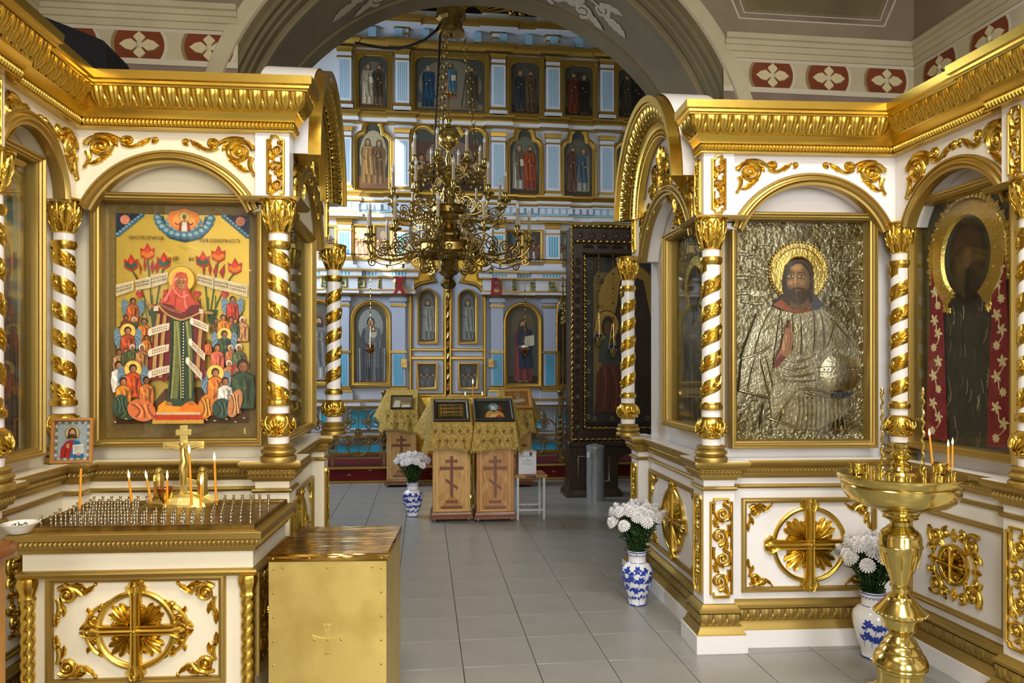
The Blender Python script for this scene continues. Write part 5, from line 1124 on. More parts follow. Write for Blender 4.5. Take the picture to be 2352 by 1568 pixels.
def art_mother(w, h):                                  # left wing: veiled woman and child
    a = Art(); B = (0, 0, 100, 190); a.rect(*B, (196, 168, 96)); a.poly([(4, 190), (4, 44)] + arc(50, 44, 46, pi, 2 * pi, 16) + [(96, 44), (96, 190)], (150, 150, 130))
    a.rect(8, 60, 92, 190, (92, 92, 84)); a.ell(56, 66, 27, 27, (224, 176, 60), m=1); a.ell(30, 84, 16, 16, (224, 176, 60), m=1)
    a.poly([(56, 44), (76, 58), (80, 90), (96, 120), (96, 190), (20, 190), (24, 120), (40, 90), (40, 60)], (92, 70, 66)); a.poly([(30, 96), (44, 104), (46, 140), (20, 150), (18, 110)], (206, 190, 130)); face(a, 56, 66, 12, (186, 140, 96), (90, 66, 60), None, (120, 96, 90)); face(a, 31, 84, 7, (196, 150, 104), (96, 64, 38)); a.curve((60, 84), (84, 130), (80, 188), 4, (60, 44, 44)); a.curve((44, 90), (60, 130), (56, 188), 3, (150, 120, 90)); a.curve((70, 90), (90, 130), (92, 188), 3, (52, 38, 40))
    for x in (22, 74): a.ell(x, 22, 8, 9, (196, 130, 60)); a.poly([(x - 6, 24), (x + 6, 24), (x + 8, 44), (x - 8, 44)], (60, 90, 70) if x > 50 else (150, 60, 40))
    return a.mesh('icon_painting', B, w, h), []
bay_icon('framed_icon', 'icon of a veiled woman holding a child at the left edge', lW, pe + .02, lW.loc(107, 700, -.03)[0], 1.20, 2.68, art_mother, gy=.06, glass='glass_dim')
def art_inner_left(w, h):
    a = Art(); B = (0, 0, 100, 150); a.rect(*B, (96, 84, 60)); saint(a, 50, 24, 140, (70, 80, 90), (120, 60, 40), halo=(206, 168, 70)); return a.mesh('icon_painting', B, w, h), []
bay_icon('framed_icon', 'narrow foreshortened icon on the passage side of the left shrine', lI, .18, LI2 - .24, 1.20, 2.56, art_inner_left, gy=.06, glass='glass_dim')
# ---- small propped icon
def art_small(w, h):
    a = Art(); B = (0, 0, 80, 92); a.rect(*B, (150, 156, 160)); a.rect(8, 8, 72, 84, (166, 178, 188))
    for k in range(40):
        t = k / 40 * 4; s = t % 1; q = [(3 + s * 74, 4), (76, 4 + s * 84), (77 - s * 74, 88), (4, 88 - s * 84)][int(t)]; a.ell(q[0], q[1], 4, 3, (204, 204, 196) if k % 2 else (120, 124, 122), k)
    a.ell(40, 28, 17, 17, (206, 190, 140)); a.ring(40, 28, 15, 17, (150, 130, 80)); a.poly([(14, 86), (16, 62), (28, 46), (40, 44), (56, 47), (66, 62), (68, 86)], (30, 110, 170)); a.poly([(14, 86), (16, 64), (28, 47), (44, 45), (36, 86)], (182, 40, 40)); a.curve((30, 50), (26, 66), (24, 86), 2.5, (130, 24, 30)); a.curve((48, 50), (56, 66), (56, 86), 3, (20, 74, 130)); face(a, 40, 27, 9, (198, 152, 112), (66, 42, 26), (88, 58, 34))
    a.ell(31, 58, 4, 6, (198, 152, 112)); a.poly([(42, 56), (66, 54), (67, 76), (43, 78)], (230, 228, 220))
    for k in range(5): a.rect(45, 59 + 3.6 * k, 63, 60 + 3.6 * k, (130, 130, 130))
    a.ell(56, 78, 6, 3, (198, 152, 112)); return a.mesh('icon_painting', B, w, h), []
SMALLF = [(0, 0), (0, .016), (.004, .022), (.012, .022), (.016, .014), (.016, .004)]
pS = lF.loc(164, 1062, -.155); pS1 = lF.loc(118, 960, -.155); pS2 = lF.loc(212, 1063, -.155)
icon_at('small_icon', 'small wood-framed icon of a man holding an open book, propped on the ledge', lF.M @ T(pS[0], -.150, ZL2 + .001) @ Matrix.Rotation(radians(4), 4, 'Z') @ Matrix.Rotation(radians(-5), 4, 'X'), pS2[0] - pS1[0], pS1[1] - pS2[1], art_small, prof=SMALLF, fmat='wood_mid', gy=.012, py=.005)
# ================================================================ nave: raised floor, icon wall, royal doors
YI = 12.1
def IP(px, py, y=YI): p = on_y(px, py, y); return p.x, p.z
def zt(py, px=922): return IP(px, py)[1]
pa = on_floor(800, 1109); YS = pa.y; ZS = .21
sol = struct(part('floor_platform', (lambda g: (g.box(-3.6, 5.2, YS, 14.1, 0, ZS), g)[1])(G()), 'carpet'))
g = G(); g.box(-3.6, 5.2, YS - .03, YS + .02, 0, .03, b=.008); part('edge_trim', g, 'gold_far', sol)
g = G(); g.box(-3.6, 5.2, YS - .02, YS + .05, ZS - .02, ZS + .012, b=.008); part('edge_trim', g, 'gold_far', sol)
for k in range(26):
    g = G(); x = -2.2 + k * .29; g.rail(arc(x, .10 + .06 * (k % 2), .016, 0, pi, 6), [(0, 0), (0, .006), (.006, .006), (.006, 0)], YS - .001); part('carpet_motif', g, 'rosette_petal', sol)
ICO = thing('icon_wall', 'tall white and pale blue icon wall with gold mouldings across the end of the nave', 'icon wall', (0, YI, 0))
ZB = ZS
def boxp(name, x0, x1, y0, y1, z0, z1, mt, b=0.0): 
    g = G(); g.box(x0, x1, y0, y1, z0, z1, b=b); return part(name, g, mt, ICO)
DX0, DX1 = IP(938, 800)[0], IP(1117, 800)[0]           # royal door opening
zlow = zt(640)
boxp('lower_wall', -3.55, DX0, 0, .3, ZB, zlow, 'icon_grey'); boxp('lower_wall', DX1, 5.15, 0, .3, ZB, zlow, 'icon_grey')
boxp('upper_wall', -3.55, 5.15, 0, .3, zlow, 7.2, 'icon_white')
PIL = [(776, 808), (908, 940), (1128, 1160), (1253, 1285), (1377, 1408)]          # pilaster pixel columns of the upper tiers
PX = [((IP(a, 400)[0] + IP(b, 400)[0]) / 2, (IP(b, 400)[0] - IP(a, 400)[0])) for a, b in PIL]
PX = [(PX[0][0] - .95, PX[0][1])] + PX + [(PX[-1][0] + .93, PX[-1][1])]
def pilaster(x, w, z0, z1, fl, nfl=5, cap=.08, wm='icon_white', base=.07):
    g = G(); g.box(x - w / 2, x + w / 2, -.07, 0, z0, z1, 0)
    g.box(x - w / 2 - .03, x + w / 2 + .03, -.085, 0, z0, z0 + base * .8, 0)
    g.sweep([(x - w / 2, 0), (x - w / 2, -.07), (x + w / 2, -.07), (x + w / 2, 0)], [(0, z1 - cap), (.010, z1 - cap + .01), (.018, z1 - cap * .3), (.028, z1), (0, z1)], mi=1)
    g.box(x - w / 2 - .012, x + w / 2 + .012, -.082, 0, z1 - cap - .09, z1 - cap - .065, 1); g.box(x - w / 2 - .02, x + w / 2 + .02, -.092, 0, z0 + base * .8, z0 + base * 1.5, 1)
    f0, f1 = z0 + base * 1.5 + .05, z1 - cap - .13
    for k in range(nfl):
        xx = x - w * .36 + w * .72 * (k + .5) / nfl; ww = w * .72 / nfl * .27
        g.prism([(xx - ww, f0), (xx - ww, f1)] + arc(xx, f1, ww, pi, 0, 4) + [(xx + ww, f1), (xx + ww, f0)], -.074, -.069, 2)
    part('pilaster', g, [wm, 'gold_far', fl], ICO, smooth=30)
for x, w in PX:
    pilaster(x, w, zt(256), zt(118), 'icon_blue'); pilaster(x, w, zt(446), zt(298), 'icon_blue'); pilaster(x, w * .98, zt(612), zt(508), 'icon_cyan', 4, .09, base=.09)
    pilaster(x, w * .9, zt(100), zt(67), 'icon_blue', 5, .02, base=.02)
LPX = [(IP((a + b) / 2, 800)[0], IP(b, 800)[0] - IP(a, 800)[0]) for a, b in ((772, 803), (900, 931), (1127, 1155), (1247, 1275))]
LPX = [(LPX[0][0] - .93, LPX[0][1])] + LPX + [(LPX[-1][0] + .93, LPX[-1][1])]
for x, w in LPX:
    z0, z1 = zt(898), zt(681)
    g = G(); g.box(x - w / 2, x + w / 2, -.08, 0, z0, z1)
    for py in (691, 702, 808): g.box(x - w / 2 - .02, x + w / 2 + .02, -.10, 0, zt(py) - .018, zt(py) + .018, 1)
    g.box(x - w / 2 - .03, x + w / 2 + .03, -.115, 0, zt(693), zt(684)); g.box(x - w / 2 + .01, x + w / 2 - .01, -.084, 0, zt(886), zt(811), 0)
    for k in range(4):
        xx = x - w * .36 + w * .72 * (k + .5) / 4; ww = w * .055; f0, f1 = zt(884), zt(815)
        g.prism([(xx - ww, f0), (xx - ww, f1)] + arc(xx, f1, ww, pi, 0, 4) + [(xx + ww, f1), (xx + ww, f0)], -.090, -.083, 2)
    g.sweep([(x - w / 2, 0), (x - w / 2, -.08), (x + w / 2, -.08), (x + w / 2, 0)], [(0, zt(899)), (.05, zt(899)), (.045, zt(895)), (.03, zt(893)), (.03, zt(890)), (.012, zt(887)), (0, zt(886))], mi=1)
    g.box(x - w / 2 - .06, x + w / 2 + .06, -.12, 0, zt(918), zt(899))
    part('pilaster', g, ['icon_grey', 'gold_far', 'icon_cyan'], ICO, smooth=30)
def band(name, py0, py1, out, mt, x0=-3.55, x1=5.15, prof=None):
    z0, z1 = zt(py1), zt(py0); g = G()
    path = [(x0, 0)]
    for x, w in PX:
        if x0 < x - w and x + w < x1: path += [(x - w * .62, 0), (x - w * .62, -.05), (x + w * .62, -.05), (x + w * .62, 0)]
    path.append((x1, 0)); h = z1 - z0
    g.sweep(path, prof and [(a * out, z0 + b * h) for a, b in prof] or [(0, z0), (out, z0), (out, z1), (0, z1)]); return part(name, g, mt, ICO, smooth=30)
CY = [(0, 0), (.6, 0), (.65, .2), (.8, .5), (.98, .7), (1, 1), (0, 1)]
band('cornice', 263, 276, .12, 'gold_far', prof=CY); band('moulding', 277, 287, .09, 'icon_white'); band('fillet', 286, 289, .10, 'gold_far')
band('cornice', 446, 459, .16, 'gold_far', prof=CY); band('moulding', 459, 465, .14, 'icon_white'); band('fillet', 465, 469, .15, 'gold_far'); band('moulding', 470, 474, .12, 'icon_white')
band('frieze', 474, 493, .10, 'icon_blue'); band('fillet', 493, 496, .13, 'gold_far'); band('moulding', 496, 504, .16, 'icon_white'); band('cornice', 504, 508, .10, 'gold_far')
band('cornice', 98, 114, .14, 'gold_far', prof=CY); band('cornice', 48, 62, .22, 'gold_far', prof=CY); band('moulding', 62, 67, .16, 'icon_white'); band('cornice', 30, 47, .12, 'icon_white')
# stepped fret on the blue frieze: white battlements
g = G(); x = -3.4
while x < 5.0:
    g.box(x, x + .07, -.158, -.10, zt(487), zt(475)); x += .115
o = part('fret_blocks', g, 'icon_white', ICO); o['kind'] = 'stuff'
# small dentils along the top cornice
g = G(); x = -3.4
while x < 5.0: g.box(x, x + .12, -.12, -.0, zt(95), zt(72)); x += .42
o = part('dentil_blocks', g, 'icon_blue', ICO); o['kind'] = 'stuff'
for (xa, xb) in ((-3.55, DX0 - .0), (DX1 + .0, 5.15)):
    def b2(name, py0, py1, out, mt, prof=None):
        z0, z1 = zt(py1), zt(py0); path = [(xa, 0)]
        for x, w in LPX:
            if xa < x - w * .7 and x + w * .7 < xb: path += [(x - w * .7, 0), (x - w * .7, -.06), (x + w * .7, -.06), (x + w * .7, 0)]
        path.append((xb, 0)); g = G(); h = z1 - z0
        g.sweep(path, prof and [(a * out, z0 + b * h) for a, b in prof] or [(0, z0), (out, z0), (out, z1), (0, z1)]); part(name, g, mt, ICO, smooth=30)
    b2('cove', 611, 623, .20, 'icon_white', [(1, 0), (.8, .1), (.5, .45), (.35, 1), (0, 1)]); b2('fillet', 623, 627, .21, 'gold_far'); b2('dentil_band', 627, 638, .17, 'icon_white'); b2('fillet', 638, 641, .16, 'gold_far')
    b2('frieze', 641, 667, .10, 'icon_white'); b2('fillet', 667, 670, .13, 'gold_far'); b2('moulding', 670, 676, .12, 'icon_white'); b2('fillet', 677, 681, .14, 'gold_far', CY)
    b2('fillet', 916, 920, .16, 'gold_far'); b2('moulding', 920, 930, .14, 'icon_white'); b2('fillet', 998, 1003, .10, 'gold_far')
    g = G(); x = xa + .02
    while x < xb - .03: g.box(x, x + .022, -.176 - (.06 if any(abs(x - q) < w_ * .7 for q, w_ in LPX) else 0), -.168, zt(636), zt(629)); x += .052
    o = part('dentil_marks', g, 'icon_cyan', ICO); o['kind'] = 'stuff'
def sq_boss(px, py, r=.055):
    x, z = IP(px, py); dz = -.10 - (.06 if any(abs(x - q) < w_ * .7 for q, w_ in LPX) else 0)
    s = link('square_boss', None, ICO); s.location = (x, dz, z)
    g = G(); g.rect(-r * 1.35, r * 1.35, -r * 1.35, r * 1.35, [(0, 0), (0, .03), (.012, .035), (.022, .03), (.024, 0)]); part('boss_frame', g, 'gold_far', s)
    g = G(); g.box(-r, r, -.012, 0, -r, r); part('boss_ground', g, 'icon_cyan', s); g = G(); g.dome(0, 0, r * .52, .05, -.01, 10); g.rail(arc(0, 0, r * .7, 2 * pi, 0, 12)[:-1], [(0, 0), (0, .006), (.008, .006), (.008, 0)], -.012, True); part('boss_knob', g, 'gold_far', s)
for px, py in ((750, 650), (788, 651), (829, 651), (880, 653), (918, 654), (1140, 656), (1175, 658), (1225, 660), (1265, 660), (1299, 660)): sq_boss(px, py)
# lower dado: blue panels behind the railing
for (p0_, p1_) in ((735, 772), (802, 900), (1150, 1245), (1272, 1310)):
    x0, x1 = IP(p0_, 980)[0], IP(p1_, 980)[0]
    boxp('blue_panel', x0, x1, -.03, 0, zt(985), zt(937), 'icon_cyan'); g = G(); g.rect(x0, x1, zt(985), zt(937), [(0, 0), (0, .04), (.02, .04), (.02, 0)]); part('panel_moulding', g, 'icon_white', ICO)
    g = G(); g.rail(arc((x0 + x1) / 2 + .1, zt(958), .13, 2 * pi, 0, 20)[:-1], [(0, 0), (0, .05), (.02, .05), (.02, 0)], -.0, True); part('ring_moulding', g, 'icon_white', ICO)
    g = G(); g.dome((x0 + x1) / 2 + .1, zt(958), .045, .08); part('gold_stud', g, 'gold_far', ICO)
for (xa, xb) in ((-3.5, DX0), (DX1, 5.1)): boxp('blue_skirting', xa, xb, -.05, 0, ZB + .02, zt(1021), 'icon_cyan'); boxp('gold_skirting', xa, xb, -.06, 0, ZB, ZB + .045, 'gold_far')
# gold niche behind and above the royal doors
g = G(); nx = (DX0 + DX1) / 2; nw = (DX1 - DX0) / 2
g.prism([(DX0, ZB), (DX0, zt(600))] + arc(nx, zt(600), nw, pi, 0, 24, nw * .55) + [(DX1, zt(600)), (DX1, ZB)], -.012, .25); part('gold_niche', g, 'gold_leaf', ICO)
# rays above
rx, rz = IP(1085, 40)
ray_ = link('gold_rays', None, ICO); ray_.location = (rx, -.05, rz)
for k in range(22):
    a0 = pi * 1.02 * (k + .5) / 22 - .03; L_ = .55 + .22 * (k % 3); g = G(); g.prism([(.14 * cos(a0 - .05), .14 * sin(a0 - .05)), (L_ * cos(a0 - .035), L_ * sin(a0 - .035)), (L_ * cos(a0 + .035), L_ * sin(a0 + .035)), (.14 * cos(a0 + .05), .14 * sin(a0 + .05))], -.03 - .01 * (k % 2), 0); part('ray', g, 'gold_far', ray_)
for px in (1182, 1224):
    x, z = IP(px, 42); g = G(); spiral(g, (x - .06, z), .08, 0, 1.5, 1, .02, .05, y0=-.2); spiral(g, (x + .08, z), .08, pi, 1.5, -1, .02, .05, y0=-.2); part('scroll_carving', g, 'gold_far', ICO)
# ---- icons of the icon wall
IFR = [(0, 0), (0, .05), (.012, .07), (.032, .072), (.04, .055), (.06, .05), (.068, .035), (.08, .03), (.084, .0)]
IFS = [(a * .55, b * .7) for a, b in IFR]
def env(w, lobes, zmin, n=44):
    out = []
    for i in range(n + 1):
        x = -w / 2 * cos(pi * i / n); z = zmin
        for (cx_, cz_, rx_, rz_) in lobes:
            u = (x - cx_) / rx_
            if abs(u) <= 1.0001: z = max(z, cz_ + rz_ * sqrt(max(0, 1 - u * u)))
        out.append((x, z))
    return out
def shape_pts(kind, w, h):
    """outline from bottom left, clockwise seen from the front, origin bottom centre"""
    if kind == 'rect': return [(-w / 2, 0), (-w / 2, h), (w / 2, h), (w / 2, 0)]
    if kind == 'arch': return [(-w / 2, 0)] + arc(0, h - w / 2, w / 2, pi, 0, 18) + [(w / 2, 0)]
    if kind == 'trefoil':
        return [(-w / 2, 0)] + env(w, [(-w * .24, h - w * .62, w * .26, w * .30), (0, h - w * .29, w * .29, w * .29), (w * .24, h - w * .62, w * .26, w * .30)], h - w * .62) + [(w / 2, 0)]
    if kind == 'triple':
        return [(-w / 2, 0)] + env(w, [(-w * .33, h * .76, w * .17, w * .17), (0, h * .82, w * .18, h * .18), (w * .33, h * .76, w * .17, w * .17)], h * .72) + [(w / 2, 0)]
def inset(pts, d): m = mitres(pts, True); return [(p[0] + q[0] * d, p[1] + q[1] * d) for p, q in zip(pts, m)]
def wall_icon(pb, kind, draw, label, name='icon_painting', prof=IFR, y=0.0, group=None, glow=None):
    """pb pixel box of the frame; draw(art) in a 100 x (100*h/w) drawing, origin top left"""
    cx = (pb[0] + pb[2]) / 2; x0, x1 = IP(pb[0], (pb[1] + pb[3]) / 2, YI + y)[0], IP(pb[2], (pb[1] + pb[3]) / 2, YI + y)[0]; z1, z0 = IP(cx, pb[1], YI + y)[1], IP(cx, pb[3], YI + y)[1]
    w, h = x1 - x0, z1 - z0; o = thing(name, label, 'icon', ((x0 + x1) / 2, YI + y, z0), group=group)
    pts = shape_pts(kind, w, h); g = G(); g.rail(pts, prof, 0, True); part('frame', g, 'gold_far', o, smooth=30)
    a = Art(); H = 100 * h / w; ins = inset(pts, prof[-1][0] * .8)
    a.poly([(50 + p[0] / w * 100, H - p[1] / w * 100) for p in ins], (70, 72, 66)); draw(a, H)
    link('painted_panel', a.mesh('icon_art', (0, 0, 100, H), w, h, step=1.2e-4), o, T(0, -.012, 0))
    if kind == 'rect' and prof is IFR:
        b = .066
        for sx in (-1, 1): g = G(); g.prism([(sx * (w / 2 - b), h - b), (sx * (w / 2 - b - .12), h - b), (sx * (w / 2 - b - .10), h - b - .04), (sx * (w / 2 - b - .04), h - b - .06), (sx * (w / 2 - b), h - b - .13)], -.045, -.015); part('corner_piece', g, 'gold_far', o)
    return o
def bgd(a, H, top, bot, gr, m=12): a.rect(m, m if H > 130 else m, 100 - m, H * .55, top); a.rect(m, H * .45, 100 - m, H * .80, bot); a.rect(m, H * .78, 100 - m, H - m, gr)
def pair(c, top=(74, 80, 76), bot=(104, 98, 84), gr=(76, 58, 44), y0=.20, sm=15):
    def d(a, H):
        a.ell(50, H * .50, 34, H * .34, bot); a.rect(14, H * .78, 86, H - 13, gr)
        (c1, c2, c3, c4, b1, b2) = c
        saint(a, 36, H * y0, H * .88, c1, c2, beard=b1, arm=1, scroll=c[0][0] > 150); saint(a, 64, H * (y0 + .015), H * .885, c3, c4, beard=b2, arm=-1)
    return d
GR, BK, NB = (140, 130, 120), (50, 38, 30), (96, 72, 50)
T3 = 'row of two-saint icons on the icon wall'
wall_icon((813, 119, 903, 258), 'rect', pair(((170, 158, 132), (150, 140, 118), (84, 70, 52), (60, 52, 40), GR, BK)), 'square-topped icon of two saints, one in white, top tier left of the chandelier')
def deesis(a, H):
    a.ell(50, H * .5, 40, H * .4, (120, 112, 96)); a.rect(9, H * .8, 91, H - 9, (126, 108, 84))
    saint(a, 22, H * .2, H * .88, (26, 50, 70), (30, 66, 90), beard=None, veil=(90, 104, 110), skin=(168, 136, 104)); saint(a, 77, H * .2, H * .88, (92, 82, 60), (66, 60, 46), beard=BK); a.line([(70, H * .3), (64, H * .86)], .8, (60, 44, 30))
    saint(a, 50, H * .16, H * .74, (136, 96, 74), (70, 110, 130), beard=NB, scroll=True)
wall_icon((943, 124, 1124, 267), 'rect', deesis, 'wide icon of three figures in the middle of the top tier behind the chains')
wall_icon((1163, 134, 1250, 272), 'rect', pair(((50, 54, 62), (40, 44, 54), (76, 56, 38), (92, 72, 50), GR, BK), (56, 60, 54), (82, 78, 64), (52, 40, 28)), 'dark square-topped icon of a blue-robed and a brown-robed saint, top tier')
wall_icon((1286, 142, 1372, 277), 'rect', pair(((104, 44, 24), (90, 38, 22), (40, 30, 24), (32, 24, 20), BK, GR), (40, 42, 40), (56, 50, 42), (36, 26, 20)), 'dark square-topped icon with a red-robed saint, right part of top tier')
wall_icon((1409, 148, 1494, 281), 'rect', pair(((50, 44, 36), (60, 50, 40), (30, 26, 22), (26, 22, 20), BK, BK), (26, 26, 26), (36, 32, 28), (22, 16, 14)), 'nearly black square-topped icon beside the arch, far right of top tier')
wall_icon((811, 272, 904, 445), 'trefoil', pair(((150, 112, 62), (162, 126, 72), (134, 104, 70), (112, 84, 56), GR, GR), (92, 112, 108), (170, 160, 130), (136, 96, 74), .27), 'trefoil-topped icon of two saints in ochre robes, left of the chandelier')
def feast(a, H):
    a.rect(7, H * .3, 93, H - 7, (84, 58, 46)); a.ell(50, H * .5, 30, H * .25, (126, 104, 88))
    for k in range(9): mini(a, 14 + 9 * k, H * (.46 + .1 * (k % 2)), H * .34, [(150, 120, 90), (70, 90, 110), (120, 60, 46), (170, 150, 120)][k % 4])
    a.rect(7, H * .84, 93, H - 7, (48, 34, 28))
wall_icon((941, 277, 1123, 449), 'triple', feast, 'triple-arched icon of a crowded scene behind the chandelier candles')
wall_icon((1160, 287, 1249, 456), 'trefoil', pair(((160, 156, 146), (96, 82, 66), (126, 52, 26), (150, 66, 30), GR, BK), (84, 96, 88), (104, 104, 88), (60, 46, 34), .27), 'trefoil-topped icon of a white-robed and an orange-robed saint, right of the chandelier')
wall_icon((1284, 292, 1370, 461), 'trefoil', pair(((96, 70, 52), (84, 62, 48), (140, 136, 126), (70, 92, 110), BK, GR), (74, 84, 78), (96, 94, 80), (58, 44, 34), .27), 'trefoil-topped icon of a brown-robed saint facing one in blue and white')
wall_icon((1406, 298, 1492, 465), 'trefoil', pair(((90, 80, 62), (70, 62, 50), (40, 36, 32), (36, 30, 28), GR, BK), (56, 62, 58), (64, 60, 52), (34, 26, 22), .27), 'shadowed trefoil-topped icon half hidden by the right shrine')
def scene(c1, c2, bg):
    def d(a, H):
        a.rect(10, H * .1, 90, H - 10, bg)
        for k in range(5): mini(a, 22 + 14 * k, H * (.40 + .08 * (k % 2)), H * .46, c1 if k % 2 else c2)
        a.ell(50, H * .30, 14, H * .12, sh(bg, 1.5))
    return d
SMI = [((731, 517, 775, 597), (120, 140, 150), (70, 80, 84), (96, 98, 92), 'small scene icon at the left end of the middle tier'), ((808, 515, 856, 598), (196, 150, 110), (150, 110, 90), (196, 160, 104), 'small sunlit scene icon left of the chandelier arms'), ((857, 515, 903, 599), (140, 130, 110), (96, 84, 70), (70, 62, 54), 'small scene icon left of the chandelier, darker of its pair'),
       ((1158, 527, 1203, 607), (150, 150, 140), (90, 50, 40), (40, 60, 62), 'small scene icon with green sky right of the chandelier arms'), ((1203, 528, 1247, 608), (170, 168, 160), (96, 60, 46), (64, 56, 46), 'small scene icon with a standing white figure right of the chandelier'), ((1279, 530, 1324, 611), (170, 164, 140), (110, 104, 90), (112, 110, 96), 'small pale scene icon against the top of the dark icon case')]
for pb, c1, c2, bg, lb in SMI: wall_icon(pb, 'rect', scene(c1, c2, bg), lb, prof=IFS)
def arch_fig(c1, c2, bg, veil=None, beard=None, book=False, child=False, halo=None):
    def d(a, H):
        a.ell(50, H * .3, 30, H * .2, sh(bg, 1.5)); a.rect(13, H * .86, 87, H - 11, sh(bg, .6))
        saint(a, 50, H * .20, H * .93, c1, c2, beard=beard, veil=veil, scroll=False, hair=(52, 34, 22))
        if book: a.poly([(54, H * .40), (78, H * .38), (79, H * .50), (55, H * .52)], (206, 200, 176)); a.rect(65, H * .39, 66, H * .51, (120, 110, 90))
        if child: a.ell(56, H * .38, 9, 12, (180, 176, 160)); face(a, 56, H * .33, 5, (196, 156, 116))
        if veil:
            for k in range(14): x = 18 + 5 * k; a.curve((x, H * .55), (x + 1, H * .75), (x + random.uniform(-2, 2), H * .93), random.uniform(1, 4), sh((120, 124, 132), random.uniform(.4, 1.3)))
    return d
wall_icon((804, 689, 899, 889), 'arch', arch_fig((70, 76, 84), (104, 110, 118), (90, 92, 90), veil=(40, 42, 48), child=True), 'arched icon of a dark-veiled woman with a child, left of the royal doors')
wall_icon((1155, 694, 1246, 891), 'arch', arch_fig((112, 46, 50), (28, 36, 64), (62, 54, 38), beard=(54, 36, 22), book=True), 'arched icon of a man with an open book, right of the royal doors')
wall_icon((692, 686, 772, 888), 'arch', arch_fig((150, 150, 148), (110, 110, 112), (60, 52, 46), beard=BK), 'arched icon partly hidden behind the left shrine column')
wall_icon((1275, 697, 1362, 893), 'arch', arch_fig((90, 70, 60), (60, 50, 44), (70, 48, 40), beard=BK), 'arched icon half hidden by the dark icon case')
# ---- royal doors
RD_ = thing('royal_doors', 'pale grey double doors with gold borders and four small panels below the chandelier', 'door', (nx, YI, ZB))
def DP(px, py): x, z = IP(px, py, YI - .05); return x - nx, z - ZB
cx_px = 1028
for s in (-1, 1):
    lf = link('door_leaf', None, RD_)
    def Q(dx, py): return (s * abs(DP(cx_px - dx, py)[0]), DP(cx_px, py)[1])
    out = [Q(0, 911), Q(90, 911), Q(90, 680), Q(87, 668), Q(78, 656), Q(66, 648), Q(52, 645), Q(37, 643), Q(42, 634), Q(38, 622), Q(24, 612), Q(10, 606), Q(0, 604)]
    if s > 0: out = out[::-1]
    g = G(); g.prism(out, -.05, -.012); part('leaf_board', g, 'icon_grey', lf)
    P = [Q(89, 911), Q(89, 680), Q(86, 669), Q(77, 657), Q(66, 649), Q(52, 646), Q(37, 643), Q(42, 634), Q(38, 622), Q(24, 612), Q(10, 606), Q(2, 604), Q(2, 911)]
    g = G(); g.rail(P if s < 0 else P[::-1], [(0, 0), (0, .03), (.015, .045), (.035, .045), (.05, .03), (.06, .015), (.06, 0)], -.05, True); part('leaf_moulding', g, 'gold_far', lf, smooth=30)
    for (py0, py1) in ((800, 806), (818, 826)):
        g = G(); a_, b_ = Q(89, py0), Q(2, py1); g.box(min(a_[0], b_[0]), max(a_[0], b_[0]), -.085, -.05, b_[1], a_[1], b=.01); part('cross_rail', g, 'gold_far', lf)
    def sub(dx0, dx1, py0, py1, kind, lb, art):
        a_, b_ = Q(dx0, py1), Q(dx1, py0); x0, x1 = min(a_[0], b_[0]), max(a_[0], b_[0]); w, h = x1 - x0, b_[1] - a_[1]; o = link('door_icon', None, lf); o.location = ((x0 + x1) / 2, -.05, a_[1]); o['label'] = lb
        pts = shape_pts(kind, w, h); g = G(); g.rail(pts, IFS, 0, True); part('icon_frame', g, 'gold_far', o)
        aa = Art(); H = 100 * h / w; aa.poly([(50 + p[0] / w * 100, H - p[1] / w * 100) for p in inset(pts, .045)], (52, 50, 46)); art(aa, H); link('icon_panel', aa.mesh('door_art', (0, 0, 100, H), w, h, step=1.2e-4), o, T(0, -.012, 0))
    sub(70, 22, 663, 790, 'arch', 'arched painting of a standing figure', arch_fig((96, 104, 104), (120, 124, 118), (60, 58, 52), beard=None if s < 0 else GR))
    sub(72, 23, 832, 895, 'rect', 'dark square painting of two small figures', scene((80, 82, 84), (66, 66, 68), (46, 46, 48)))
g = G(); z0, z1 = DP(cx_px, 911)[1], DP(cx_px, 606)[1]
n = 90; g.tube([(.012 * cos(i * .9), -.085 + .012 * sin(i * .9), z0 + (z1 - z0) * i / n) for i in range(n + 1)], .022, 8); part('twisted_astragal', g, 'brass_old', RD_)
for px in (928, 1128):
    x, z = IP(px, 834, YI - .1); o = tag(part('wall_plaque', (lambda g: (g.box(-.045, .045, -.02, 0, -.065, .065, b=.006), g.rect(-.045, .045, -.065, .065, [(0, .02), (0, .03), (.012, .03), (.014, .02)]), g)[2])(G()), 'brass_old'), 'small brass relief plaque on the pilaster %s of the royal doors' % ('left' if px < 1000 else 'right'), 'plaque'); o.location = (x, YI - .09, z)
# ---- red festive letters
def letter_x():
    g = G(); g.prism([(-.085, .135), (-.03, .135), (.095, -.135), (.035, -.135)], -.02, 0); g.prism([(.045, .135), (.085, .135), (-.045, -.135), (-.10, -.135)], -.024, 0)
    for (x, z, w) in ((-.058, .13, .045), (.066, .13, .034), (.066, -.13, .044), (-.074, -.13, .042)): g.prism([(x - w, z - .008), (x - w, z + .008), (x + w, z + .008), (x + w, z - .008)], -.026, 0)
    return g
def letter_b():
    g = G(); g.prism([(-.085, -.135), (-.075, .135), (-.03, .135), (-.035, -.135)], -.02, 0)
    g.rail([(-.05, .125), (.02, .12), (.055, .085), (.045, .04), (.0, .015), (-.05, .01)], [(-.016, 0), (-.016, .022), (.016, .022), (.016, 0)]); g.rail([(-.05, .02), (.03, .0), (.075, -.045), (.07, -.10), (.04, -.118), (-.05, -.118)], [(-.02, 0), (-.02, .024), (.02, .024), (.02, 0)])
    g.prism([(-.10, -.135), (-.10, -.118), (.09, -.118), (.095, -.135)], -.026, 0); return g
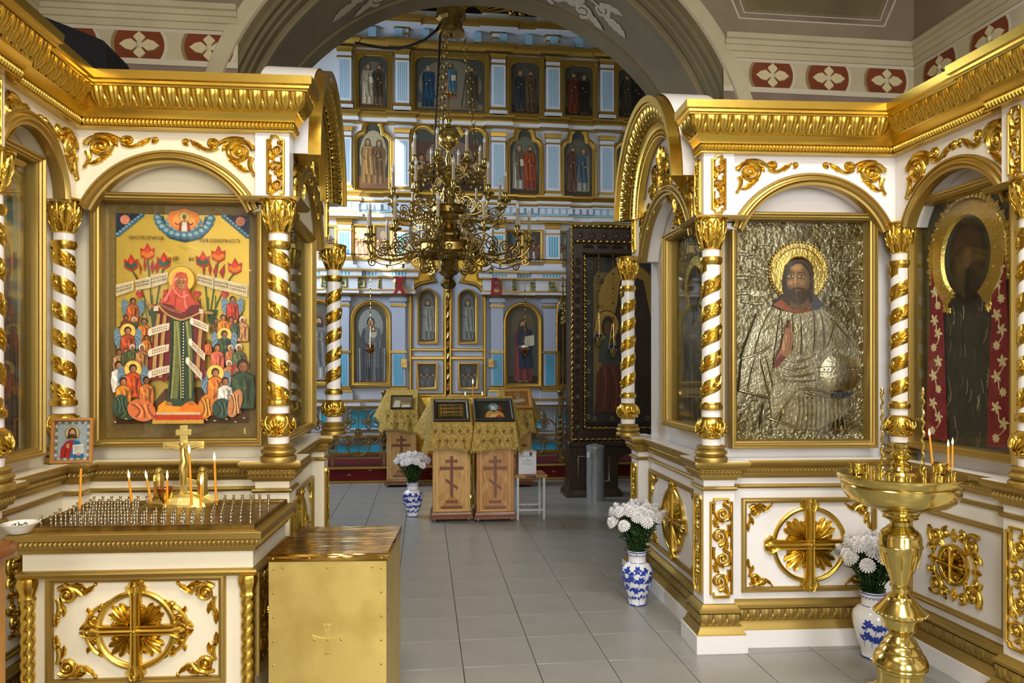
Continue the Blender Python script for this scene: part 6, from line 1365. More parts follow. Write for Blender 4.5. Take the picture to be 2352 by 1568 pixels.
for (fn, px, py, lb) in ((letter_x, 918, 655, 'red letter X hanging on the icon wall left of the royal doors'), (letter_b, 1140, 657, 'red letter B hanging on the icon wall right of the royal doors')):
    x, z = IP(px, py, YI - .28); o = tag(part('red_letter', fn(), 'sign_red', None, T(x, YI - .26, z)), lb, 'letter')
# ================================================================ nave furniture
def torus_link(g, M, R=.03, r=.006, st=1.5, n=14, m=6):
    vs = []
    for i in range(n):
        a = 2 * pi * i / n; c = Vector((R * cos(a), 0, R * st * sin(a))); d = Vector((cos(a), 0, sin(a) / st)).normalized()
        for j in range(m):
            b = 2 * pi * j / m; vs.append(tuple(M @ (c + d * r * cos(b) + Vector((0, r * sin(b), 0)))))
    g.add(vs, [(i * m + j, ((i + 1) % n) * m + j, ((i + 1) % n) * m + (j + 1) % m, i * m + (j + 1) % m) for i in range(n) for j in range(m)])
def chain(parent, a, b, R=.03, r=.006, st=1.5, name='chain', mt='brass_old'):
    a, b = Vector(a), Vector(b); d = b - a; L_ = d.length; n = max(2, int(L_ / (2 * R * st * .82))); q = Vector((0, 0, 1)).rotation_difference(d).to_matrix().to_4x4(); g = G()
    for i in range(n): torus_link(g, Matrix.Translation(a + d * ((i + .5) / n)) @ q @ Matrix.Rotation((i % 2) * pi / 2, 4, 'Z'), R, r, st)
    return part(name, g, mt, parent)
# ---- chandelier
DC = 9.0; kc = DC / F
cp = at_depth(1030, 838, DC); 
def cz(py): return EYE + (HZ - py) * kc
CH = thing('chandelier', 'large tiered brass chandelier with candle bulbs hanging under the arch', 'chandelier', (cp.x, cp.y, cz(692)))
zb = cz(692)
def zz(py): return cz(py) - zb
g = G(); g.lathe([(.004, zz(692)), (.02, zz(688)), (.03, zz(680)), (.02, zz(672)), (.035, zz(668)), (.028, zz(664))], 16); g.lathe([(.03, zz(664)), (.07, zz(659)), (.092, zz(652)), (.07, zz(645)), (.04, zz(640))], 20, mod=lambda a, t: .008 * cos(8 * a)); g.lathe([(.05, zz(640)), (.06, zz(634)), (.13, zz(625)), (.125, zz(622)), (.12, zz(596)), (.15, zz(590))], 8); part('lower_finial', g, 'brass_old', CH)
g = G(); g.lathe([(.40, zz(588)), (.41, zz(586)), (.40, zz(583)), (.385, zz(582)), (.385, zz(566)), (.40, zz(565)), (.42, zz(562)), (.40, zz(560)), (.36, zz(560)), (.36, zz(587))], 10, cap=False); part('lower_ring', g, 'brass_old', CH)
for k in range(10):
    a = 2 * pi * (k + .5) / 10; g = G(); g.lathe([(.045, 0), (.042, .008), (.03, .006), (.022, .014), (.012, .016), (.001, .018)], 14); part('ring_boss', g, 'brass', CH, T(.372 * cos(a), .372 * sin(a), zz(574)) @ Matrix.Rotation(a, 4, 'Z') @ Matrix.Rotation(pi / 2, 4, 'Y'))
g = G(); g.lathe([(.10, zz(560)), (.16, zz(550)), (.17, zz(540)), (.13, zz(528)), (.09, zz(520)), (.12, zz(515)), (.07, zz(508)), (.05, zz(500)), (.06, zz(490))], 20, mod=lambda a, t: .01 * cos(10 * a) * sin(pi * t)); part('urn_body', g, 'brass_old', CH)
g = G(); g.lathe([(.23, zz(497)), (.24, zz(495)), (.225, zz(492)), (.225, zz(480)), (.24, zz(477)), (.23, zz(475)), (.21, zz(476)), (.21, zz(497))], 10, cap=False); part('middle_ring', g, 'brass_old', CH)
g = G(); g.lathe([(.05, zz(492)), (.035, zz(480)), (.05, zz(466)), (.06, zz(460)), (.03, zz(450)), (.035, zz(436)), (.06, zz(430)), (.05, zz(424)), (.10, zz(414)), (.15, zz(408)), (.17, zz(402)), (.15, zz(399)), (.08, zz(395)), (.04, zz(388)), (.03, zz(378)), (.045, zz(368)), (.02, zz(352)), (.03, zz(344)), (.05, zz(341))], 20); part('stem', g, 'brass', CH)
g = G(); g.ball((0, 0, zz(318)), .132, 28, 18); bl = part('ball', g, 'brass', CH)
for th in (.35, .0, -.4):
    for k in range(8):
        a = 2 * pi * k / 8 + th; g = G()
        for q in range(6): g.ball((.016 * cos(q * pi / 3), .016 * sin(q * pi / 3), 0), .008, 6, 4)
        g.ball((0, 0, .004), .008, 6, 4); part('ball_rosette', g, 'brass', CH, T(.132 * cos(th) * cos(a), .132 * cos(th) * sin(a), zz(318) + .132 * sin(th)) @ Matrix.Rotation(a, 4, 'Z') @ Matrix.Rotation(pi / 2 - th, 4, 'Y'))
g = G(); g.lathe([(.05, zz(294)), (.03, zz(289)), (.025, zz(284)), (.035, zz(280)), (.045, zz(276)), (.02, zz(272))], 16); part('ball_neck', g, 'brass', CH)
g = G(); g.tube([(0, 0, zz(274)), (0, 0, zz(205))], .008, 6); g.tube([(-.09, 0, zz(217)), (.09, 0, zz(217))], .008, 6); g.tube([(-.05, 0, zz(255)), (.05, 0, zz(255))], .006, 6)
for k in range(4): a = k * pi / 2; g.tube([(.02 * cos(a) + .055 * cos(t) * .5, 0, zz(217) + .02 * sin(a) + .055 * sin(t) * .5) for t in [i * .5 for i in range(13)]], .004, 5)
part('cross_finial', g, 'brass_old', CH)
def arm_mesh(r0, r1, h, k):
    """S-scroll arm in the xz plane from hub radius r0 to the cup at radius r1, cup height h above the hub joint"""
    g = G(); L_ = r1 - r0
    def tb(pts, r): g.tube([(x, 0, z) for x, z in pts], r, 6)
    tb(bez((r0, 0), (r0 + L_ * .35, -.14 * k), (r0 + L_ * .7, -.10 * k), 9) + bez((r0 + L_ * .7, -.10 * k), (r1 + .02, -.06 * k), (r1, h), 8)[1:], .011)
    def sp(c, r, a0, t, d, rr=.008): tb([(c[0] + r * (1 - .85 * i / 26) * cos(a0 + d * 2 * pi * t * i / 26), c[1] + r * (1 - .85 * i / 26) * sin(a0 + d * 2 * pi * t * i / 26)) for i in range(27)], rr)
    sp((r0 + L_ * .40, .03 * k), .105 * k, -pi / 2, 1.9, 1); sp((r0 + L_ * .72, -.02), .07 * k, pi, 1.7, -1); sp((r0 + L_ * .20, -.10 * k), .06 * k, pi / 2, 1.6, 1); sp((r1 - .05, -.14 * k), .055 * k, pi / 2, 1.5, -1); sp((r0 + L_ * .05, .09 * k), .07 * k, 0, 1.6, 1)
    tb(bez((r0 + L_ * .3, -.13 * k), (r0 + L_ * .6, -.24 * k), (r1 - .03, -.10 * k), 8), .007); tb(bez((r0, .15 * k), (r0 + L_ * .3, .22 * k), (r0 + L_ * .52, .02), 8), .007)
    for (x, z) in ((r0 + L_ * .55, -.12 * k), (r1, -.10 * k)): g.lathe([(.004, -.05), (.016, -.025), (.012, -.01), (.018, 0)], 8, (x, 0, z))
    g.ball((r1, 0, h * .45), .022, 8, 6); return g
cup = G(); cup.lathe([(.012, -.03), (.03, -.012), (.066, -.004), (.074, .012), (.066, .02), (.026, .024), (.022, .05), (.028, .056), (.028, .09), (.036, .10), (.034, .108), (.02, .108)], 18); cup_me = cup.mesh('candle_cup', 'brass')
slv = G(); slv.lathe([(.0165 + .0022 * (i % 2), .20 * i / 16) for i in range(17)], 12); slv_me = slv.mesh('candle_sleeve', 'candle_sleeve')
blb = G(); blb.lathe([(.012, 0), (.014, .006), (.019, .022), (.0195, .034), (.015, .052), (.008, .068), (.002, .080)], 12); blb_me = blb.mesh('bulb', 'bulb')
for k in range(12):                                    # scroll brackets filling the body between the rings
    for (r_, py, kk_, fl_) in ((.26, 532, 1.0, 1), (.30, 603, .9, -1), (.15, 452, .8, 1)):
        a = 2 * pi * (k + .5) / 12
        if r_ < .2 and k % 2: continue
        key_ = 'bracket_%d' % (r_ * 100)
        if key_ not in MESH:
            g = G(); sp2 = lambda c, r, a0, t, d: g.tube([(c[0] + r * (1 - .85 * i / 22) * cos(a0 + d * 2 * pi * t * i / 22), 0, c[1] + r * (1 - .85 * i / 22) * sin(a0 + d * 2 * pi * t * i / 22)) for i in range(23)], .009, 6)
            sp2((0, .06 * kk_), .085 * kk_, pi, 1.7, -1); sp2((.03, -.07 * kk_), .07 * kk_, pi / 2, 1.6, 1); g.tube([(-.08 * kk_, 0, .12 * kk_), (-.02, 0, .0), (.06 * kk_, 0, -.14 * kk_)], .008, 6); MESH[key_] = g.mesh('scroll_bracket', 'brass_old')
        link('scroll_bracket', MESH[key_], CH, T(0, 0, zz(py)) @ Matrix.Rotation(a, 4, 'Z') @ T(r_, 0, 0) @ Matrix.Diagonal((1, 1, fl_, 1)))
TIER = [(12, .38, .98, 556, 575, 1.0, .12), (10, .22, .70, 467, 487, .85, .1), (8, .15, .45, 390, 402, .62, .26)]
for (n, r0, r1, pyc, pyh, k, ph) in TIER:
    h = zz(pyc) - zz(pyh); am = arm_mesh(r0, r1, h, k).mesh('arm', 'brass_old')
    for i in range(n):
        a = 2 * pi * (i + ph * n / 10) / n + .3; M = T(0, 0, zz(pyh)) @ Matrix.Rotation(a, 4, 'Z'); o = link('arm', am, CH, M)
        link('candle_cup', cup_me, o, T(r1, 0, h)); link('candle_sleeve', slv_me, o, T(r1, 0, h + .10)); link('bulb', blb_me, o, T(r1, 0, h + .30))
g = G(); g.lathe([(.10, cz(80) - zb), (.165, cz(77) - zb), (.165, cz(70) - zb), (.14, cz(66) - zb), (.13, cz(50) - zb), (.17, cz(44) - zb), (.17, cz(28) - zb), (.14, cz(20) - zb)], 24, (.03, 0, 0), mod=lambda a, t: .012 * cos(14 * a) * (t > .55)); g.lathe([(.004, cz(86) - zb), (.02, cz(84) - zb), (.012, cz(79) - zb)], 10, (.03, 0, 0)); part('canopy_cup', g, 'brass_old', CH)
g = G(); g.tube([(.03, 0, cz(24) - zb), (.03, 0, 7.98 - zb)], .02, 8); part('hanging_rod', g, 'brass_old', CH)
for k, (x0, x1, y0, py1) in enumerate(((-.06, -.165, -.10, 395), (.19, .36, .0, 380), (-.02, -.09, .12, 400))):
    chain(CH, (x0, y0 * .5, zz(78)), (x1, y0, zz(py1)), .024, .0055, 1.6)
# cables
def cable(name, label, pts, r, mt='black', cat='cable'):
    g = G(); g.tube(pts, r, 8); o = part(name, g, mt); return tag(o, label, cat)
cable('power_cable', 'black cable sagging from the arch edge to the chandelier canopy', [tuple(at_depth(x, y, d)) for x, y, d in ((815, 98, 8.0), (840, 103, 8.05), (880, 110, 8.2), (915, 112, 8.4), (945, 104, 8.6), (975, 92, 8.8), (1000, 72, 8.93), (1014, 52, 8.97))], .016)
cable('lift_cable', 'straight black cable running down beside the chandelier chain', [tuple(at_depth(x, y, 9.02)) for x, y in ((1012, 50), (1006, 190), (994, 420))], .014)
cable('stay_wire', 'thin wire stretched across the nave at chandelier height', [tuple(at_depth(x, y, 9.9)) for x, y in ((730, 581), (860, 585), (1050, 592), (1250, 596), (1330, 597))], .006)
# ---- lecterns
def lectern(px, D, label, tone, dim=1.0):
    p = at_depth(px, 900, D); rz = 0.0
    o = thing('lectern', label, 'lectern', (p.x, p.y, 0), rz, 'lecterns'); w, d = .198, .18
    g = G(); g.box(-w, w, -d, d, .10, 1.02, b=.004); part('body', g, tone, o)
    g = G(); g.sweep([(-w, d), (-w, -d), (w, -d), (w, d)], [(0, .03), (.025, .03), (.025, .06), (.012, .075), (.008, .10), (0, .105)], True); part('plinth', g, 'wood_red', o)
    for sx in (-1, 1):
        for sy in (-1, 1):
            g = G(); g.lathe([(.02, -.011), (.022, 0), (.02, .011)], 12); part('caster', g, 'steel', o, T(sx * .18, sy * .15, .022) @ Matrix.Rotation(pi / 2, 4, 'Y'))
    # herringbone inlay and cross on the front
    fr = G(); fr.rect(-.155, .155, .118, .98, [(0, 0), (0, .002), (.007, .002), (.007, 0)], -d); part('inlay_border', fr, 'inlay_light', o)
    for sx in (-1, 1):
        for k in range(9):
            z0_ = .10 + k * .098; g = G(); pts = [(sx * .004, z0_ + .13), (sx * .147, z0_ - .01), (sx * .147, z0_ + .066), (sx * .004, z0_ + .20)]
            pts = [(x, min(max(z, .126), .972)) for x, z in pts]; g.prism(pts, -d - .0012, -d); part('inlay_slat', g, ('wood_light', 'wood_honey', 'wood_light')[(k + (sx > 0)) % 3] if tone == 'wood_light' else ('wood_mid', 'wood_honey', 'wood_mid')[(k * 2 + (sx > 0)) % 3], o)
    c = G(); y0, y1 = -d - .0035, -d
    c.box(-.016, .016, y0, y1, .235, .69); part('cross_post', c, 'wood_red', o)
    for (a, b, z0_, z1_) in ((-.065, .065, .62, .652), (-.125, .125, .545, .58)): c = G(); c.box(a, b, y0 - .0005, y1, z0_, z1_); part('cross_bar', c, 'wood_red', o)
    c = G(); c.prism([(-.065, .425), (-.065, .46), (.065, .365), (.065, .33)], y0 - .0007, y1); part('cross_footrest', c, 'wood_red', o)
    for k in range(4): c = G(); c.box(-.115 + .025 * k, .115 - .025 * k, y0 - .0006 * (k + 1), y1, .135 + .03 * k, .166 + .03 * k); part('cross_step', c, ('wood_red', 'wood_mid')[k % 2], o)
    for sx in (-1, 1): c = G(); c.prism([(sx * .118, .53), (sx * .123, .53), (sx * .058, .25), (sx * .053, .25)], y0, y1); part('inlay_line', c, 'inlay_light', o)
    c = G(); c.add([(-w, -d, 1.0), (w, -d, 1.0), (w, -d, 1.03), (-w, -d, 1.03), (-w, d, 1.0), (w, d, 1.0), (w, d, 1.29), (-w, d, 1.29)], [(0, 1, 2, 3), (4, 7, 6, 5), (3, 2, 6, 7), (0, 3, 7, 4), (1, 5, 6, 2)]); part('sloping_top', c, tone, o)
    return o
def lectern_cloth(px, D, label, seed, drop=.27):
    p = at_depth(px, 900, D); o = thing('lectern_cloth', label, 'cloth', (p.x, p.y, 0), 0, 'lectern cloths'); random.seed(seed)
    w, d = .215, .19; g = G()
    # front fall, sides and sloping top as one draped sheet
    path = [(-w - .11, d - .02), (-w - .03, d * .2), (-w - .015, -d - .012), (-w * .5, -d - .02), (0, -d - .022), (w * .5, -d - .02), (w + .015, -d - .012), (w + .03, d * .2), (w + .11, d - .02)]
    pts = []; 
    for i in range(len(path) - 1):
        for k in range(8): t = k / 8; pts.append((path[i][0] + (path[i + 1][0] - path[i][0]) * t, path[i][1] + (path[i + 1][1] - path[i][1]) * t))
    pts.append(path[-1]); n = len(pts); vs = []; m = 8; ph = random.uniform(0, 6)
    for i, (x, y) in enumerate(pts):
        u = i / (n - 1); yy = max(-d, min(d, y)); ztop = 1.04 + .26 * (yy + d) / (2 * d)
        xt = max(-w, min(w, x)); side = abs(x) > w
        for j in range(m + 1):
            t = j / m; flare = .055 * t; fold = .016 * t * sin(u * 34 + ph) + .010 * t * sin(u * 61 + ph * 2)
            nx_, ny_ = (x / (w + .1), -1 if y < -d * .9 else -.3); l = hypot(nx_, ny_)
            dr = drop * (1 + (.22 if side else 0)) + .02 * sin(u * 9 + ph)
            vs.append((xt + (x - xt) * t + nx_ / l * (flare + fold), yy - (.006 if True else 0) + (y - yy) * t + ny_ / l * (flare + fold) * (.8 if not side else .3), ztop + .004 - dr * t))
    g.add(vs, [(i * (m + 1) + j, i * (m + 1) + j + 1, (i + 1) * (m + 1) + j + 1, (i + 1) * (m + 1) + j) for i in range(n - 1) for j in range(m)])
    part('hanging_fall', g, 'cloth_gold', o, smooth=180)
    g = G(); g.add([(-w - .002, -d - .006, 1.044), (w + .002, -d - .006, 1.044), (w + .002, d, 1.306), (-w - .002, d, 1.306)], [(0, 1, 2, 3)]); g.add([(-w - .002, -d - .006, 1.038), (w + .002, -d - .006, 1.038), (w + .002, d, 1.300), (-w - .002, d, 1.300)], [(3, 2, 1, 0)]); part('top_sheet', g, 'cloth_gold', o)
    for k in range(10):                                # woven crosses on the fall
        x = -.17 + .085 * (k % 5) + (.04 if k >= 5 else 0); z = .96 if k < 5 else .86
        if abs(x) > .19: continue
        c = G(); c.box(x - .004, x + .004, -.002, .002, z - .026, z + .026); c.box(x - .02, x + .02, -.0026, .0026, z, z + .008); e = -d - .026 - .056 * ((1.04 - z) / drop); part('woven_cross', c, 'cloth_dark', o, T(0, e - .016, 0))
    g = G()
    for i in range(0, n): 
        v = vs[i * (m + 1) + m]; g.box(v[0] - .006, v[0] + .006, v[1] - .003, v[1] + .003, v[2] - .022, v[2] + .004)
    f = part('fringe', g, 'cloth_gold', o); f['kind'] = 'stuff'
    return o
def desk_icon(px, D, w, h, off, label, draw, fm, tilt=36, fw=.035):
    p = at_depth(px, 900, D); t = radians(tilt)
    prof = [(0, 0), (0, .02), (.006, .028), (fw * .5, .028), (fw * .8, .02), (fw, .012), (fw, .004)]
    M = T(p.x + off, p.y - .192, 1.056) @ Matrix.Rotation(-(pi / 2 - t), 4, 'X')
    def fn(ww, hh):
        a = Art(); H = 100 * hh / ww; a.rect(0, 0, 100, H, (40, 34, 26)); draw(a, H); return a.mesh('icon_art', (0, 0, 100, H), ww, hh, step=8e-5), []
    return icon_at('lectern_icon', label, M, w, h, fn, 'glass', prof, fm, gy=.016, py=.006)
DA, DB = 7.98, 10.2
def d_rows(a, H):
    a.rect(6, 8, 94, H - 8, (96, 80, 30))
    for r in range(3):
        a.rect(14, H * (.12 + .27 * r), 86, H * (.35 + .27 * r), (170, 140, 50))
        for k in range(8): mini(a, 20 + 8.6 * k, H * (.14 + .27 * r), H * .19, [(70, 50, 30), (120, 70, 40), (60, 70, 50)][k % 3])
def d_transf(a, H):
    a.rect(4, 4, 96, H - 4, (46, 44, 40)); a.poly([(22, H * .9), (26, H * .66), (40, H * .5), (50, H * .62), (60, H * .5), (76, H * .66), (80, H * .9)], (206, 146, 66)); a.poly([(34, H * .9), (44, H * .7), (60, H * .72), (72, H * .88)], (226, 190, 130)); a.poly([(52, H * .9), (62, H * .76), (76, H * .86), (78, H * .9)], (180, 70, 40))
    a.ell(50, H * .32, 15, H * .2, (120, 164, 200)); mini(a, 50, H * .16, H * .34, (236, 236, 236)); mini(a, 30, H * .22, H * .3, (60, 80, 60)); mini(a, 70, H * .22, H * .3, (150, 50, 40))
def d_gold(a, H): a.rect(0, 0, 100, H, (150, 100, 40)); saint(a, 50, H * .1, H * .98, (130, 110, 80), (170, 150, 110), beard=GR, halo=(200, 150, 60)); a.poly([(20, H * .6), (80, H * .5), (84, H * .7), (24, H * .8)], (190, 170, 140))
def d_pale(a, H): a.rect(0, 0, 100, H, (120, 100, 70)); a.poly([(5, H), (20, H * .3), (45, H * .35), (40, H)], (196, 184, 160)); a.rect(50, H * .55, 90, H * .62, (190, 150, 70)); a.rect(52, H * .70, 92, H * .98, (206, 200, 186))  # room reflection drawn as pale shapes instead of a figure
lectern(1036, DA, 'oak lectern with inlaid cross, left of the front pair', 'wood_light'); lectern(1134, DA, 'oak lectern with inlaid cross, right of the front pair beside the white stool', 'wood_mid')
lectern(923, DB, 'oak lectern with inlaid cross behind the middle vase of flowers', 'wood_light'); lectern(1184, DB, 'oak lectern mostly hidden behind the front pair', 'wood_light')
lectern_cloth(1036, DA, 'gold brocade cloth on the front left lectern under the rows icon', 1); lectern_cloth(1134, DA, 'gold brocade cloth on the front right lectern under the black-framed icon', 2); lectern_cloth(923, DB, 'gold brocade cloth on the back left lectern behind the flowers', 3); lectern_cloth(1184, DB, 'gold brocade cloth on the back right lectern', 4)
desk_icon(1036, DA, .385, .345, -.0, 'dark red framed icon with three rows of tiny figures on front left lectern', d_rows, 'wood_dark'); desk_icon(1134, DA, .42, .36, -.005, 'black framed icon of a white figure above orange rocks on front right lectern', d_transf, 'black', fw=.03)
desk_icon(923, DB, .30, .27, 0, 'frameless glazed icon with painted room reflections on back left lectern', d_pale, 'wood_dark', fw=.012); desk_icon(1184, DB, .40, .36, .02, 'golden wood framed icon on the back right lectern', d_gold, 'wood_mid', 45, .05)
# ---- generic candle
def candle(loc, h, r, label, tilt=(0, 0), lit=True, name='candle'):
    o = thing(name, label, 'candle', loc); o.rotation_euler = (tilt[0], tilt[1], 0)
    g = G(); g.lathe([(r, 0), (r * .95, h * .5), (r * .85, h), (r * .3, h + r * .3)], 10); part('wax_stick', g, 'wax', o)
    g = G(); g.tube([(0, 0, h), (0, 0, h + .008)], .0008, 5); part('wick', g, 'black', o)
    if lit: k = max(r / .0042, .9); g = G(); g.lathe([(.0005, 0), (.0030, .005), (.0040, .010), (.0030, .018), (.0014, .025), (.0003, .030)], 10); f = part('flame', g, 'flame', o, T(0, 0, h + .003) @ Matrix.Diagonal((k, k, k, 1)))
    return o
p = at_depth(1088, 900, 8.75); cs = thing('floor_candlestick', 'brass floor candlestick standing between the lecterns', 'candlestick', (p.x, p.y, 0))
g = G(); g.lathe([(.17, 0), (.17, .03), (.12, .06), (.06, .10), (.035, .16), (.05, .22), (.03, .30), (.045, .42), (.055, .52), (.03, .62), (.04, .70), (.03, .85), (.05, .93), (.03, 1.0)], 24); part('stem', g, 'brass', cs)
g = G(); g.lathe([(.03, 1.0), (.10, 1.03), (.19, 1.06), (.20, 1.09), (.19, 1.10), (.15, 1.085), (.02, 1.085)], 28); part('dish', g, 'brass', cs)
candle((p.x - .01, p.y, 1.086), .34, .008, 'tall lit candle rising between the two front lecterns'); candle((p.x - .10, p.y, 1.09), .20, .006, 'small lit candle just left of the tall one behind lecterns'); candle((p.x + .10, p.y, 1.09), .20, .006, 'small lit candle just right of the tall one behind lecterns')
# ---- stool, donation box, bin
p = on_floor(1184, 1194); q = on_floor(1244, 1195); sx = (q.x - p.x); cx_ = (p.x + q.x) / 2 + .03; cy_ = p.y + .16
st = thing('stool', 'white metal stool with brown slatted seat beside the lecterns', 'stool', (cx_, cy_, 0)); hw = sx / 2 + .005
for a in (-1, 1):
    for b in (-1, 1): g = G(); g.box(a * hw - .013, a * hw + .013, b * .15 - .013, b * .15 + .013, 0, .45, b=.002); part('leg', g, 'stool_paint', st)
for b in (-1, 1): g = G(); g.box(-hw, hw, b * .15 - .008, b * .15 + .008, .095, .112); part('stretcher', g, 'stool_paint', st)
g = G(); g.box(-.008, .008, -.15, .15, .096, .11); part('stretcher', g, 'stool_paint', st)
g = G(); g.rect(-hw - .02, hw + .02, -.17, .17, [(0, 0), (0, .022), (.02, .022), (.02, 0)]); part('seat_frame', g, 'stool_paint', st, T(0, 0, .452) @ Matrix.Rotation(-pi / 2, 4, 'X'))
for k in range(3): g = G(); x0_ = -hw - .04 + (2 * hw + .08) / 3 * k; g.box(x0_ + .003, x0_ + (2 * hw + .08) / 3 - .003, -.18, .18, .453, .476, b=.004); part('seat_slat', g, ('wood_mid', 'wood_red', 'wood_mid')[k], st)
x0_ = on_y(1191, 1090, cy_ - .11).x; x1_ = on_y(1232, 1090, cy_ - .11).x
db = thing('donation_box', 'white donation box with a handwritten notice and padlock on the stool', 'box', ((x0_ + x1_) / 2, cy_, .476)); w = (x1_ - x0_) / 2
g = G(); g.box(-w, w, -.11, .09, 0, .225, b=.004); part('body', g, 'plastic_white', db); g = G(); g.box(-w - .004, w + .004, -.114, .094, .225, .243, b=.003); part('lid', g, 'plastic_white', db)
g = G(); g.box(-w * .86, w * .9, -.1125, -.111, .01, .215); nt_ = part('notice', g, 'paper', db)
for (s, z, sz, ww) in (('ПОЖЕРТВОВАНИЕ', .195, .019, .125), ('НА', .166, .018, .022), ('ПРОМЫВКУ', .144, .019, .105), ('РОСПИСЕЙ', .112, .019, .105)): lettering(s, sz, 'ink_blue', db, T(0, -.1130, z), ww, extrude=.0003)
g = G(); g.box(.022, .048, -.122, -.112, .205, .238, b=.003); part('padlock', g, 'black', db); g = G(); g.ball((.035, -.123, .222), .007, 8, 6); part('padlock_plate', g, 'brass', db)
p = on_floor(1372, 1152); tb_ = thing('waste_bin', 'tall galvanised metal bin in front of the dark icon case', 'bin', (p.x, p.y + .11, 0))
g = G(); g.lathe([(.105, 0), (.108, .02), (.108, .62), (.112, .63), (.112, .645), (.10, .65)], 32); part('body', g, 'zinc', tb_); g = G(); g.lathe([(.113, .64), (.113, .66), (.09, .675), (.001, .68)], 32); part('lid', g, 'zinc', tb_)
g = G(); g.box(-.04, .02, -.01, .01, .68, .69); part('lid_handle', g, 'zinc', tb_); g = G(); g.prism([(-.108, .53), (-.108, .59), (-.085, .59), (-.085, .53)], -.095, -.03); part('sticker', g, 'paper', tb_)
# ---- dark carved icon case
DK = 9.28; p = at_depth(1311, 900, DK); KM = T(p.x, p.y, 0)
def KP(px, py, y=0.0): q = on_y(px, py, p.y + y); return q.x - p.x, q.z
KS = thing('icon_case', 'tall dark carved wooden icon case with twisted mouldings behind the right shrine', 'icon case', (p.x, p.y, 0)); KW = 1.62; kx = KP(1311, 525)[0]; ztop = KP(1320, 521)[1]; zb0 = KP(1320, 1013)[1]
g = G(); g.rect(0, KW, zb0, ztop, [(0, -.30), (0, .0), (.018, .02), (.15, .02), (.16, .0), (.165, -.12)]); part('frame_surround', g, 'wood_dark', KS); g = G(); g.box(.0, KW, .28, .32, zb0, ztop); part('back_board', g, 'wood_dark', KS); g = G(); g.box(.15, KW - .15, -.015, .1, KP(1320, 581)[1], KP(1320, 528)[1]); part('top_board', g, 'wood_dark', KS)
def rope(pts, r=.018, tw=42):
    gg = G(); P = [Vector(q) for q in pts]; L_ = (P[1] - P[0]).length; n = int(L_ / .010); d = (P[1] - P[0]).normalized(); u = Vector((0, -1, 0)); w_ = d.cross(u); vs = []; m = 8
    for i in range(n + 1):
        s = L_ * i / n
        for j in range(m): a = 2 * pi * j / m; rr = r * (1 + .28 * cos(2 * (a - s * tw))); vs.append(tuple(P[0] + d * s + u * rr * cos(a) + w_ * rr * sin(a)))
    gg.add(vs, [(i * m + j, i * m + (j + 1) % m, (i + 1) * m + (j + 1) % m, (i + 1) * m + j) for i in range(n) for j in range(m)]); return gg
xi = KP(1342, 700)[0]
for (a, b) in (((.01, -.03, zb0), (.01, -.03, ztop)), ((KW - .01, -.03, zb0), (KW - .01, -.03, ztop)), ((0, -.03, ztop), (KW, -.03, ztop)), ((.03, -.03, KP(1330, 556)[1]), (KW - .03, -.03, KP(1330, 556)[1])), ((xi, -.03, KP(1340, 983)[1]), (xi, -.03, KP(1340, 583)[1])), ((KW - xi, -.03, KP(1340, 983)[1]), (KW - xi, -.03, KP(1340, 583)[1])), ((xi, -.03, KP(1340, 583)[1]), (KW - xi, -.03, KP(1340, 583)[1])), ((xi, -.03, KP(1340, 983)[1]), (KW - xi, -.03, KP(1340, 983)[1])), ((0, -.03, KP(1330, 1009)[1]), (KW, -.03, KP(1330, 1009)[1]))): part('rope_moulding', rope(a and (a, b)), 'brass_old', KS)
mat('carve_dark', rgb(62, 40, 26), 0, 0.4, coat=.2)
for k in range(18):                                    # carved vine and metal studs
    z = KP(1328, 990 - 23 * k)[1]; g = G(); spiral(g, (.085, z), .045, k, 1.4, 1 if k % 2 else -1, .010, .012, y0=-.02, leaves=3); part('vine_carving', g, 'carve_dark', KS)
    if k % 3 == 0:
        g = G()
        for q in range(6): g.dome(.085 + .016 * cos(q * 1.05), z + .06 + .016 * sin(q * 1.05), .009, .010, -.02, 6)
        g.dome(.085, z + .06, .008, .013, -.02, 6); part('metal_stud', g, 'steel', KS)
for k in range(9):
    x = .12 + .155 * k; z = KP(1330, 541)[1]; g = G(); g.rail(arc(x, z, .066, 2 * pi, 0, 18)[:-1], [(0, 0), (0, .012), (.010, .012), (.010, 0)], -.02, True); g.dome(x, z, .035, .010, -.02, 10); part('roundel', g, 'carve_dark', KS)
for k in range(7):
    x = .22 + .19 * k; z = KP(1330, 568)[1]; g = G(); leaf(g, (x - .07, z), (x + .07, z), .2, .02, .012, 4, -.02); part('vine_carving', g, 'carve_dark', KS); g = G()
    for q in range(6): g.dome(x + .1 + .014 * cos(q * 1.05), z + .014 * sin(q * 1.05), .008, .008, -.02, 6)
    if k % 2 == 0: part('metal_stud', g, 'steel', KS)
# base: two carved pedestals under a shelf
g = G(); g.box(-.04, KW + .04, -.06, .3, zb0 - .07, zb0, b=.01); part('shelf', g, 'wood_dark', KS)
for x in (-.02, KW - .60):
    g = G(); g.box(x, x + .62, -.03, .28, .10, zb0 - .07); part('pedestal', g, 'wood_dark', KS); g = G(); g.sweep([(x, .28), (x, -.03), (x + .62, -.03), (x + .62, .28)], [(0, 0), (.05, 0), (.05, .05), (.02, .09), (0, .11)], True); part('pedestal_base', g, 'wood_dark', KS)
    g = G(); g.rect(x + .10, x + .52, .18, zb0 - .18, [(0, 0), (0, .012), (.012, .018), (.03, .010), (.032, 0)], -.03)
    part('pedestal_moulding', g, 'carve_dark', KS); g = G(); spiral(g, (x + .3, .42), .07, 0, 1.6, 1, .014, .014, y0=-.03, leaves=3); spiral(g, (x + .3, .62), .07, 3, 1.6, -1, .014, .014, y0=-.03, leaves=3); part('pedestal_carving', g, 'carve_dark', KS)
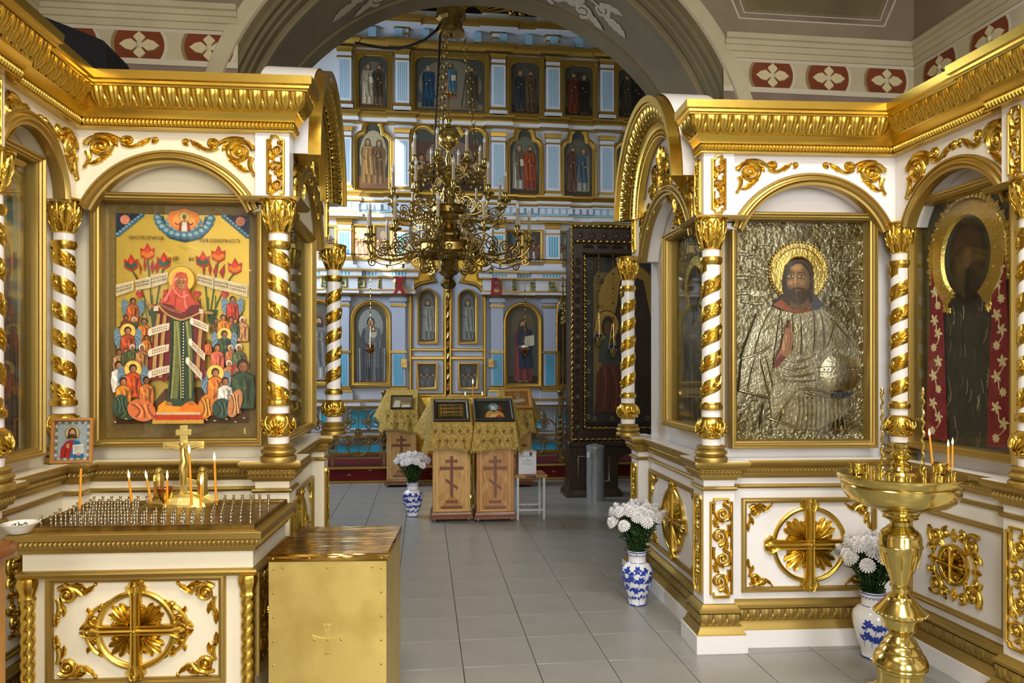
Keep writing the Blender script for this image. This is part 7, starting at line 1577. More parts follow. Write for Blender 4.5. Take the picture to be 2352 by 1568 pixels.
g = G(); g.prism([(.60, zb0 - .07), (.60, zb0 - .30)] + arc(KW / 2, zb0 - .30, KW / 2 - .60, pi, 0, 12, .14) + [(KW - .60, zb0 - .30), (KW - .60, zb0 - .07)], .0, .03); part('arched_apron', g, 'wood_dark', KS)
def art_case(w, h):
    a = Art(); B = (1345, 585, 1625, 983); a.rect(*B, (24, 20, 18)); a.rect(1352, 600, 1618, 975, (40, 38, 40)); a.rect(1372, 621, 1600, 958, (98, 82, 48)); 
    for k in range(6): a.ring(1357, 692 + 54 * k, 4, 5.5, (150, 134, 96), 0, 10)
    for k in range(4): a.ring(1375 + 52 * k, 966, 4, 5.5, (130, 116, 84), 0, 10)
    a.ell(1475, 690, 92, 92, (128, 104, 48)); a.ring(1475, 690, 90, 93, (70, 50, 26)); a.poly([(1440, 700), (1450, 640), (1480, 625), (1520, 640), (1540, 720), (1600, 800), (1600, 958), (1372, 958), (1385, 880), (1400, 820), (1420, 760)], (44, 30, 30))
    face(a, 1478, 690, 34, (70, 52, 38), (40, 28, 28), None, (40, 28, 28))
    a.ell(1411, 747, 36, 36, (142, 116, 56)); a.ring(1411, 747, 34, 37, (66, 46, 24)); a.ring(1411, 747, 24, 25, (66, 46, 24)); a.ell(1413, 750, 19, 26, (44, 32, 24)); a.ell(1415, 755, 13, 18, (72, 52, 36)); a.poly([(1385, 830), (1390, 780), (1412, 772), (1436, 782), (1450, 840), (1420, 850)], (50, 56, 54)); a.poly([(1380, 860), (1400, 835), (1450, 845), (1500, 880), (1490, 950), (1376, 950)], (72, 38, 30))
    for k in range(6): a.curve((1390 + 12 * k, 845), (1400 + 16 * k, 890), (1380 + 18 * k, 945), 3, (104, 60, 44) if k % 2 else (46, 26, 24))
    a.poly([(1345, 585), (1408, 585), (1345, 668)], (34, 26, 22)); a.ring(1360, 604, 8, 10, (84, 62, 40), 0, 14)
    a.p = [(q_, sh(c_, 1.45), m_) for q_, c_, m_ in a.p]
    me = a.mesh('icon_painting', B, w, h, step=1e-4)
    return me, [lambda q: art_letters(q, B, w, h, [('МР', 1393, 644, 22, 20), ('ІС ХС', 1392, 703, 12, 22)])]
z0c, z1c = KP(1340, 983)[1], KP(1340, 583)[1]
icon_at('case_icon', 'large dark icon of a veiled woman and a haloed child inside the carved case', T(p.x + KW / 2, p.y + .10, z0c + .01), KW - 2 * xi - .02, z1c - z0c - .02, art_case, 'glass', [(0, 0), (0, .03), (.012, .03), (.012, 0)], 'wood_dark', gy=.05, py=.004)
# hanging oil lamps
def oil_lamp(M_loc, ztop_, label, glassm='blue_glass', k=1.0, group='hanging oil lamps'):
    o = thing('oil_lamp', label, 'lamp', M_loc, group=group)
    g = G(); g.lathe([(.004, -.055 * k), (.012 * k, -.045 * k), (.006 * k, -.035 * k), (.024 * k, -.02 * k), (.046 * k, .005 * k), (.056 * k, .03 * k), (.048 * k, .042 * k), (.055 * k, .055 * k)], 20, mod=lambda a, t: .004 * cos(10 * a) * sin(pi * t)); part('bowl', g, 'brass', o)
    g = G(); g.lathe([(.035 * k, .03 * k), (.042 * k, .055 * k), (.046 * k, .085 * k), (.04 * k, .085 * k), (.036 * k, .05 * k)], 18); part('glass_cup', g, glassm, o)
    H = ztop_ - M_loc[2]
    for q in range(3): a = q * 2.1 + .5; g = G(); g.tube([(.054 * k * cos(a), .054 * k * sin(a), .05 * k), (.012 * cos(a), .012 * sin(a), min(.36, H * .5))], .003, 5); part('chain_strand', g, 'brass', o)
    g = G(); n = int((H - min(.36, H * .5)) / .03); z = min(.36, H * .5)
    g.lathe([(.003 + (.006 if i % 4 == 1 else 0) + (.009 if i % 12 == 5 else 0), z + (H - z) * i / (n * 2)) for i in range(n * 2 + 1)], 8); part('hanging_chain', g, 'brass', o); return o
for (px, py, lb) in ((1375, 784, 'left of the three brass oil lamps hanging before the dark icon case'), (1408, 810, 'middle of the three brass oil lamps hanging before the dark icon case'), (1443, 830, 'right of the three brass oil lamps hanging before the dark icon case')):
    q = on_y(px, py, p.y - .10); oil_lamp(tuple(q), KP(1340, 583)[1], lb); 
g = G(); g.box(xi - .02, KW - xi, -.12, -.02, KP(1340, 583)[1] - .005, KP(1340, 583)[1] + .02); part('lamp_bracket', g, 'wood_dark', KS)
for (px, py, gl, lb) in ((851, 807, 'amber_glass', 'oil lamp with amber glass hanging before the arched icon of the veiled woman'), (1206, 808, 'porcelain', 'oil lamp with pale glass hanging before the icon of the man with a book')):
    q = on_y(px, py, YI - .30); oil_lamp(tuple(q), zt(645), lb, gl, 1.25)
# ---- railing on the platform
YR = YS + .12
def rscroll(g, c, r, a0, t, d, rr=.011): g.tube([(c[0] + r * (1 - .86 * (i / 28) ** .8) * cos(a0 + d * 2 * pi * t * i / 28), 0, c[1] + r * (1 - .86 * (i / 28) ** .8) * sin(a0 + d * 2 * pi * t * i / 28)) for i in range(29)], rr, 6, flat=1.4)
def rail_panel():
    g = G(); b = .17
    for q in range(4):
        a = q * pi / 2; c = (b * 1.02 * cos(a), b * 1.05 * sin(a)); R_ = .175
        g.tube([(c[0] + R_ * cos(a + t), 0, c[1] + R_ * sin(a + t)) for t in [-2.05 + 4.1 * i / 26 for i in range(27)]], .013, 6)
        for s in (-1, 1): cc = (c[0] * .95 + .085 * cos(a + s * pi / 2), c[1] * .95 + .085 * sin(a + s * pi / 2)); rscroll(g, cc, .07, a + s * .2, 1.4, s)
        a2 = a + pi / 4; g.ball((.235 * cos(a2) * .98, 0, .235 * sin(a2) * .98), .024, 8, 6)
    for k in range(12): g.ball((.05 * cos(k * pi / 6), -.012, .05 * sin(k * pi / 6)), .018, 6, 5)
    g.ball((0, -.02, 0), .026, 10, 8); g.tube([(0, 0, -.30), (0, 0, .33)], .008, 6); g.tube([(-.31, 0, 0), (.31, 0, 0)], .008, 6)
    for s in (-1, 1): g.lathe([(.002, .33), (.018, .29), (.01, .26)], 6) if s > 0 else g.lathe([(.01, -.27), (.016, -.30), (.002, -.34)], 6)
    return g
rp = rail_panel().mesh('scroll_panel', 'iron_gilt')
def rail_post(x, h, par):
    o = link('post', None, par); o.location = (x, 0, 0); g = G(); n = 60
    vs = []
    for i in range(n + 1):
        z = h * i / n; tw = max(0, min(1, (z - h * .22) / (h * .5))) * 9
        for j in range(4): a = pi / 4 + j * pi / 2 + tw; vs.append((.028 * cos(a), .028 * sin(a), z))
    g.add(vs, [(i * 4 + j, i * 4 + (j + 1) % 4, (i + 1) * 4 + (j + 1) % 4, (i + 1) * 4 + j) for i in range(n) for j in range(4)]); part('twisted_bar', g, 'iron_gilt', o, smooth=60)
    g = G(); g.lathe([(.022, h), (.032, h + .01), (.02, h + .02)], 12); g.ball((0, 0, h + .055), .042, 14, 10); part('post_cap', g, 'iron_gilt', o)
def railing(pxs, label, frames):
    xs = [on_y(px, 1074, YR).x for px in pxs]; o = thing('railing', label, 'railing', (0, YR, ZS + .012), group='gilded iron railings')
    zt_, z0_ = on_y(pxs[0], 935, YR).z - ZS, .10; H = zt_ - z0_
    for x in xs: rail_post(x, .98, o)
    for (a, b) in frames:
        xa, xb = on_y(a, 1000, YR).x, on_y(b, 1000, YR).x; g = G(); g.rect(xa, xb, z0_, zt_, [(0, -.012), (0, .012), (.022, .012), (.022, -.012), (0, -.012)]); part('panel_frame', g, 'iron_gilt', o)
        k = min((xb - xa) / .70, H / .75); link('scroll_panel', rp, o, T((xa + xb) / 2, 0, (z0_ + zt_) / 2) @ Matrix.Diagonal((k, 1, k * 1.04, 1)))
    return o
railing((647, 764, 882), 'gilded iron railing with scroll panels left of the lecterns', [(652, 758), (770, 876)])
railing((1168, 1286, 1404), 'gilded iron railing with scroll panels between the lecterns and the dark icon case', [(1174, 1279), (1292, 1398)])
# processional banner frame beside the case
q = on_y(1293, 1040, YR + .18); bn = thing('processional_banner', 'gilded processional banner with pointed arch top beside the dark icon case', 'banner', (q.x, q.y, ZS))
zt_ = on_y(1293, 660, q.y).z - ZS; g = G(); g.lathe([(.10, 0), (.10, .02), (.03, .05), (.02, .1)], 16); g.tube([(0, 0, .05), (0, 0, zt_)], .014, 8); part('pole', g, 'brass_old', bn)
g = G(); P_ = [(-.11, zt_ - .95), (-.11, zt_ - .42), (-.09, zt_ - .26), (0, zt_ - .10), (.09, zt_ - .26), (.11, zt_ - .42), (.11, zt_ - .95)]; g.rail(P_, [(0, -.01), (0, .012), (.02, .018), (.03, .012), (.03, -.01)], -.02); part('arched_frame', g, 'brass_old', bn)
g = G(); 
for k in range(5): spiral(g, (0, zt_ - .24 - .07 * k), .045, k, 1.5, 1 if k % 2 else -1, .008, .012, y0=-.02, leaves=2)
part('filigree', g, 'brass', bn); g = G(); g.prism([(-.085, zt_ - .95), (-.085, zt_ - .42), (0, zt_ - .2), (.085, zt_ - .42), (.085, zt_ - .95)], -.01, .0); part('banner_panel', g, 'wood_dark', bn)
g = G(); g.lathe([(.01, zt_), (.03, zt_ + .02), (.012, zt_ + .05), (.02, zt_ + .07), (.004, zt_ + .1)], 10); g.box(-.004, .004, -.004, .004, zt_ + .1, zt_ + .2); g.box(-.035, .035, -.004, .004, zt_ + .14, zt_ + .15); part('finial_cross', g, 'brass', bn)
# ================================================================ front furniture
# ---- table with candle sockets
ZTB = .93
c1 = at_depth(598, 1220, 3.2); th = radians(-3.0); TW = 1.055
P1 = Vector((c1.x, c1.y)); P0 = P1 - Vector((cos(th), sin(th))) * TW
tB = Bay(tuple(P0), tuple(P1)); TD = .68                # local x 0..TW, y 0 (front edge) .. TD
TT = thing('candle_table', 'cream and gold carved memorial table with a brass tray of candle sockets', 'table', (P0.x, P0.y, 0), th)
ox = .055
def tp(name, g, mt, smooth=40, M=None): return part(name, g, mt, TT, M, smooth)
def ring_path(d): return [(d, TD - d), (d, d), (TW - d, d), (TW - d, TD - d)]
g = G(); g.sweep(ring_path(ox), [(0, .10), (0, ZTB - .16)], True); tp('body', g, 'cream_paint')
g = G(); g.sweep(ring_path(ox - .012), [(0, ZTB - .17), (0, ZTB - .09)], True); tp('apron', g, 'cream_paint')
g = G(); g.sweep(ring_path(ox - .012), [(0, ZTB - .20), (.016, ZTB - .195), (.022, ZTB - .18), (.012, ZTB - .168), (0, ZTB - .165)], True); tp('lower_moulding', g, 'gold_matt')
g = G(); g.sweep(ring_path(ox - .012), [(0, ZTB - .092), (.012, ZTB - .09), (.016, ZTB - .074), (.03, ZTB - .066), (.034, ZTB - .058), (.036, ZTB - .034), (.046, ZTB - .03), (.048, ZTB - .004), (.044, ZTB), (.0, ZTB)], True)
path_runs(ring_path(ox - .012) , .036, lambda n, w, pl: bead_run(g, n, w, pl, .034, ZTB - .060, ZTB - .034), .020); tp('top_moulding', g, 'gold_matt')
g = G(); g.box(.02, TW - .02, .02, TD - .02, ZTB - .004, ZTB + .002); tp('table_top', g, 'gold_matt')
g = G(); g.sweep(ring_path(.035)[::1] , [(0, ZTB), (0, ZTB + .022), (-.006, ZTB + .026), (-.012, ZTB + .022), (-.014, ZTB + .012)], True); g.box(.045, TW - .045, .045, TD - .045, ZTB + .006, ZTB + .0118); tp('brass_tray', g, 'brass_old')
# front panel
def tl(px, py, y=ox): return tB.loc(px, py, y)
x0, z1 = tl(107, 1322); x1, z0 = tl(520, 1565)
g = G(); g.rect(x0, x1, z0, z1, [(0, 0), (0, .012), (.006, .022), (.016, .024), (.022, .014), (.03, .012), (.032, 0)], ox); tp('panel_moulding', g, 'gold_matt')
g = G(); rr = .5 * (z1 - z0) * .80; g.merge(m_cross(rr * .84, rr * 1.12, True)); tp('cross_medallion', g, 'gold', M=T((x0 + x1) / 2, ox, (z0 + z1) / 2))
me = shared('corner_170', lambda: m_corner(.17), 'gold')
for sx in (1, -1):
    for sz in (1, -1): part('corner_carving', me, None, TT, T(x0 + .036 if sx > 0 else x1 - .036, ox, z1 - .036 if sz > 0 else z0 + .036) @ Matrix.Diagonal((sx, 1, sz, 1)))
# side panel carving
g = G(); g.rect(.10, TD - .10, z0, z1, [(0, 0), (0, .012), (.006, .022), (.016, .024), (.03, .012), (.032, 0)]); tp('panel_moulding', g, 'gold_matt', M=T(TW - ox, 0, 0) @ Matrix.Rotation(pi / 2, 4, 'Z'))
part('cross_medallion', MESH['openwork'] , None, TT, T(TW - ox, TD / 2, (z0 + z1) / 2) @ Matrix.Rotation(pi / 2, 4, 'Z'))
tc = G(); n = 130
vs = []; m = 14
for i in range(n + 1):
    z = .14 + .50 * i / n
    for j in range(m): a = 2 * pi * j / m; rr = .024 + .006 * abs(cos((a - z * 62) * 1.0)); vs.append((rr * cos(a), rr * sin(a), z))
tc.add(vs, [(i * m + j, i * m + (j + 1) % m, (i + 1) * m + (j + 1) % m, (i + 1) * m + j) for i in range(n) for j in range(m)])
tc.lathe([(.030, .64), (.034, .65), (.028, .66), (.030, .675), (.036, .69), (.042, .715), (.036, .735)], 18, mod=lambda a, t: .003 * cos(8 * a)); tc.lathe([(.036, .09), (.040, .10), (.034, .115), (.040, .125), (.032, .14)], 18)
tcm = tc.mesh('corner_column', 'gold')
for (x, y) in ((ox + .01, ox - .012), (TW - ox - .01, ox - .012), (TW - ox - .01, TD - ox)): part('corner_column', tcm, None, TT, T(x, y, 0))
g = G(); g.sweep(ring_path(ox), [(0, 0), (.03, 0), (.03, .07), (.012, .085), (.006, .10), (0, .11)], True); tp('table_plinth', g, 'cream_paint')
# candle sockets
sk = G(); sk.lathe([(.0075, 0), (.0075, .004), (.0048, .006), (.0045, .014), (.0058, .017), (.0045, .020), (.0045, .030), (.0062, .033), (.0050, .036), (.0050, .044), (.0085, .050), (.0080, .0505), (.0035, .046)], 10); skm = sk.mesh('candle_socket', 'steel')
cnt = 0
for r in range(7):
    for c in range(21):
        x = .09 + (TW - .18) * (c + .5 * (r % 2)) / 20.5; y = .095 + r * .078
        if r >= 3 and .36 < x < .72: continue
        if x > TW - .08: continue
        link('candle_socket', skm, TT, T(x, y, ZTB + .012)); cnt += 1
TM = T(P0.x, P0.y, 0) @ Matrix.Rotation(th, 4, 'Z')
def on_tray(px, py): q = on_floor(px, py, ZTB + .013); return q
# crucifix on a rocky mount
q = on_tray(406, 1166); q.y += .06
cr = thing('crucifix_stand', 'brass crucifix on a rocky mount with two small standing figures on the candle tray', 'crucifix', (q.x, q.y, ZTB + .012)); s = q.y / 1.0
kk = 3.75 / F
g = G(); random.seed(11)
nb = 16; rows = [(.185, 0), (.17, .018), (.135, .045), (.08, .062), (.035, .07)]
vs = []
for (r_, z_) in rows:
    for i in range(nb): a = 2 * pi * i / nb; e = random.uniform(.86, 1.1); vs.append((r_ * e * cos(a), r_ * .36 * e * sin(a), z_ + (random.uniform(-.006, .006) if z_ else 0)))
g.add(vs, [(j * nb + i, j * nb + (i + 1) % nb, (j + 1) * nb + (i + 1) % nb, (j + 1) * nb + i) for j in range(len(rows) - 1) for i in range(nb)] + [tuple(4 * nb + i for i in range(nb))]); part('rocky_mount', g, 'brass_cast', cr, smooth=5)
def cbar(name, x0_, x1_, z0_, z1_, tilt=0, th_=.006): g = G(); g.box(x0_, x1_, -th_, th_, z0_, z1_, b=.002); return part(name, g, 'brass_cast', cr, T(.015, 0, 0) @ Matrix.Rotation(tilt, 4, 'Y'))
cbar('cross_post', -.019, .019, .05, .405); cbar('cross_bar', -.10, .10, .285, .325, 0, .0072); cbar('title_board', -.038, .038, .355, .385, 0, .0080); cbar('footrest', -.034, .034, .115, .14, .25, .0085)
g = G(); g.tube([(0, 0, .11), (.003, -.004, .15), (-.004, -.006, .19), (.006, -.006, .225), (0, -.004, .262), (0, -.004, .292)], lambda t: .010 + .007 * sin(pi * min(1, t * 1.2)) , 8); g.ball((-.003, -.008, .312), .015, 10, 8)
for sx in (-1, 1): g.tube([(sx * .012, -.004, .285), (sx * .05, -.006, .296), (sx * .088, -.006, .306)], lambda t: .008 - .003 * t, 6)
for sx in (-1, 1): g.tube([(sx * .006, -.004, .20), (sx * .009, -.010, .165), (sx * .003, -.006, .12)], lambda t: .008 - .003 * t, 6)
g.lathe([(.012, .185), (.019, .20), (.020, .215), (.014, .228)], 10); part('figure', g, 'brass_cast', cr, T(.015, -.012, 0))
for sx in (-1, 1):
    g = G(); g.lathe([(.020, .05), (.024, .06), (.022, .10), (.024, .135), (.022, .155), (.010, .168)], 12, mod=lambda a, t: .0025 * cos(7 * a)); g.ball((0, -.003, .180), .013, 10, 8); g.lathe([(.021, .0), (.012, .012), (.002, .016)], 10, (0, 0, .18)); g.tube([(-.02, 0, .15), (-.012, -.022, .125), (.006, -.024, .135)], .006, 6); part('standing_figure', g, 'brass_cast', cr, T(sx * .105, .0, 0))
q2 = on_tray(384, 1163); lp = thing('votive_cup', 'small amber glass votive cup in front of the crucifix', 'cup', (q2.x - .0, q2.y - .03, ZTB + .012)); g = G(); g.lathe([(.022, 0), (.018, .006), (.010, .02), (.016, .035), (.030, .05), (.036, .075), (.040, .10)], 20); part('bowl', g, 'brass', lp); g = G(); g.lathe([(.034, .07), (.042, .10), (.040, .103), (.034, .08)], 20, cap=False); part('glass_rim', g, 'amber_glass', lp)
for (px, py0, py1, dx, lb) in ((302, 1108, 1160, -5, 'short lit candle, leftmost of the lit candles on the tray'), (347, 1108, 1160, -9, 'short lit candle leaning beside the left figure of the crucifix'), (384, 1110, 1168, 0, 'lit candle standing before the amber votive cup'), (440, 1050, 1168, -5, 'tall lit candle just right of the crucifix'), (461, 1122, 1172, 1, 'short lit candle at the foot of the right small figure'), (497, 1068, 1168, -4, 'tall lit candle, rightmost on the tray'), (183, 1085, 1184, 3, 'tall unlit candle near the left end of the tray')):
    b_ = on_tray(px, py1 + 4); D_ = b_.x * SA + b_.y * CA; b_.z += .026; candle(tuple(b_), (py1 - py0) * D_ / F, .0062, lb, (0, dx * D_ / F / ((py1 - py0) * D_ / F)), px != 183)
# ---- brass covered box
ZX = .82; c = on_floor(617, 1275, ZX); e = on_floor(890, 1275, ZX); bk = on_floor(890, 1210, ZX)
ang = atan2(e.y - c.y, e.x - c.x) + radians(2.0); BW = (e - c).length * .985; BD = .55
bx = thing('brass_box', 'tall brass-sheathed collection box with a riveted cross in the foreground', 'box', (c.x, c.y, 0), ang)
g = G(); nx_, nz_ = 12, 16; vs = []; random.seed(2)
for j in range(nz_ + 1):
    for i in range(nx_ + 1): vs.append((BW * i / nx_, random.uniform(-.0012, .0012), ZX * j / nz_))
g.add(vs, [(j * (nx_ + 1) + i, j * (nx_ + 1) + i + 1, (j + 1) * (nx_ + 1) + i + 1, (j + 1) * (nx_ + 1) + i) for j in range(nz_) for i in range(nx_)]); part('front_sheet', g, 'brass_sheet', bx, smooth=180)
g = G(); g.box(.002, BW - .002, .002, BD, 0, ZX - .001); part('body', g, 'brass_sheet', bx)
g = G(); vs = []
for j in range(13):
    for i in range(13): vs.append((-.004 + (BW + .008) * i / 12, -.004 + (BD + .008) * j / 12, ZX + .004 + random.uniform(-.0022, .0022)))
g.add(vs, [(j * 13 + i, j * 13 + i + 1, (j + 1) * 13 + i + 1, (j + 1) * 13 + i) for j in range(12) for i in range(12)]); g.box(-.005, BW + .005, -.0055, -.002, ZX - .028, ZX + .005); g.box(BW + .002, BW + .006, -.005, BD, ZX - .028, ZX + .005); part('top_sheet', g, 'brass_top', bx, smooth=120)
rv = G(); rv.dome(0, 0, .006, .004, 0, 8); rvm = rv.mesh('rivet', 'brass')
for k in range(4): link('rivet', rvm, bx, T(.02 + (BW - .04) * k / 3, -.006, ZX - .014))
for k in range(3): link('rivet', rvm, bx, T(.06 + (BW - .12) * k / 2, -.001, ZX - .055))
for k in range(7):
    for x in (.022, BW - .022): link('rivet', rvm, bx, T(x, -.001, ZX - .06 - .105 * k))
    link('rivet', rvm, bx, T(BW + .001, .03, ZX - .05 - .1 * k) @ Matrix.Rotation(pi / 2, 4, 'Z'))
cxp, czp = .5 * BW, 0; q = Bay((c.x, c.y), (c.x + BW * cos(ang), c.y + BW * sin(ang))).loc(753, 1468, 0)
g = G(); arm = .068
for k in range(4): a = k * pi / 2; P_ = [(.006, .006), (arm * .55, .010), (arm, .020), (arm, -.020), (arm * .55, -.010), (.007, -.006)]; g.prism([(u * cos(a) - v * sin(a), u * sin(a) + v * cos(a)) for u, v in P_], -.003, .0)
g.box(-.009, .009, -.0031, 0, -.009, .009); cx2 = part('sheet_cross', g, 'brass_sheet', bx, T(q[0], -.0005, q[1]))
for (u, v) in ((0, 0), (.058, 0), (-.058, 0), (0, .058), (0, -.058)): part('cross_rivet', rvm, None, cx2, T(u, -.003, v))
for o_ in [o_ for o_ in bx.children if o_.name.startswith('cross_rivet')]: pass
# ---- wooden stand at the left edge, with an enamel bowl
ZW = 1.05; c = on_floor(47, 1243, ZW)
ws = thing('wooden_stand', 'brown wooden stand with a rounded top cut by the left edge', 'stand', (c.x - .21, c.y - .14, 0), 0)
g = G(); pr = [(-.20, .19), (-.20, -.19), (.14, -.19), (.19, -.16), (.21, -.10), (.21, .10), (.19, .16), (.14, .19)]
g.sweep(pr, [(-.012, ZW), (0, ZW - .012), (.002, ZW - .03), (-.008, ZW - .045)], True); g.add([(x_ * .94, y_ * .94, ZW) for x_, y_ in pr], [tuple(range(len(pr)))]); part('top', g, 'wood_red', ws)
g = G(); g.box(-.17, .155, -.16, .16, .02, ZW - .045, b=.006); part('body', g, 'wood_mid', ws); g = G(); g.box(-.19, .175, -.18, .18, 0, .06, b=.006); part('base', g, 'wood_red', ws)
q = on_floor(40, 1226, ZTB + .002); bw = thing('enamel_bowl', 'white enamel bowl with burnt wicks on the left corner of the candle table', 'bowl', (q.x, q.y + .02, ZTB + .002))
g = G(); g.lathe([(.035, 0), (.045, .004), (.060, .030), (.072, .040), (.075, .043), (.070, .044), (.055, .030), (.040, .010), (.001, .008)], 28); part('bowl', g, 'enamel', bw); random.seed(4)
g = G()
for k in range(22): a = random.uniform(0, 6.3); r_ = random.uniform(0, .035); b_ = random.uniform(0, 6.3); g.tube([(r_ * cos(a), r_ * sin(a), .014 + .001 * k), (r_ * cos(a) + .02 * cos(b_), r_ * sin(a) + .02 * sin(b_), .020 + .001 * k)], .0018, 5)
o_ = part('burnt_wicks', g, 'black', bw); o_['kind'] = 'stuff'
# ---- loudspeaker on the left cornice
q = lW.M @ Vector((LW2 - .45, .12, 3.16)); sp_ = thing('loudspeaker', 'black loudspeaker lying on top of the left shrine cornice', 'loudspeaker', (-2.02, 3.98, ZK2 + .264), radians(0))
g = G(); A_ = on_y(255, 176, 4.30); 
pl = [(-.60, 0), (-.60, .34), (-.30, .30), (.205, .075), (.225, .05), (.225, .0)]
X0 = on_y(243, 150, 4.15).x; g.prism([(x - .225, z) for x, z in [(-.62, 0), (-.62, .49), (-.50, .47), (.17, .225), (.215, .205), (.225, .18), (.225, .0)]], -.12, .2); part('cabinet', g, 'speaker', sp_)
sp_.location = (X0, 4.27, ZK2 + .262)
g = G(); g.lathe([(.012, 0), (.012, .006), (.004, .010)], 12); part('screw_knob', g, 'black', sp_, T(-.03, -.12, .05) @ Matrix.Rotation(pi / 2, 4, 'X'))
g = G(); g.box(-.56, -.12, -.123, -.119, .03, .12); part('grille', g, 'black', sp_)
g = G(); g.box(-3.0, -.6, 0, .8, -.02, 0); part('roof_board', (lambda h: (h.box(-2.6, -.75, 4.22, 5.7, ZK2 + .245, ZK2 + .258), h)[1])(G()), 'cream_paint', SL); part('roof_board', (lambda h: (h.box(1.70, 3.4, 4.2, 5.7, ZK + .245, ZK + .258), h)[1])(G()), 'white_paint', SR)
# ---- brass floor candelabrum
DS = 3.6; ks = DS / F; p = at_depth(2068, 1100, DS)
FC = thing('candle_stand', 'polished brass floor candle stand with a wide dish in the right corner', 'candle stand', (p.x, p.y, 0))
def sz(py): return EYE + (HZ - py) * ks
def cy(c): return 960 + c / 2.347
prof = [(300, 133), (306, 136), (322, 135), (345, 128), (352, 124), (360, 126), (395, 123), (430, 115), (455, 102), (470, 84), (482, 60), (488, 55), (492, 46), (500, 46), (505, 42), (528, 36), (534, 38), (540, 32), (556, 22), (575, 22), (583, 28), (592, 30), (600, 36), (615, 42), (640, 45), (678, 45.5), (686, 48), (692, 47), (698, 44.5), (740, 41), (790, 34), (840, 26), (880, 21), (893, 20), (897, 23), (905, 22), (912, 19), (935, 18), (948, 24), (955, 28), (965, 29), (985, 36), (1005, 44), (1025, 51), (1034, 55), (1052, 55), (1058, 50), (1070, 42), (1082, 40), (1105, 39), (1122, 38), (1135, 32), (1150, 26), (1165, 24), (1178, 28), (1190, 33), (1205, 36), (1212, 35), (1222, 40), (1245, 45), (1252, 44), (1270, 52), (1300, 58), (1312, 59), (1322, 57), (1328, 58), (1336, 54), (1352, 53), (1358, 50), (1400, 49), (1430, 49), (1450, 56), (1470, 70), (1490, 85), (1520, 92), (1540, 94)]
g = G(); g.lathe([(r * ks, max(0, sz(cy(c)))) for c, r in prof[::-1] if True][0:], 56, cap=True); 
zmin = min(v[2] for v in g.v); g.v = [(x, y, max(0, (z - zmin) * (sz(cy(300))) / (sz(cy(300)) - zmin) if z < sz(cy(1400)) else z)) for x, y, z in g.v]; part('stem_and_dish', g, 'brass', FC, smooth=35)
def flute(c0, c1, r): return None
zd = sz(cy(300))
g = G(); g.lathe([(134 * ks, zd), (128 * ks, zd - .004), (120 * ks, zd - .012), (40 * ks, zd - .006), (34 * ks, zd + .012), (22 * ks, zd + .02), (18 * ks, zd + .035), (22 * ks, zd + .05), (14 * ks, zd + .065), (20 * ks, zd + .08), (22 * ks, zd + .095), (15 * ks, zd + .11), (15 * ks, zd + .125), (17 * ks, zd + .13), (17 * ks, zd + .146), (12 * ks, zd + .148)], 40, cap=False); part('inner_dish', g, 'brass', FC, smooth=35)
for k in range(22):
    a = 2 * pi * k / 22; r_ = 108 * ks; g = G(); g.lathe([(.008, 0), (.006, .006), (.005, .02), (.0085, .028), (.0085, .032), (.005, .03)], 10); part('candle_socket', g, 'brass', FC, T(r_ * cos(a), r_ * sin(a), zd - .010))
for k in range(14):
    a = 2 * pi * (k + .5) / 14; r_ = 78 * ks; part('candle_socket', (lambda g: (g.lathe([(.008, 0), (.006, .006), (.005, .02), (.0085, .028), (.0085, .032), (.005, .03)], 10), g)[1])(G()), 'brass', FC, T(r_ * cos(a), r_ * sin(a), zd - .009))
for px in (1970, 2158):
    q = at_depth(px, 1080, DS); g = G(); g.lathe([(.012, zd - .01), (.014, zd), (.030, zd + .004), (.034, zd + .01), (.032, zd + .035), (.035, zd + .045), (.040, zd + .05), (.038, zd + .053), (.026, zd + .045)], 24); part('large_socket', g, 'brass', FC, T(q.x - p.x, q.y - p.y, 0))
for px in (2026, 2120):
    q = at_depth(px, 1080, DS); g = G(); zt2 = sz(905); n = 60
    g.tube([(.004 * cos(i * .8), .004 * sin(i * .8), zd - .01 + (zt2 - zd + .01) * i / n) for i in range(n + 1)], .0058, 7); g.lathe([(.006, 0), (.012, .006), (.006, .014), (.010, .022), (.003, .034)], 10, (0, 0, zt2)); part('twisted_rod', g, 'brass', FC, T(q.x - p.x, q.y - p.y, 0))
for k in range(30): a = 2 * pi * k / 30; g = G(); g.ball((0, 0, 0), .0065, 8, 6); part('bead', g, 'brass', FC, T(55 * ks * cos(a), 55 * ks * sin(a), sz(cy(1043))))
for k in range(8): a = 2 * pi * k / 8 + .25; g = G(); z0_, z1_ = sz(cy(800)), sz(cy(720)); g.tube([(34 * ks * 1.01, 0, z0_), (38.5 * ks * 1.005, 0, (z0_ + z1_) / 2), (42.2 * ks, 0, z1_)], .006, 6); part('flute_boss', g, 'brass', FC, Matrix.Rotation(a, 4, 'Z'))
for (px, py0, py1, dx, lb) in ((2142, 1018, 1082, -7, 'lit candle leaning in the brass stand, leftmost of its three'), (2178, 1042, 1094, 0, 'lit candle in the brass stand, middle of its three'), (2187, 1040, 1094, 1, 'lit candle in the brass stand, rightmost of its three')):
    b_ = at_depth(px, py1, DS + (.0 if px < 2180 else .05)); b_.z = zd + (.046 if px == 2142 else .018); candle(tuple(b_), (py1 - py0) * ks, .0050, lb, (0, dx * ks / ((py1 - py0) * ks)))
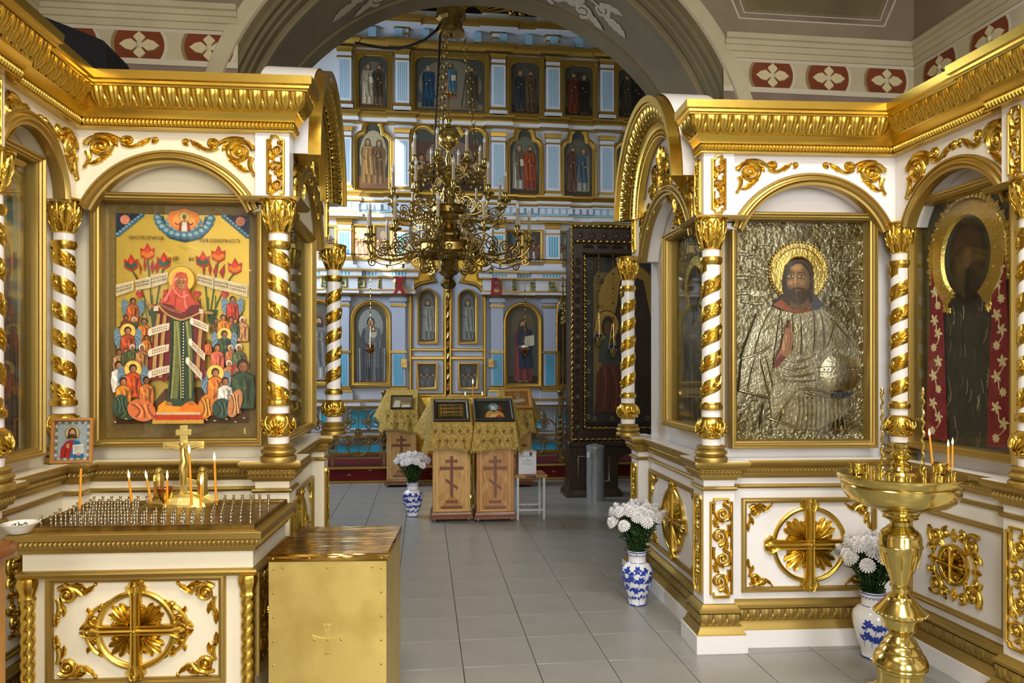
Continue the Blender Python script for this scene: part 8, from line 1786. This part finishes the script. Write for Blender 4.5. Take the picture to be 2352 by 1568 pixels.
# ---- vases of chrysanthemums
VP = [(.060, 0), (.064, .004), (.058, .012), (.066, .05), (.086, .11), (.104, .18), (.110, .22), (.104, .255), (.080, .280), (.062, .292), (.060, .305), (.062, .34), (.070, .372), (.066, .374), (.056, .34), (.054, .30), (.06, .28)]
def vrad(z):
    for (r0, z0_), (r1, z1_) in zip(VP[2:13], VP[3:13]):
        if z0_ <= z <= z1_: return r0 + (r1 - r0) * (z - z0_) / (z1_ - z0_)
    return .06
def vase_deco(dense, seed):
    random.seed(seed); h = G(); out = G()
    def fl(x, z, r):
        for k in range(6): leaf(h, (x, z), (x + r * cos(k * 1.05 + seed), z + r * sin(k * 1.05 + seed)), 0, r * .27, .0012, 1, 0, 6)
        h.dome(x, z, r * .25, .002)
    rows = [(.245, .030), (.185, .034), (.125, .030), (.07, .022)] if dense else [(.20, .030), (.13, .030)]
    for q, (z, r) in enumerate(rows):
        n = (9, 9, 8, 7)[q] if dense else 4
        for k in range(n):
            u = (k + .5 * (q % 2)) / n * 2 * pi * .104; 
            if not dense: u = .20 + k * .052 + .02 * (q % 2) 
            fl(u + random.uniform(-.008, .008), z + random.uniform(-.012, .012), r * random.uniform(.7, 1.1))
            for s in (-1, 1): leaf(h, (u + s * .02, z - .02), (u + s * .045, z - .005 + random.uniform(-.02, .02)), .2 * s, .009, .001, 2, 0, 8)
            h.strip(bez((u, z), (u + .03, z - .03), (u + .02, z - .06), 6), .0018, .001)
    for (x, y, z) in h.v:
        a = -x / .104 - pi / 2 - .3; r = vrad(z) - y + .0006; out.v.append((r * cos(a), r * sin(a), z))
    out.f = h.f; out.m = h.m; return out
fh = G()                                               # one chrysanthemum head
for ring, (n, r0, r1, zc_, up) in enumerate(((16, .006, .036, 0, -.004), (14, .005, .032, .006, .008), (11, .004, .025, .011, .016), (8, .003, .016, .015, .022), (5, .002, .008, .018, .026))):
    for k in range(n):
        a = 2 * pi * (k + .5 * (ring % 2)) / n; c_, s_ = cos(a), sin(a); w_ = .0042 if ring < 3 else .0032
        P_ = [(r0, 0, zc_), ((r0 + r1) * .55, -w_, zc_ + up * .6 + .003), ((r0 + r1) * .55, w_, zc_ + up * .6 + .003), (r1 * .9, -w_ * .8, zc_ + up), (r1 * .9, w_ * .8, zc_ + up), (r1, 0, zc_ + up + .002), ((r0 + r1) * .55, 0, zc_ + up * .6)]
        fh.add([(x * c_ - y * s_, x * s_ + y * c_, z) for x, y, z in P_], [(0, 1, 6), (0, 6, 2), (1, 3, 6), (6, 4, 2), (3, 5, 6), (6, 5, 4)])
fh.ball((0, 0, .004), .012, 8, 5, 0); fhm = fh.mesh('flower_head', 'petal', 60)
def bouquet(loc, label, seed, n=24, spread=.17, hgt=.24, rim=.372, tilt=0.0):
    o = thing('flower_bouquet', label, 'flowers', (loc[0], loc[1], loc[2] + rim - .03)); random.seed(seed); sg = G(); lg = G()
    for k in range(n):
        t = sqrt((k + .5) / n); a = k * 2.399963 + seed; r_ = spread * t; x, y = r_ * cos(a), r_ * sin(a); z = hgt + .055 * (1 - t * t) + random.uniform(-.02, .02) - (.05 * random.random() if t > .8 else 0)
        M = T(x, y, z) @ Matrix.Rotation(a, 4, 'Z') @ Matrix.Rotation(t * .85 + random.uniform(-.15, .15), 4, 'Y') @ Matrix.Rotation(random.uniform(0, 6), 4, 'Z') @ Matrix.Diagonal((1.30, 1.30, 1.1, 1)); link('flower_head', fhm, o, M)
        pts = [(.02 * cos(a), .02 * sin(a), -.10), (.03 * cos(a), .03 * sin(a), .03), (x * .7, y * .7, z * .62), (x, y, z)]
        sg.tube(pts, .0028, 5)
        for q in range(11):
            u = random.uniform(.05, .85); bx_, by_, bz_ = x * u * .9 + random.uniform(-.025, .025) * u, y * u * .9 + random.uniform(-.025, .025) * u, z * u + .01; b_ = random.uniform(0, 6.28); L_ = random.uniform(.045, .09); w_ = L_ * .22; dz_ = random.uniform(-.02, .025); c_, s_ = cos(b_), sin(b_)
            V = [(0, 0, 0), (L_ * .35, -w_, dz_ * .3 + .005), (L_ * .35, w_, dz_ * .3 + .005), (L_ * .6, -w_ * .45, dz_ * .6), (L_ * .6, w_ * .45, dz_ * .6), (L_ * .78, -w_ * .8, dz_ * .8), (L_ * .78, w_ * .8, dz_ * .8), (L_, 0, dz_), (L_ * .4, 0, dz_ * .4 - .003)]
            lg.add([(bx_ + v[0] * c_ - v[1] * s_, by_ + v[0] * s_ + v[1] * c_, bz_ + v[2]) for v in V], [(0, 1, 8), (0, 8, 2), (1, 3, 8), (8, 4, 2), (3, 5, 8), (8, 6, 4), (5, 7, 8), (8, 7, 6)])
    part('stems', sg, 'leaf_green', o); f = part('foliage', lg, 'leaf_green', o, smooth=0); f['kind'] = 'stuff'
    return o
def vase(loc, label, dense, seed, rz=0.0):
    o = thing('vase', label, 'vase', loc, rz); g = G(); g.lathe(VP, 40); part('body', g, 'porcelain', o, smooth=60)
    part('painted_flowers', vase_deco(dense, seed), 'cobalt', o, smooth=60)
    for (z, r) in ((.006, .065), (.292, .063), (.365, .070)): g = G(); g.lathe([(r - .002, z - .004), (r + .001, z), (r - .002, z + .004)], 32); part('blue_band', g, 'cobalt', o)
    g = G()
    for k in range(18): a = 2 * pi * k / 18; g.strip([(.006 * cos(t), .318 + .010 * sin(t)) for t in [i * .5 for i in range(8)]], .0016, .001); 
    gg = G()
    for k in range(18):
        a = 2 * pi * k / 18; h = G(); h.strip([(.009 * cos(t), .335 + .012 * sin(t)) for t in [i * .45 for i in range(8)]], .0018, .0012); gg.merge(h.map(lambda x, y, z: ((vrad(z) - y + .001) * cos(a + x / .062), (vrad(z) - y + .001) * sin(a + x / .062), z)))
    part('neck_scrolls', gg, 'cobalt', o); return o
q = on_floor(1478, 1391); q.x -= .03; q.y += .05; vase((q.x, q.y, 0), 'blue and white floral vase standing by the right shrine on the passage side', True, 1); bouquet(tuple(q), 'white chrysanthemums in the vase on the passage side of the right shrine', 1, 36, .180, .265)
q = on_floor(2005, 1502); q.y -= .03; q.x -= .02; vase((q.x, q.y, 0), 'white vase with sparse blue flowers behind the brass candle stand', False, 2, radians(172)); bouquet((q.x - .0, q.y, 0), 'white chrysanthemums behind the brass candle stand', 2, 34, .165, .255)
q = on_floor(948, 1185); vase((q.x, q.y, 0), 'blue and white floral vase standing in front of the lecterns', True, 3); bouquet(tuple(q), 'white chrysanthemums in front of the lecterns', 3, 36, .180, .265)
